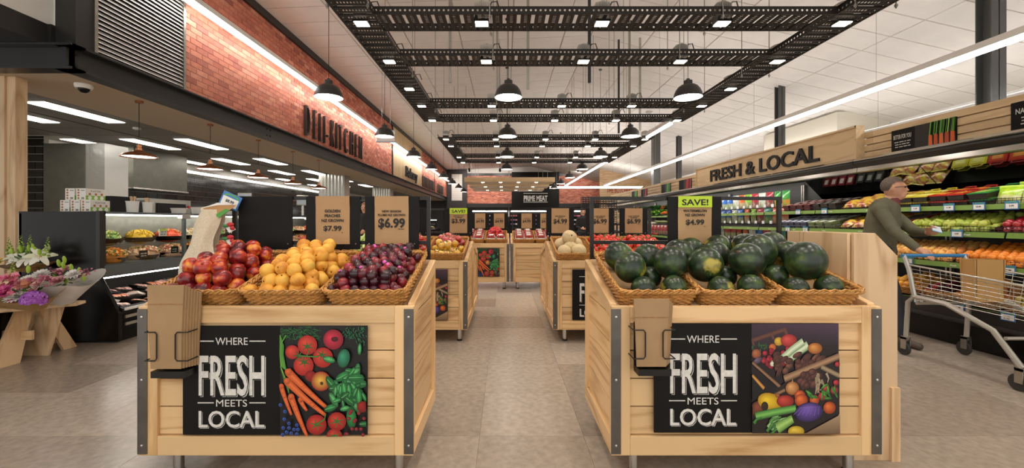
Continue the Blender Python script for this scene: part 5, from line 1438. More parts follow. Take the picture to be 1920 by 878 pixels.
def softbag(name, label, cat, group, w, h, d, cols, win=None, n=1):
    """pillow pack: printed bag with crimped ends and a clear lower window"""
    t = thing(name, label, cat, (0, 0, 0), group)
    m = MB(); nu, nv = 8, 8; R = random.Random(name)
    for side in (-1, 1):
        v = []; cc = []
        for j in range(nv+1):
            for i in range(nu+1):
                a, q = i/nu, j/nv; bul = (math.sin(PI*a)*math.sin(PI*min(1, max(0, q))))**.6
                v.append(((a-.5)*w*(1-.06*math.sin(PI*q)), side*d/2*bul+R.uniform(-.004, .004)*(0 < i < nu)*(0 < j < nv), q*h)); cc.append(C(R.choice(cols[0]) if q > .48 else R.choice(cols[1])))
        f = [(j*(nu+1)+i, j*(nu+1)+i+1, (j+1)*(nu+1)+i+1, (j+1)*(nu+1)+i) for j in range(nv) for i in range(nu)]
        if side > 0: f = [q[::-1] for q in f]
        b = len(m.v); m.v += v
        for q in f: m.f.append(tuple(b+k for k in q)); m.c.append(tuple(cc[k] for k in q))
    obj('bag', m, M['multigloss'], t, smooth=True)
    obj('crimp', MB().box(-w/2, w/2, -.002, .002, h-.004, h+.012), mat(name+'_crimp', cols[0][0], .3), t)
    return t
limeb = Spawner(softbag('lime_bag', 'lime green bag of produce on the top cooler shelf', 'produce bag', 'lime bags in the cooler', .2, .17, .11, (['a8cc2a', 'b9d83c', '9ac024'], ['e0dcae', 'd8d49a', 'c8d070'])))
for y in (4.0, 3.8):
    for j in range(2): limeb((4.86+.2*j, y, 1.41+.045*j), (-.25, 0, -PI/2))
ob = softbag('orange_snack_bag', 'orange printed snack bag at the near end of the top cooler shelf', 'produce bag', None, .2, .2, .1, (['cf4a1c', 'd8562a', 'c2441a'], ['d8562a', 'c9603a', 'b94a24']))
ob.location = (4.84, 3.58, 1.41); ob.rotation_euler = (-.2, 0, -PI/2)
ynet = Spawner(softbag('yellow_net_bag', 'yellow and red net of small fruit on the upper cooler shelves', 'produce bag', 'yellow net bags', .19, .2, .1, (['d8bc3a', 'e0c84a', 'b9483a', 'c2605a'], ['a83a3c', 'c9a03a', 'd8c04a', '8a3038'])))
for y in (5.2, 5.4, 5.6, 5.8):
    for j in range(3):
        for L in range(1): ynet((4.80+.16*j, y+random.uniform(-.01, .01), 1.43+.04*j), (-1.0, 0, -PI/2+random.uniform(-.2, .2)))
for y in (5.15, 5.35, 5.55, 5.75):
    for j in range(3): ynet((4.70+.16*j, y+random.uniform(-.01, .01), 1.155+.04*j), (-1.0, 0, -PI/2+random.uniform(-.2, .2)))
def flatpack(name, label, group, lid, side, label_col):
    return pk(name, label, 'punnet', group, [('tray', MB().prism([(-.055, 0), (.055, 0), (.062, .045), (-.062, .045)], 'y', -.07, .07), mat(name+'_tray', side, .35)),
        ('lid', MB().box(-.063, .063, -.072, .072, .045, .052), mat(name+'_lid', lid, .15, coat=.5)), ('label', MB().box(-.035, .035, -.04, .04, .052, .0535), mat(name+'_label', label_col, .4))])
redp = flatpack('berry_tray', 'dark red lidded berry tray on the top cooler shelf', 'red berry trays', '7c2a30', '4a1a1c', 'c9b9b4')
blkp = flatpack('grape_tray', 'charcoal lidded grape tray on the top cooler shelf', 'charcoal trays', '3c3836', '28221f', '8a847c')
blup = flatpack('blueberry_tray', 'white and blue lidded punnet on the second cooler shelf', 'blue punnets', '8a94b0', '3a3f58', 'e0e0e4')
grnp = flatpack('herb_tray', 'pale green lidded punnet on the second cooler shelf', 'pale green punnets', 'b0bca0', '6a7a50', 'e0e4d8')
shelfgrid(3, 6.45, 7.1, .135, .15, redp, 2, .056); shelfgrid(3, 5.95, 6.42, .135, .15, blkp, 2, .056)
shelfgrid(2, 6.4, 7.1, .135, .15, blup, 2, .056); shelfgrid(2, 5.9, 6.38, .135, .15, grnp, 2, .056)
cart = thing('fruit_carton', 'red edged open fruit carton with clear lid beside the pears', 'carton', (4.95, 4.98, 1.13))
cart.location = (4.68, 4.99, 1.13); WLOC[cart.name] = Vector((0, 0, 0)); cart.rotation_euler = (0, -.24, 0)
obj('carton_body', MB().box(.0, .5, -.11, .11, 0, .09), mat('carton_red', 'b3201e', .4), cart, loc=(0, 0, 0)); obj('lid_film', MB().box(.02, .48, -.09, .09, .09, .096), mat('carton_film', '8f8580', .15, coat=.6), cart, loc=(0, 0, 0)); obj('side_label', MB().box(-.003, 0, -.1, .03, .01, .08), mat('carton_label', 'd8dcc0', .5), cart, loc=(0, 0, 0))
# more fruit on the hidden reaches of lower shelves
shelfpile(1, 5.15, 5.9, .072, 1, spawn_copy(orange.p, 'orange in the stretch of cooler behind the plywood cabinet', 'oranges behind the cabinet'), .037)
# ---- hanging salad bags, three rows
cols = [(['2a6ac9', '3a7ad8'], ['c2d0b0', 'a8b890']), (['c9d0c8', 'e0e4dc'], ['b8c8a0', 'd8dcc8']), (['d86a2a', 'e07a3a'], ['d8c8a8', 'b9b088']), (['9ac93a', '7ab82a'], ['c8cca8', '9aa870']),
        (['b3243a', 'c93a4a'], ['c8b0a0', '8a5048']), (['2a8a7a', '3a9a8a'], ['a8c090', '6a9a50']), (['e0622a', 'd8541c'], ['d8b088', 'c89870']), (['2f8a3a', '4aa84a'], ['8ac05a', 'd88a3a']), (['b9221f', 'd0342c'], ['c8c8a8', '9ab070'])]
names = ['blue', 'white', 'orange', 'lime', 'crimson', 'teal', 'bright orange', 'green', 'red']
bags = [Spawner(softbag('salad_bag', names[i]+' topped salad bag hanging under the FRESH & LOCAL board', 'salad bag', 'hanging '+names[i]+' salad bags', .2, .27, .08, cols[i])) for i in range(9)]
M['ticketcard'] = mat('peg_ticket', 'dfe4ea', .5)
for r, (z, order) in enumerate(((1.5, [7, 7, 4, 1, 4, 3, 2, 1, 0, 0]), (1.2, [6, 6, 5, 4, 3, 2, 0, 1, 0, 0]), (.88, [5, 1, 4, 0, 1, 2, 8, 8, 8, 1]))):
    for c, b in enumerate(order):
        y = 7.25+c*.225
        bags[b]((4.86+.06*(2-r)*.5, y, z), (0, 0, -PI/2+random.uniform(-.15, .15)))
        tk = obj('peg_ticket', MB().box(4.765+.03*(2-r), 4.768+.03*(2-r), y-.035, y+.035, z-.005, z+.05), M['ticketcard'], label='small white price ticket hanging in front of the salad bags', cat='price ticket', group='salad bag tickets')
shelfgrid(0, 7.2, 9.6, .14, .16, spawn_copy(grnp.p, 'pale green punnet on the deck below the hanging salad bags', 'punnets below the salad bags'), 1)
# ---- greens, carrots, mushrooms in the far bays
def leafhead(seed, cols_):
    R = random.Random(seed); m = MB()
    for k in range(16):
        a = R.uniform(0, 2*PI); el = R.uniform(.25, 1.25); L = R.uniform(.1, .16); w = R.uniform(.05, .08); col = C(R.choice(cols_))
        d = Vector((math.cos(a)*math.cos(el), math.sin(a)*math.cos(el), math.sin(el))); s = Vector((-math.sin(a), math.cos(a), 0)); n = d.cross(s)
        v = []
        for j in range(4):
            q = j/3; c = d*L*q+n*(-.05*q*q)
            for i in (-1, 0, 1): v.append(c+s*(i*w*math.sin(PI*(.15+.75*q)))+n*(R.uniform(-.012, .012)))
        m.add(v, [(j*3+i, j*3+i+1, (j+1)*3+i+1, (j+1)*3+i) for j in range(3) for i in range(2)], col)
    me = m.mesh('leaves', True); me.materials.append(M['multi']); return me
lh = Spawner(obj('lettuce', leafhead(1, ['6aa83a', '8ac04a', '4f9430', 'a8d060']), None, label='bright green leafy lettuce on the far cooler shelves', cat='lettuce', group='lettuces in the cooler'))
lk = Spawner(obj('kale_bunch', leafhead(2, ['2f6a34', '3f7a3c', '245a2c', '4f8a48']), None, label='dark green kale bunch on the far cooler shelves', cat='kale', group='kale bunches in the cooler'))
carm = MB()
for k in range(7):
    a = k*.9; carm.lathe([(.002, -.1), (.011, -.03), (.016, .05), (.012, .062)], 8, (.02*math.cos(a), .02*math.sin(a), 0))
car = Spawner(obj('carrot_bunch', carm, mat('carrot_orange', 'd8702a', .5), smooth=True, label='bunch of orange carrots on the far cooler shelves', cat='carrots', group='carrot bunches'))
mush = Spawner(fruit('mushroom', 'white mushroom on the far cooler shelf below the lettuces', 'mushroom', 'mushrooms in the cooler', MB().ell((0, 0, 0), (.034, .034, .026), 12, 8), mat('mushroom', 'd8ccb4', .7)))
leek = Spawner(obj('leek', MB().lathe([(.01, -.16), (.018, -.14), (.016, .05), (.03, .14), (.034, .18)], 8), mat('leek_green', 'c3cf8c', .6), smooth=True, label='pale green leek lying on the far cooler shelf', cat='leek', group='leeks in the cooler'))
cbg = spawn_copy(apple.p, 'red capsicum displayed high in the far cooler bays', 'red vegetables in the far cooler')
for y in np.arange(10.4, 17.4, .21):
    for j in range(2):
        x = 4.86+.24*j; z = 1.45+.06*j
        q = random.random()
        if 12.0 < y < 12.9: car((x, y, z+.05), (PI/2-.3, random.uniform(-.2, .2), PI/2))
        elif y < 14.6: lh((x, y, z+.0), (0, 0, random.uniform(0, 6)), scale=random.uniform(.9, 1.2))
        else: (lk if q < .5 else lh)((x, y, z), (0, 0, random.uniform(0, 6)), scale=random.uniform(.9, 1.2))
    lk((5.3, y, 1.68), (0, 0, random.uniform(0, 6)), scale=1.1) if random.random() < .6 else car((5.3, y, 1.72), (PI/2-.8, 0, PI/2))
shelfpile(2, 13.2, 15.5, .068, 1, mush, .026, .4)
for y in np.arange(10.4, 13.1, .075):
    leek((4.86, y, 1.2), (PI/2+.25, 0, PI/2+random.uniform(-.1, .1)))
RV = spawn_copy(tomato.p, 'red tomato on the low shelf of the far cooler', 'tomatoes in the far cooler')
shelfpile(1, 12.3, 12.9, .078, 1, RV, .04)
pouch = Spawner(softbag('red_pouch', 'dark red standing pouch on the far cooler shelf', 'pouch', 'dark red pouches', .22, .28, .1, (['8a1f24', '9c2a2e'], ['6a3a2c', 'b9b0a0', '8a6a50'])))
for k in range(7): pouch((4.58, 11.8+k*.26, .84), (0, 0, -PI/2))
shelfgrid(1, 13.2, 17.3, .14, .16, spawn_copy(blup.p, 'white and blue punnet on the low shelf of the far cooler', 'punnets in the far cooler'), 1)

# ---- tickets on the strips
for i, (k, y, pr) in enumerate(((3, 4.78, '11.99'), (3, 4.42, '11.99'), (3, 4.14, '10.99'), (3, 3.87, '5.99'), (2, 4.25, '4.99'), (1, 3.7, '$3.99'), (1, 4.62, ''), (0, 4.4, ''), (0, 4.02, '$4.99'), (0, 3.62, ''), (3, 6.7, ''), (3, 6.15, ''), (2, 6.8, ''), (2, 6.4, ''))):
    xf, z, d, rise = SH[k]
    lab = 'blue edged price ticket%s under the %s' % (' reading '+pr if pr else '',  {(3, 4.78): 'yellow trays', (3, 4.42): 'red trays', (3, 4.14): 'green trays', (3, 3.87): 'lime bags', (2, 4.25): 'pears', (1, 3.7): 'oranges', (1, 4.62): 'peaches',
           (0, 4.4): 'plums', (0, 4.02): 'pink peaches', (0, 3.62): 'kiwifruit', (3, 6.7): 'dark red trays', (3, 6.15): 'charcoal trays', (2, 6.8): 'blue punnets at the far end', (2, 6.4): 'blue punnets at the near end'}[(k, y)])
    ticket(lab, (xf-.022, y, z+.005), -PI/2, 0, 1.0, pr)
# ---- timber cladding, header board and small boards above the canopy
for i, (y0, y1, lab) in enumerate(((2.6, 5.12, 'slatted pale timber header above the nearest cooler bay'), (9.46, 17.5, 'slatted pale timber header above the far cooler bays'))):
    t = thing('timber_header', lab, 'timber cladding', (4.5, (y0+y1)/2, 2.01))
    obj('backing', MB().box(4.475, 4.5, y0, y1, 2.012, 2.34), M['oak_y'], t)
    for k in range(4):
        y = y0
        while y < y1-.05:
            e = min(y+2.4, y1); obj('board', MB().box(4.44, 4.475, y+.001, e-.001, 2.014+k*.083, 2.014+k*.083+.07), M['oak_y'], t, bevel=.002); y = e
t = thing('fresh_local_sign', 'large pale plywood header board lettered FRESH & LOCAL in black', 'sign', (4.38, 7.28, 2.01))
obj('board', MB().box(4.372, 4.45, 5.14, 9.44, 2.014, 2.42), M['oak_y'], t)
fr = MB().box(4.345, 4.372, 5.13, 9.45, 2.405, 2.43).box(4.345, 4.45, 5.125, 5.15, 2.014, 2.43).box(4.345, 4.45, 9.43, 9.455, 2.014, 2.43)
obj('frame', fr, M['oak_y'], t)
letters('FRESH & LOCAL', .25, 3.05, .03, .02, (4.362, 7.27, 2.085), -PI/2, M['ink'], t)
def smallboard(label, y0, y1, title, kind):
    t = thing('header_board', label, 'sign', (4.43, (y0+y1)/2, 2.01)); z0, z1 = 2.014, 2.27
    obj('board', MB().box(4.425, 4.438, y0, y1, z0, z1), M['black'], t); x = 4.4235
    if title:
        obj('lettering', place(text(title, .05, (y1-y0)*.30 if len(title) > 8 else .09, .0006, .01), (x, y1-(y1-y0)*.19 if len(title) > 8 else y1-.08, 2.165), -PI/2), M['chalk'], t)
        obj('print_lines', place(scribble(.19, .016, 3, len(label)), (x, y1-(y1-y0)*.19, 2.125), -PI/2), M['chalk'], t)
    m = MB(); Rr = random.Random(label); pr = MB()
    a, b = y0+.002, y0+(y1-y0)*.6
    def col_(c): return C(c)
    pr.quad((x, b, z0), (x, a, z0), (x, a, z1), (x, b, z1), C('1a120c'))
    for k in range(5):
        yc = a+(b-a)*(.07+.13*k); w = .021
        if kind == 'carrot':
            pr.quad((x-.0006*k-.001, yc+w, z0), (x-.0006*k-.001, yc-w, z0), (x-.0006*k-.001, yc-w*.8, z0+.13), (x-.0006*k-.001, yc+w*.8, z0+.13), C(Rr.choice(['d85a1c', 'e06a2a', 'c04a18'])))
            for q in range(4): yy = yc+Rr.uniform(-.02, .02); pr.quad((x-.006, yy+.005, z0+.12), (x-.006, yy-.005, z0+.12), (x-.006, yy-.02, z1), (x-.006, yy-.008, z1), C(Rr.choice(['6ab03a', '8ac85a', '4f9430'])))
        else:
            pr.quad((x-.001*k-.001, yc+.06, z0), (x-.001*k-.001, yc+.01, z0), (x-.001*k-.001, yc-.03, z1), (x-.001*k-.001, yc+.02, z1), C(Rr.choice({'green': ['2f7a34', '4a9a3c', '6ab84a'], 'red': ['a81c24', '1a1414', 'c8303a']}[kind])))
    obj('photo_print', pr, M['print'], t)
smallboard('BETTER FOR YOU board with carrot photo on the timber header', 4.06, 4.74, 'BETTER FOR YOU', 'carrot')
smallboard('black board whose title begins NAT at the right edge of the timber header', 2.75, 3.62, 'NAT', 'green')
smallboard('small black board with red peppers photo just beyond the FRESH & LOCAL board', 9.85, 10.55, '', 'red')
smallboard('small black board with green beans photo, near side of the thick column', 11.1, 11.75, '', 'green')
smallboard('small black board with red photo, far side of the thick column', 12.95, 13.5, '', 'red')
smallboard('farthest small black board with green photo on the timber header', 13.9, 14.5, '', 'green')
# black crates stacked at the far end
for r in range(4):
    for c in range(2):
        x0, y0, z0 = 2.72+c*.62, 14.6, 1.15+r*.24-.0
        t = thing('black_crate', '%s black plastic crate in the %s stack beyond the rockmelon sign' % (('bottom', 'second lowest', 'second highest', 'top')[r], ('left', 'right')[c]), 'crate', (x0+.3, y0+.2, z0), 'stacked black crates')
        m = MB().box(x0, x0+.6, y0, y0+.4, z0, z0+.015)
        for k in range(7): m.box(x0+k*.0975, x0+k*.0975+.015, y0, y0+.015, z0, z0+.225).box(x0+k*.0975, x0+k*.0975+.015, y0+.385, y0+.4, z0, z0+.225)
        for zz in (0, .07, .14, .205): m.box(x0, x0+.6, y0, y0+.012, z0+zz, z0+zz+.02).box(x0, x0+.012, y0, y0+.4, z0+zz, z0+zz+.02).box(x0+.588, x0+.6, y0, y0+.4, z0+zz, z0+zz+.02).box(x0, x0+.6, y0+.388, y0+.4, z0+zz, z0+zz+.02)
        obj('basket_body', m, M['coolerblk'], t)
t = thing('crate_table', 'dark table carrying the stacked black crates', 'table', (3.3, 14.8, 0))
obj('top', MB().box(2.6, 4.0, 14.5, 15.1, 1.1, 1.15), M['darkbeam'], t)
for x in (2.65, 3.9):
    for y in (14.55, 15.0): obj('leg', MB().box(x, x+.05, y, y+.05, 0, 1.1), M['darkbeam'], t)
# ================================================================== DELI COUNTER
M['caseframe'] = mat('case_frame', '5f676a', .35, .5)
t = thing('deli_case', 'long glass deli display case with black end panel and lit salads', 'display case', (-4.4, 7.4, 0))
Y0, Y1 = 4.2, 10.8
prof = [(-4.95, 0.02), (-4.95, 1.34), (-4.13, 1.34), (-4.13, .67), (-3.93, .30), (-3.93, .02)]
obj('end_panel', MB().prism(prof, 'y', Y0, Y0+.04), M['blackgloss'], t, bevel=.004)
obj('end_panel', MB().prism(prof, 'y', Y1-.04, Y1), M['blackgloss'], t)
obj('end_panel_edge', MB().box(-4.16, -4.12, Y0-.005, Y0+.06, .67, 1.345), M['blackmetal'], t)
obj('plinth', MB().box(-4.9, -3.98, Y0+.04, Y1-.04, 0, .12), M['black'], t)
obj('bin', MB().prism([(-4.9, .12), (-3.95, .12), (-3.93, .34), (-3.96, .36), (-4.0, .28), (-4.55, .40), (-4.55, .68), (-4.9, .68)], 'y', Y0+.04, Y1-.04), M['black'], t)
for z, h in ((.32, .025), (.24, .03), (.165, .03)): obj('price_rail', MB().box(-3.93, -3.915, Y0+.06, Y1-.05, z, z+h), M['steel'] if z < .3 else M['white'], t)
obj('counter_deck', MB().box(-4.9, -4.14, Y0+.04, Y1-.04, .66, .79), M['caseframe'], t)
obj('bin_lamp', MB().box(-4.165, -4.14, Y0+.08, Y1-.08, .645, .655), M['led'], t)
obj('top_board', MB().box(-4.95, -4.12, Y0+.04, Y1-.04, 1.315, 1.34), M['caseframe'], t)
obj('top_lamp', MB().box(-4.21, -4.17, Y0+.08, Y1-.08, 1.3, 1.312), M['led'], t)
obj('glass_shelf', MB().box(-4.75, -4.25, Y0+.08, Y1-.08, .985, .995), M['glass'], t)
obj('lower_rail', MB().box(-4.14, -4.115, Y0+.04, Y1-.04, .68, .78), M['caseframe'], t)
n = 6; L = (Y1-Y0)/n
for k in range(n):
    a, b = Y0+k*L, Y0+(k+1)*L
    obj('glass_pane', MB().box(-4.127, -4.121, a+.05, b-.01, .78, 1.31), M['glass'], t)
    mu = obj('mullion', MB().box(-4.14, -4.11, b-.02, b+.02, .70, 1.33), M['caseframe'], t); obj('hinge', MB().box(-4.15, -4.09, b-.07, b+.07, 1.27, 1.33), M['steel'], mu)
obj('back_doors', MB().box(-4.95, -4.92, Y0, Y1, .69, 1.32), M['steel'], t)
# salads
def heap(seed, cols, r=.16, h=.11):
    R = random.Random(seed); m = MB()
    m.ell((0, 0, .015), (r*.95, r*.8, h*.8), 14, 8, col=C(cols[0]))
    for k in range(170):
        a, q = R.uniform(0, 2*PI), math.sqrt(R.random()); x, y = r*q*math.cos(a), r*.85*q*math.sin(a); z = .02+h*.85*math.sqrt(max(0, 1-q*q))
        m.cbox((x, y, z), (R.uniform(.01, .03), R.uniform(.01, .02), R.uniform(.006, .014)), C(R.choice(cols)), Matrix.Rotation(R.uniform(0, 6), 3, Vector((R.random(), R.random(), R.random()+.1)).normalized()))
    me = m.mesh('salad'); me.materials.append(M['multi']); return me
SAL = [('yellow rice', ['c9a01c', 'd8b42a', 'e0c048', 'b98a14']), ('white slaw', ['d8cfb0', 'e4dcc4', 'c8b890', 'd88a4a']), ('orange pumpkin', ['d8801c', 'e0942a', 'c86a14', '5a7a2c', 'e8b04a']), ('pink pasta', ['d8a888', 'c8785a', 'e0c8a8', 'b9503a', '7a9040']), ('green leaf', ['6a8a34', '8aa44a', 'd8c88a', '4a6a24', 'c9a050']), ('red tomato', ['c94a2a', 'd86a3a', 'e0b08a', '8a9a40'])]
SM = [heap(i, c) for i, (n_, c) in enumerate(SAL)]
def salad(i, x, y, z, s, lab):
    tt = thing('salad_tray', lab, 'salad', (x, y, z), 'salads in the deli case')
    o = obj('bowl', MB().lathe([(.13, 0), (.165, .05), (.17, .055), (.16, .05), (.125, .01)], 20, (x, y, z), M=Matrix.Diagonal((1, .9, 1))), M['blackgloss'], tt, smooth=True)
    o = obj('salad', SM[i], None, tt, loc=(0, 0, .035), kind='stuff'); o.rotation_euler.z = random.uniform(0, 3); o.scale = (s, s, s)
    return tt
pos = ['nearest', 'second', 'third', 'fourth', 'fifth', 'sixth', 'seventh', 'eighth', 'ninth', 'tenth', 'eleventh', 'twelfth', 'thirteenth', 'fourteenth', 'fifteenth', 'sixteenth']
for k in range(15):
    i = [4, 0, 5, 1, 4, 3, 2, 1, 0, 4, 3, 5, 2, 1, 0][k]
    salad(i, -4.4, Y0+.35+k*.42, .995, .92, '%s salad on the upper deli shelf, %s from the near end' % (SAL[i][0], pos[k]))
    i = [2, 3, 3, 2, 5, 3, 4, 1, 2, 3, 5, 4, 0, 2, 3][k]
    salad(i, -4.32, Y0+.3+k*.42, .79, 1.08, '%s salad on the lower deli deck, %s from the near end' % (SAL[i][0], pos[k]))
for k, (y, z, yel) in enumerate(((5.02, 1.06, True), (5.6, 1.06, False), (6.2, 1.06, False), (4.75, .82, False), (5.2, .84, False), (5.45, .84, False), (6.0, .84, False))):
    tt = thing('deli_ticket', '%s price ticket %s in the deli case' % ('yellow topped' if yel else 'black chalk', ('among the upper salads', 'second along the upper shelf', 'third along the upper shelf', 'nearest on the lower deck', 'second along the lower deck', 'third along the lower deck', 'fourth along the lower deck')[k]), 'price ticket', (-4.16, y, z), 'deli price tickets')
    obj('card', MB().box(-4.165, -4.16, y-.055, y+.055, z, z+.085), M['white'] if yel else M['black'], tt)
    if yel: obj('band', MB().box(-4.159, -4.158, y-.055, y+.055, z+.065, z+.085), M['lime'], tt)
    obj('print_lines', place(scribble(.085, .016, 2, k), (-4.157, y, z+.045), PI/2), M['ink'] if yel else M['chalk'], tt)
# meat packs in the open bin
MEAT = [mat('meat_'+n_, c, .3, coat=.3, noise=.25, nscale=25) for n_, c in (('pink', 'c98a80'), ('ham', 'd8a89c'), ('brown', '9a6a50'), ('salmon', 'd88a6a'))]
def meatp(i):
    tt = thing('meat_pack', 'film wrapped pack of sliced %s in the open bin of the deli case' % ('pink meat', 'ham', 'brown meat', 'salmon coloured meat')[i], 'meat pack', (0, 0, 0), 'meat packs in the deli bin')
    obj('tray', MB().prism([(-.085, 0), (.085, 0), (.1, .025), (-.1, .025)], 'y', -.07, .07), M['black'] if i % 2 else M['white'], tt)
    m = MB()
    for k in range(4): m.ell((-.05+k*.033, .01*(k % 2), .025+.004*k), (.035, .05, .016), 10, 6, M=Matrix.Rotation(.4, 3, 'Y'))
    obj('meat', m, MEAT[i], tt, smooth=True); obj('film', MB().ell((0, 0, .025), (.1, .072, .03), 14, 8), M['glass'], tt, smooth=True)
    return tt
ms = [Spawner(meatp(i)) for i in range(4)]
for j in range(34):
    for r in range(3):
        y = Y0+.16+j*.185
        if y > Y1-.2: continue
        x = -4.06-.16*r; z = .325+.045*r+(.02 if r else 0)
        random.choice(ms)((x+random.uniform(-.02, .02), y+random.uniform(-.03, .03), z), (random.uniform(-.2, .2), random.uniform(.1, .35), PI/2+random.uniform(-.4, .4)))
# things on top of the case
M['boxwhite'] = mat('box_white', 'e4dfd6', .55); M['boxgreen'] = mat('box_green', '7ab02c', .5); M['snack'] = mat('biscuit_print', 'a8683a', .6)
def platter(label, x, y, z):
    tt = thing('platter_box', label, 'box', (x, y, z), 'platter boxes on the deli case'); w, d, h = .1, .22, .125
    obj('carton', MB().box(x, x+w, y, y+d, z, z+h), M['boxwhite'], tt, bevel=.0015)
    obj('green_band', MB().box(x+w, x+w+.0008, y+.002, y+d-.002, z+.006, z+.05), M['boxgreen'], tt)
    for k in range(3):
        obj('badge', MB().lathe([(.021, 0), (.021, .001)], 14, (x+w+.001, y+.045+k*.066, z+.027), M=Matrix.Rotation(PI/2, 3, 'Y')), M['white'], tt)
        obj('biscuit', MB().lathe([(.013, 0), (.013, .001)], 10, (x+w+.0005, y+.045+k*.066, z+.066), M=Matrix.Rotation(PI/2, 3, 'Y')), M['snack'], tt)
    obj('lettering', place(text('PLATTER', .018, .11, .0006), (x+w+.001, y+d/2, z+.09), PI/2), M['bracket'], tt)
    for k in range(4): obj('picture', MB().lathe([(.011, 0), (.011, .001)], 10, (x+.024, y, z+.02+k*.029), M=Matrix.Rotation(PI/2, 3, 'X')), M['snack'], tt)
    obj('barcode', MB().box(x+.055, x+.085, y-.0008, y, z+.01, z+.03), M['bracket'], tt); obj('print_line', MB().box(x+.05, x+.09, y-.0008, y, z+.1, z+.106), M['ink'], tt)
for k in range(3): platter('%s of the three lower white platter boxes on the deli case' % ('leftmost', 'middle', 'rightmost')[k], -4.765+k*.112, 4.42, 1.341)
for k in range(2): platter('%s of the two upper white platter boxes on the deli case' % ('left', 'right')[k], -4.71+k*.118, 4.42, 1.467)
def tub(label, x, y, r, h, m, spoons=0):
    tt = thing('deli_tub', label, 'tub', (x, y, 1.341))
    obj('tub', MB().lathe([(r*.85, 1.341), (r, 1.341+h), (r*1.06, 1.341+h), (r*1.06, 1.341+h+.008), (r*.95, 1.341+h+.008), (r*.8, 1.36)], 22, (x, y, 0)), m, tt, smooth=True)
    R = random.Random(label)
    for k in range(spoons):
        a, b = R.uniform(-.7, .7)*r, R.uniform(-.7, .7)*r
        obj('wooden_spoon', MB().tube([(x+a*.5, y+b*.5, 1.36), (x+a, y+b, 1.341+h+.03), (x+a*1.2, y+b*1.2, 1.341+h+.06)], [.006, .008, .012], 6), mat('spoon_wood', 'd3b48c', .6) if k == 0 and 'spoon_wood' not in bpy.data.materials else bpy.data.materials['spoon_wood'], tt)
tub('white tub full of wooden spoons on the deli case', -4.45, 4.93, .062, .13, M['white'], 9)
tub('plain white tub beside the spoons on the deli case', -4.4, 5.08, .05, .125, M['white'], 3)
tub('first low cream bowl on the deli case past the oven', -4.35, 5.5, .085, .065, M['boxwhite'])
tub('taller cream bowl on the deli case past the oven', -4.3, 5.78, .08, .085, M['boxwhite'])
tub('wide cream bowl farthest along the deli case', -4.3, 6.5, .13, .05, M['boxwhite'])
t = thing('combi_oven', 'silver bench oven with dark glass door behind the deli case', 'oven', (-5.9, 7.0, 1.0))
obj('bench', MB().box(-6.6, -5.5, 6.6, 8.0, 0, .98), M['steel'], t)
obj('oven_body', MB().box(-6.45, -5.9, 6.85, 7.75, .98, 1.62), M['steel'], t, bevel=.01)
dr = obj('oven_door', MB().box(-5.9, -5.88, 6.98, 7.6, 1.05, 1.55), M['blackgloss'], t); obj('red_knob', MB().lathe([(.025, 0), (.025, .02)], 12, (-5.88, 7.66, 1.5), M=Matrix.Rotation(PI/2, 3, 'Y')), mat('red_knob', 'c9342c', .4), t)
obj('side_machine', MB().box(-6.45, -5.9, 6.2, 6.6, 1.0, 1.62), M['black'], label='dark kitchen machine beside the silver bench oven', cat='machine')
obj('machine_bench', MB().box(-6.6, -5.5, 6.0, 6.58, 0, .99), M['steel'], label='steel bench under the dark kitchen machine', cat='bench')
t = thing('wooden_carton', 'small tan carton on a dark shelf behind the deli bowls', 'box', (-6.2, 8.9, 1.4))
obj('carton', MB().box(-6.1, -5.7, 8.8, 9.1, 1.5, 1.64), mat('tan_box', 'c9a860', .6), t); obj('lid', MB().box(-6.11, -5.69, 8.79, 9.11, 1.64, 1.65), M['kraft'], t)
t = thing('equipment_rack', 'dark equipment rack carrying the tan carton', 'rack', (-6.1, 8.9, 0))
obj('cabinet', MB().box(-6.5, -5.6, 8.6, 9.3, 0, 1.49), M['coolerblk'], t); obj('control_panel', MB().box(-5.6, -5.59, 8.7, 9.2, 1.25, 1.4), M['steel'], t)
for i, (px, y) in enumerate(((458, 8.6), (567, 9.4))):
    x = (px-948)*y/F; tt = thing('scale_display', ('grey scale display standing by the $8.99 card', 'white scale display between the blank board and the peaches sign')[i], 'scale', (x, y, 1.34))
    obj('pole', MB().box(x-.02, x+.02, y, y+.03, .9 if i == 0 else 1.34, 1.62), M['white'], tt); obj('screen_case', MB().box(x-.13, x+.13, y-.02, y+.05, 1.6, 1.83), M['steel'], tt, bevel=.01); obj('screen', MB().box(x-.1, x+.1, y-.025, y-.02, 1.63, 1.8), mat('screen_grey%d' % i, 'a9b4bc', .2), tt)
    obj('base', MB().box(x-.2, x+.2, y-.1, y+.3, .0, .9) if i == 0 else MB().box(x-.12, x+.12, y-.08, y+.12, 1.341, 1.37), M['blackgloss'], tt)
# further cases toward the bakery
for i, y in enumerate((11.0, 14.6, 18.2, 21.8)):
    tt = thing('far_counter', ('nearest', 'second', 'third', 'farthest')[i]+' glass topped counter past the deli case', 'display case', (-4.5, y+1.7, 0))
    obj('body', MB().box(-4.95, -4.0, y, y+3.5, 0, .8), M['blackgloss'], tt); obj('glass', MB().box(-4.2, -4.19, y, y+3.5, .8, 1.34), M['glass'], tt); obj('top', MB().box(-4.95, -4.18, y, y+3.5, 1.32, 1.36), M['caseframe'], tt); obj('lamp', MB().box(-4.26, -4.22, y+.05, y+3.45, 1.29, 1.315), M['led'], tt)
    m = MB(); R = random.Random(i)
    for q in range(30): m.ell((-4.45+R.uniform(-.2, .15), y+.15+q*.11, .84+R.uniform(0, .06)), (.1, .08, .05), 8, 5, col=C(R.choice(['c9a060', 'd8b888', 'b98a4a', '8a6a4a', 'e0c8a0', '7a8a4a'])))
    obj('goods', m, M['multi'], tt, smooth=True, kind='stuff')

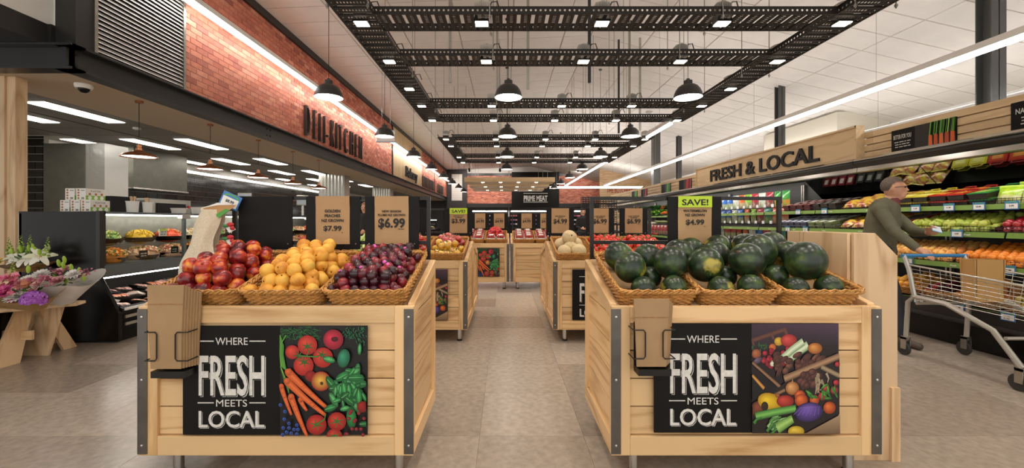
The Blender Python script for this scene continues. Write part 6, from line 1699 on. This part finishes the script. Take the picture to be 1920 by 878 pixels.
# ================================================================== FLOWER BENCH
t = thing('flower_bench', 'plywood trestle bench carrying cut flowers', 'bench', (-4.6, 3.6, 0))
obj('bench_top', MB().prism([(-5.6, 3.25), (-4.55, 3.25), (-3.92, 3.78), (-3.98, 3.92), (-5.6, 3.92)], 'z', .465, .49), M['ply_x'], t, bevel=.003)
for yy, xo in ((3.42, 0), (3.82, .12)):
    obj('trestle_leg', MB().prism([(-4.62+xo, 0), (-4.34+xo, 0), (-4.20+xo, .465), (-4.38+xo, .465)], 'y', yy-.012, yy+.012), M['ply_z'], t, bevel=.002)
obj('trestle_leg', MB().prism([(3.4, 0), (3.62, 0), (3.72, .465), (3.6, .465)], 'x', -4.28, -4.25), M['ply_z'], t)
obj('trestle_leg', MB().prism([(3.98, 0), (4.1, 0), (3.85, .465), (3.75, .465)], 'x', -4.28, -4.25), M['ply_z'], t)
obj('stretcher', MB().box(-4.5, -4.15, 3.62, 3.64, .2, .28), M['ply_x'], t)
obj('upper_shelf', MB().box(-5.6, -4.55, 3.93, 4.25, .64, .665).box(-5.5, -5.45, 3.95, 4.2, .0, .64).box(-4.62, -4.57, 3.95, 4.2, 0, .64), M['ply_x'], t)
t = thing('black_bucket', 'black flower bucket under the plywood bench', 'bucket', (-4.5, 3.6, .2))
obj('bucket', MB().lathe([(.14, .17), (.17, .46), (.165, .46), (.135, .18)], 28, (-4.56, 3.62, 0)), M['blackgloss'], t, smooth=True); obj('rim', MB().lathe([(.172, .44), (.178, .45), (.172, .463)], 28, (-4.56, 3.62, 0), cap=False), M['black'], t)
obj('stand_block', MB().box(-4.68, -4.44, 3.5, 3.74, 0, .17), M['black'], t)
def petals(m, c, ax, n, L, w, cup, col, layers=1, curl=.3, seed=0):
    R = random.Random(seed); ax = Vector(ax).normalized(); u = ax.orthogonal().normalized(); v = ax.cross(u); c = Vector(c)
    for l in range(layers):
        for k in range(n):
            a = 2*PI*(k+.5*l)/n+R.uniform(-.1, .1); d = u*math.cos(a)+v*math.sin(a); s = -u*math.sin(a)+v*math.cos(a); cp = cup+l*.35
            pts = []
            for q in (0, .4, .75, 1): pts.append((c+(d*math.cos(cp-curl*q)+ax*math.sin(cp-curl*q))*L*q*(1-.15*l), w*math.sin(PI*(.12+.8*q))))
            vs = []
            for p, ww in pts: vs += [p-s*ww, p+ax*(-.002), p+s*ww]
            m.add(vs, [(3*i, 3*i+1, 3*i+4, 3*i+3) for i in range(3)]+[(3*i+1, 3*i+2, 3*i+5, 3*i+4) for i in range(3)], C(R.choice(col)))
    return m
def flower(kind, c, ax, s=1.0, seed=0):
    m = MB()
    if kind == 'lily': petals(m, c, ax, 6, .085*s, .02*s, .75, ['ece8d4', 'e4e4c4', 'f0ecdc'], 1, .7, seed); m.ell(c, .008*s, 8, 5, col=C('b9a04a'))
    elif kind == 'mum': petals(m, c, ax, 16, .052*s, .008*s, .25, ['ece8e0', 'e4dcd8'], 4, .1, seed)
    elif kind == 'pinkmum': petals(m, c, ax, 14, .05*s, .009*s, .25, ['c93a7a', 'b02a6a', 'd8609a'], 3, .1, seed)
    elif kind == 'rose': petals(m, c, ax, 7, .036*s, .02*s, .7, ['e0b0ac', 'd89a9a', 'ecc8c0'], 3, .2, seed)
    elif kind == 'protea': petals(m, c, ax, 20, .06*s, .009*s, .7, ['b9706a', '8a3a44', 'c98a80'], 2, .3, seed); m.ell(Vector(c)+Vector(ax)*.012, (.03*s,)*3, 10, 6, col=C('b9714a'))
    elif kind == 'hydrangea':
        R = random.Random(seed)
        for k in range(70):
            z = R.uniform(-.2, 1); a = R.uniform(0, 2*PI); r = math.sqrt(max(0, 1-z*z)); d = Vector((r*math.cos(a), r*math.sin(a)-.2, z)).normalized()
            petals(m, Vector(c)+d*.065*s, d, 4, .018*s, .010*s, .1, ['9a4ab0', 'a85ac0', '8a3a9c', 'b878c8'], 1, .1, k)
    elif kind == 'spike':
        R = random.Random(seed)
        for k in range(22):
            q = k/22; a = k*2.4; p = Vector(c)+Vector(ax)*(.16*s*q)+Vector((math.cos(a), math.sin(a), 0))*.02*s*(1.1-q); m.ell(p, (.011*s*(1.2-q),)*3, 6, 4, col=C(R.choice(['8aa83a', 'a8c060', '6a8a2c'])))
    elif kind == 'bud': m.ell(Vector(c)+Vector(ax)*.02, (.0095*s, .0095*s, .024*s), 10, 7, M=Vector((0, 0, 1)).rotation_difference(Vector(ax)).to_matrix(), col=C('9ab83a'))
    elif kind == 'filler':
        R = random.Random(seed)
        for k in range(26): m.ell(Vector(c)+Vector((R.gauss(0, .03), R.gauss(0, .03), R.gauss(0, .018)))*s, (.008*s,)*3, 6, 4, col=C(R.choice(['a8506a', '8a3a54', 'c97a8a'])))
    elif kind == 'yellow': petals(m, c, ax, 12, .045*s, .009*s, .3, ['d8b020', 'e0c030'], 2, .1, seed)
    elif kind == 'stock': 
        R = random.Random(seed)
        for k in range(12): petals(m, Vector(c)+Vector((R.gauss(0, .018), R.gauss(0, .018), k*.009)), (R.gauss(0, .6), -.6, .5), 5, .022*s, .012*s, .4, ['d8708a', 'c93a6a', 'e0909a'], 1, .2, k)
    return m
def foliage(c, r, n, seed, cols=('2f5a24', '3f6a2c', '4f7a34', '24481c')):
    R = random.Random(seed); m = MB()
    for k in range(n):
        a, el = R.uniform(0, 2*PI), R.uniform(-.3, .9); d = Vector((math.cos(a)*math.cos(el), math.sin(a)*math.cos(el), math.sin(el))); s = d.cross(Vector((0, 0, 1))).normalized(); L = r*R.uniform(.2, .45); p = Vector(c)-Vector((0, 0, .03))+d*r*R.uniform(.2, .75)*(1-.5*max(0, math.sin(el))); w = L*.22
        m.add([p, p+d*L*.5+s*w, p+d*L, p+d*L*.5-s*w], [(0, 1, 2, 3)], C(R.choice(cols)))
    return m
def bouquet(name, label, base, c, r, wrap, fl, seed, wrapcol, leaves=40):
    tt = thing(name, label, 'bouquet', base)
    obj('foliage', foliage(c, r, leaves, seed), M['multi'], tt, kind='stuff')
    for i, (kind, dx, dy, dz, s, ax) in enumerate(fl):
        obj({'mum': 'chrysanthemum', 'pinkmum': 'chrysanthemum', 'spike': 'snapdragon', 'filler': 'filler_sprig', 'yellow': 'daisy', 'stock': 'stock_flower', 'bud': 'flower_bud'}.get(kind, kind), flower(kind, Vector(c)+Vector((dx, dy, dz+.02)), ax, s*1.15, seed*50+i), M['multi'], tt)
    if wrap: obj('paper_wrap', wrap, wrapcol, tt, smooth=True)
    return tt
upf = (0.1, -.55, .8)
def cone(tip, c, ax, r, flare=.0, jag=.02, a0=0, a1=2*PI, n=28, seed=0):
    R = random.Random(seed); ax = Vector(ax).normalized(); u = ax.orthogonal().normalized(); v = ax.cross(u); m = MB(); vs = []
    tip = Vector(tip); c = Vector(c)
    for q in (0, .35, .7, 1):
        for i in range(n+1):
            a = a0+(a1-a0)*i/n; rr = (.25+.75*q)*r*(1+flare*q*math.sin(2*a+seed)); vs.append(tip+(c-tip)*q+(u*math.cos(a)+v*math.sin(a))*rr+ax*(jag*math.sin(3*a+seed)*q+R.uniform(-.004, .004)))
    for j in range(3):
        for i in range(n): k = j*(n+1)+i; m.add([vs[k], vs[k+1], vs[k+n+2], vs[k+n+1]], [(0, 1, 2, 3)])
    return m
M['wrapw'] = mat('white_wrap', 'd3cbc2', .45, noise=.05, nscale=6); M['wrapk'] = mat('kraft_wrap', 'a98658', .7)
# mixed posy front left
c1 = P(52, 553, 3.45); 
fl = [('hydrangea', .12, -.06, -.06, 1.1, upf), ('mum', -.02, -.07, -.03, 1.25, upf), ('mum', -.07, .06, .09, 1.1, upf), ('protea', .0, 0, .055, 1.2, upf), ('rose', .075, -.03, .015, 1.2, upf), ('rose', .085, .0, .06, 1.1, upf), ('pinkmum', -.14, -.05, .02, 1.1, upf), ('pinkmum', -.11, -.07, -.0, .9, upf),
      ('stock', -.13, .0, .05, 1.0, upf), ('stock', -.19, -.01, .04, .9, upf), ('stock', -.04, -.09, -.07, .8, upf), ('bud', -.03, .03, .17, 1.3, (0, 0, 1)), ('spike', -.16, .03, .1, .9, (0, 0, 1)), ('spike', -.2, -.06, -.02, .8, (-.3, -.3, .8)), ('filler', .1, .03, .1, 1.2, upf)]
bouquet('mixed_posy', 'mixed posy with purple hydrangea and white chrysanthemums on the flower bench', c1-Vector((0, -.05, .2)), c1, .2, cone(c1-Vector((-.02, -.06, .13)), c1-Vector((0, 0, .01)), (0, -.25, 1), .2, .15, .02, seed=2), fl, 1, M['wrapk'], 70)
# lilies behind
c2 = P(50, 490, 4.05)
fl = [('lily', .05, -.06, .0, 1.25, upf), ('lily', .17, -.03, .03, 1.2, (.6, -.5, .5)), ('lily', -.05, -.05, .02, 1.0, upf), ('lily', .11, -.06, .0, 1.0, upf)] + [('spike', x, 0, z, 1.05, (x*.6, 0, 1)) for x, z in ((-.16, .03), (.03, .05), (.19, .03), (-.05, .05))] + [('bud', x, -.03, z, 1.3, (x, -.2, 1)) for x, z in ((-.02, .08), (.06, .09), (.12, .07), (.16, .05), (.1, .1), (-.1, .06))] + [('yellow', -.22, -.06, -.03, 1.2, upf), ('yellow', -.27, -.05, .0, 1.1, upf)]
bouquet('lily_bouquet', 'white lily and green snapdragon bouquet on the raised flower shelf', c2-Vector((0, 0, .15)), c2, .2, cone(c2-Vector((-.02, -.02, .1)), c2-Vector((0, 0, .02)), (0, -.1, 1), .22, .1, .015, seed=4), fl, 2, M['wrapk'], 60)
# wrapped bouquet on the right end
c3 = P(122, 522, 3.72)
fl = [('mum', -.1, -.1, .02, 1.2, upf), ('mum', .14, -.06, .02, 1.1, upf), ('rose', .04, -.09, -.04, 1.5, upf), ('rose', .02, 0, .06, 1.1, upf), ('rose', -.07, .02, .03, 1.2, upf)] + [('filler', x, y, z, .9, upf) for x, y, z in ((-.1, .02, .03), (.02, -.03, .02), (.17, 0, .03), (-.02, .03, .05), (.1, .02, .03))] + [('bud', x, -.03, z, 1.3, (x, -.2, 1)) for x, z in ((.09, .06), (-.05, -.02), (.02, .08), (-.02, .1), (.04, -.05), (.16, .03), (.2, -.03), (.03, .13))]
w3 = cone(c3-Vector((.0, .0, .22)), c3-Vector((0, 0, .02)), (.05, -.25, 1), .24, .16, .03, seed=1)
bouquet('wrapped_bouquet', 'pink and white bouquet in white paper wrap at the bench end', c3-Vector((0, 0, .23)), c3, .2, w3, fl, 3, M['wrapw'], 70)
# ================================================================== PEOPLE
def person(name, label, J, mats, voxel, hair):
    """J: list of (tag, p, q, rp, rq) tapered capsules in world space; fused by voxel remesh, materials by nearest capsule"""
    m = MB()
    for tg, p, q, a, b in J:
        p, q = Vector(p), Vector(q); n = 5
        if (q-p).length < 1e-5: m.ell(p, a if isinstance(a, tuple) else (a,)*3, 16, 12); continue
        m.tube([p+(q-p)*k/n for k in range(n+1)], [a+(b-a)*k/n for k in range(n+1)], 14)
        m.ell(p, (a,)*3, 14, 10); m.ell(q, (b,)*3, 14, 10)
    me = m.mesh('body'); tmp = bpy.data.objects.new('body', me); COL.objects.link(tmp)
    r = tmp.modifiers.new('r', 'REMESH'); r.mode = 'VOXEL'; r.voxel_size = voxel
    s = tmp.modifiers.new('s', 'SMOOTH'); s.factor = .5; s.iterations = 3
    dg = bpy.context.evaluated_depsgraph_get(); body = bpy.data.meshes.new_from_object(tmp.evaluated_get(dg)); bpy.data.objects.remove(tmp)
    tags = sorted(set(j[0] for j in J)); idx = {k: i for i, k in enumerate(tags)}
    n = len(body.polygons); ctr = np.empty(n*3); body.polygons.foreach_get('center', ctr); ctr = ctr.reshape(-1, 3)
    best = np.full(n, 1e9); mi = np.zeros(n, dtype=np.int32)
    for tg, p, q, a, b in J:
        p, q = np.array(p), np.array(q); d = q-p; L = d@d
        if isinstance(a, tuple): dist = (np.sqrt((((ctr-p)/np.array(a))**2).sum(1))-1)*min(a)
        else:
            t_ = np.clip((ctr-p)@d/L, 0, 1) if L > 1e-9 else np.zeros(n); dist = np.sqrt(((ctr-(p+t_[:, None]*d))**2).sum(1))-(a+(b-a)*t_)
        k = dist < best; best[k] = dist[k]; mi[k] = idx[tg]
    body.materials.clear()
    for k in tags: body.materials.append(mats[k])
    body.polygons.foreach_set('material_index', mi); body.shade_smooth(); body.update()
    foot = min(j[1][2] for j in J)
    t = thing(name, label, 'person', (J[0][1][0], J[0][1][1], 0))
    obj('body', body, None, t)
    for nm, mb, mm in hair: obj(nm, mb, mm, t, smooth=True)
    return t
SKIN = mat('skin', 'c49274', .5, noise=.05, nscale=10); OLIVE = mat('olive_jacket', '5a5742', .8, noise=.12, nscale=14, bump=.4, bscale=16)
JEAN = mat('dark_trousers', '2a2c33', .8, noise=.1, nscale=20); SHOE = mat('brown_shoe', '4a3e33', .6); SHIRT = mat('maroon_shirt', '6a3436', .8)
def hand(J, w, fdir, side, curl, tg='skin'):
    """w wrist, fdir finger direction, side thumb side, curl direction the fingers bend to"""
    w, f, s, c = Vector(w), Vector(fdir).normalized(), Vector(side).normalized(), Vector(curl).normalized()
    J.append((tg, tuple(w), tuple(w+f*.075), .028, .033))
    for k in range(4):
        o = s*(.03-.02*k); b = w+f*.085+o; L = (.04, .046, .043, .034)[k]
        m1 = b+f*L*.75+c*L*.45; m2 = m1+f*L*.1+c*L*.7
        J.append((tg, tuple(b-f*.02), tuple(m1), .0105, .0095)); J.append((tg, tuple(m1), tuple(m2), .0095, .0085))
    b = w+f*.03+s*.028; m1 = b+s*.03+f*.03; J.append((tg, tuple(b), tuple(m1), .0125, .011)); J.append((tg, tuple(m1), tuple(m1+f*.03+c*.015), .011, .009))
hx, hy = 4.06, 4.32
J = []
def hr(dx, dy, z):               # head frame turned to look right and a little toward the camera
    a = -.8; return (hx+dx*math.cos(a)-dy*math.sin(a), hy+dx*math.sin(a)+dy*math.cos(a), z)
J += [('pants', (3.90, 4.34, .92), (4.03, 4.43, .92), .125, .125), ('jacket', (3.965, 4.385, 1.0), (3.985, 4.375, 1.22), .138, .148), ('jacket', (3.985, 4.375, 1.2), (4.0, 4.365, 1.36), .148, .13),
      ('jacket', (3.885, 4.285, 1.36), (4.115, 4.45, 1.36), .078, .078), ('jacket', (3.95, 4.38, .9), (3.98, 4.39, .92), .138, .138), ('shirt', (4.035, 4.325, 1.37), (4.045, 4.32, 1.44), .07, .06)]
J += [('skin', (4.02, 4.355, 1.38), (4.05, 4.33, 1.5), .058, .056)]
J += [('skin', (hx, hy, 1.585), (hx, hy, 1.585), (.088, .086, .112), 0), ('skin', hr(.03, 0, 1.53), hr(.055, 0, 1.5), .053, .037), ('skin', hr(.085, 0, 1.59), hr(.105, 0, 1.56), .01, .0125),
      ('skin', hr(.08, -.02, 1.605), hr(.08, .02, 1.605), .018, .018), ('skin', hr(.09, -.014, 1.525), hr(.09, .014, 1.525), .012, .012), ('skin', hr(-.005, -.082, 1.59), hr(-.012, -.086, 1.56), .018, .012), ('skin', hr(-.005, .082, 1.59), hr(-.012, .086, 1.56), .018, .012)]
J += [('pants', (4.03, 4.43, .88), (4.0, 4.46, .5), .1, .07), ('pants', (4.0, 4.46, .5), (3.95, 4.60, .12), .068, .05), ('shoe', (3.95, 4.62, .06), (3.96, 4.49, .04), .045, .036),
      ('pants', (3.90, 4.34, .88), (3.94, 4.2, .5), .1, .07), ('pants', (3.94, 4.2, .5), (3.94, 4.14, .12), .068, .05), ('shoe', (3.94, 4.16, .055), (3.97, 3.97, .035), .045, .034)]
J += [('jacket', (3.88, 4.275, 1.35), (3.865, 4.10, 1.13), .064, .053), ('jacket', (3.865, 4.10, 1.13), (3.915, 3.95, .99), .052, .041)]
hand(J, (3.92, 3.94, .975), (.15, -.85, -.35), (1, .1, 0), (0, -.2, -1))
J += [('jacket', (4.12, 4.445, 1.35), (4.2, 4.24, 1.13), .064, .053), ('jacket', (4.2, 4.24, 1.13), (4.12, 4.04, 1.13), .052, .04)]
hand(J, (4.11, 4.02, 1.13), (-.3, -.9, .1), (-.8, .2, .5), (-.4, 0, .9))
grey = mat('grey_hair', '5f5249', .8, noise=.2, nscale=60)
hm = MB().ell((0, 0, 0), (.096, .092, .098), 24, 16)
keep = []
for f in hm.f:
    cx, cy, cz = [sum(hm.v[i][k] for i in f)/len(f) for k in range(3)]
    if cz < -.055 or (cx > .03 and cz < .045) or (cx > -.01 and cz < .015): continue
    keep.append(f)
hm.f = keep; hm.c = [None]*len(keep); hm.v = [hr(p[0]-.014, p[1], p[2]+1.612) for p in hm.v]
em = MB().ell(hr(.086, -.03, 1.592), .009, 10, 7).ell(hr(.086, .03, 1.592), .009, 10, 7)
gl = MB().tube([hr(.1, -.035, 1.592), hr(.06, -.08, 1.594), hr(-.01, -.09, 1.588)], .003, 5)
person('person', 'shopper in an olive jacket pushing a trolley and looking at the cooler', J, {'pants': JEAN, 'jacket': OLIVE, 'shirt': SHIRT, 'skin': SKIN, 'shoe': SHOE}, .009,
       [('hair', hm, grey), ('eyes', em, M['ink']), ('glasses', gl, M['blackmetal']), ('mouth', MB().tube([hr(.1, -.02, 1.523), hr(.106, 0, 1.524), hr(.1, .02, 1.523)], .003, 5), SHIRT)])
t = thing('phone', 'pale blue phone in the hand of the shopper', 'phone', (4.05, 3.93, 1.15))
o = obj('case', MB().box(-.035, .035, -.075, .075, -.005, .005), mat('phone_blue', '6a9ac0', .3), t, loc=(0, 0, 0), bevel=.004); obj('screen', MB().box(-.031, .031, -.068, .068, .005, .006), mat('phone_screen', 'c9d8e4', .15), t, loc=(0, 0, 0))
t.location = (4.065, 3.90, 1.165); t.rotation_euler = (.35, .35, -.6)
# ---- trolley, heading toward the camera beside the cooler
T_ = thing('shopping_trolley', 'silver wire shopping trolley with blue handle pushed along the cooler', 'shopping trolley', (4.0, 3.4, 0))
M['zinc'] = mat('trolley_zinc', 'b4b0a6', .3, .7); M['wheel'] = mat('wheel_rubber', '2b2927', .7)
XA, XC, YR, YF = 3.70, 4.26, 3.82, 3.0
obj('handle', MB().tube([(XA-.02, YR+.02, .92), (XC+.02, YR+.02, .92)], .016, 10), mat('handle_blue', '2f7ab0', .35), T_, smooth=True)
for x in (XA, XC):
    xi = x+.05 if x == XA else x-.05
    obj('frame_tube', MB().tube([(x, YR+.02, .92), (x, YR-.03, .80), (x, YR-.08, .56), (x, YR-.02, .5), (x, YR, .16)], .019, 8), M['zinc'], T_, smooth=True)
    obj('frame_tube', MB().tube([(x, YR-.08, .56), (x, YR-.35, .545), (xi, YF+.18, .4), (xi, YF, .17)], .021, 8), M['zinc'], T_, smooth=True)
    obj('basket_rail', MB().tube([(x, YR-.04, .84), (xi, YF-.12, .76)], .008, 6), M['zinc'], T_, smooth=True)
    for yy, xx in ((YR, x), (YF, xi)):
        cs = obj('castor', MB().box(xx-.024, xx-.016, yy-.02, yy+.03, .06, .17).box(xx+.016, xx+.024, yy-.02, yy+.03, .06, .17).box(xx-.024, xx+.024, yy-.02, yy+.03, .15, .175), M['steel'], T_)
        obj('wheel', MB().lathe([(.03, -.014), (.058, -.013), (.062, -.006), (.062, .006), (.058, .013), (.03, .014)], 22, (xx, yy+.02, .062), M=Matrix.Rotation(PI/2, 3, 'Y')), M['wheel'], cs, smooth=True)
wb_ = MB()
for k in range(9):
    q = k/8; z = .84-.28*q
    wb_.tube([(XA, YR-.04, z), (XA+.05, YF-.12+.1*q, z-.07+.03*q), (XC-.05, YF-.12+.1*q, z-.07+.03*q), (XC, YR-.04, z)], .0028, 4)
for k in range(12):
    q = k/11; y = YR-.04+(YF-.12-YR+.04)*q; x = .05*q
    wb_.tube([(XA+x, y, .84-.08*q), (XA+x+.03, y+.03*q, .56), (XC-x-.03, y+.03*q, .56), (XC-x, y, .84-.08*q)], .0025, 4)
obj('wire_basket', wb_, M['zinc'], T_, kind='stuff')
obj('lower_frame', MB().tube([(XA, YR-.1, .5), (XC, YR-.1, .5)], .014, 8).tube([(XA+.05, YF+.1, .36), (XC-.05, YF+.1, .36)], .014, 8), M['zinc'], T_, smooth=True)
t = thing('grocery_bag', 'brown paper carrier bag standing in the shopping trolley', 'bag', (4.02, 3.45, .57))
obj('bag_front', MB().prism([(3.90, .57), (4.12, .57), (4.14, .92), (3.88, .92)], 'y', 3.42, 3.425).prism([(3.90, .57), (4.12, .57), (4.14, .92), (3.88, .92)], 'y', 3.53, 3.535), mat('carrier_kraft', 'b08850', .75), t)
obj('bag_gusset', MB().prism([(3.42, .57), (3.535, .57), (3.535, .92), (3.42, .92)], 'x', 3.895, 3.9).prism([(3.42, .57), (3.535, .57), (3.535, .92), (3.42, .92)], 'x', 4.12, 4.125), bpy.data.materials['carrier_kraft'], t)
# ---- blonde woman in black far behind the rockmelon sign
def simple(name, label, x, y, hcol, top, face):
    J = []
    J += [('pants', (x-.07, y, .9), (x+.07, y, .9), .12, .12), ('top', (x, y, .98), (x, y, 1.3), .135, .15), ('top', (x-.13, y, 1.33), (x+.13, y, 1.33), .07, .07), ('skin', (x, y, 1.36), (x, y-.01, 1.48), .05, .05),
          ('skin', (x, y-.01, 1.54), (x, y-.01, 1.54), (.076, .095, .11), 0), ('skin', (x, y-.09, 1.54), (x, y-.115, 1.52), .012, .015), ('skin', (x, y-.06, 1.47), (x, y-.07, 1.46), .04, .035)]
    for s in (-1, 1):
        J += [('pants', (x+s*.08, y, .88), (x+s*.09, y-.02, .48), .09, .062), ('pants', (x+s*.09, y-.02, .48), (x+s*.09, y, .1), .06, .045), ('shoe', (x+s*.09, y+.03, .05), (x+s*.09, y-.13, .035), .04, .032),
              ('top', (x+s*.17, y, 1.32), (x+s*.2, y+.0, 1.06), .055, .045), ('top', (x+s*.2, y, 1.06), (x+s*.1, y-.2, 1.0), .043, .032)]
        hand(J, (x+s*.095, y-.215, .995), (-s*.4, -.9, .1), (-s*.3, 0, .9), (-s*.5, -.1, -.5))
    h = MB().ell((x, y+.012, 1.565), (.092, .1, .112), 20, 14)
    h.f = [f for f in h.f if not (sum(h.v[i][1] for i in f)/len(f) < y-.035 and sum(h.v[i][2] for i in f)/len(f) < 1.62)]; h.c = [None]*len(h.f)
    e = MB().ell((x-.03, y-.098, 1.55), (.01, .007, .008), 8, 6).ell((x+.03, y-.098, 1.55), (.01, .007, .008), 8, 6)
    return person(name, label, J, {'pants': JEAN, 'top': top, 'skin': SKIN, 'shoe': SHOE}, .012, [('hair', h, hcol), ('eyes', e, M['ink']), ('mouth', MB().tube([(x-.02, y-.1, 1.485), (x+.02, y-.1, 1.485)], .004, 5), SHIRT)])
simple('person', 'blonde woman in black seen between the rockmelon and tomato signs', 2.62, 14.0, mat('blonde_hair', 'b99a68', .7), mat('black_top', '1c1a1c', .8), 0)
simple('person', 'deli worker in black glimpsed between the peaches and plums signs', -3.2, 9.4, mat('brown_hair', '8a6444', .7), bpy.data.materials['black_top'], 0)
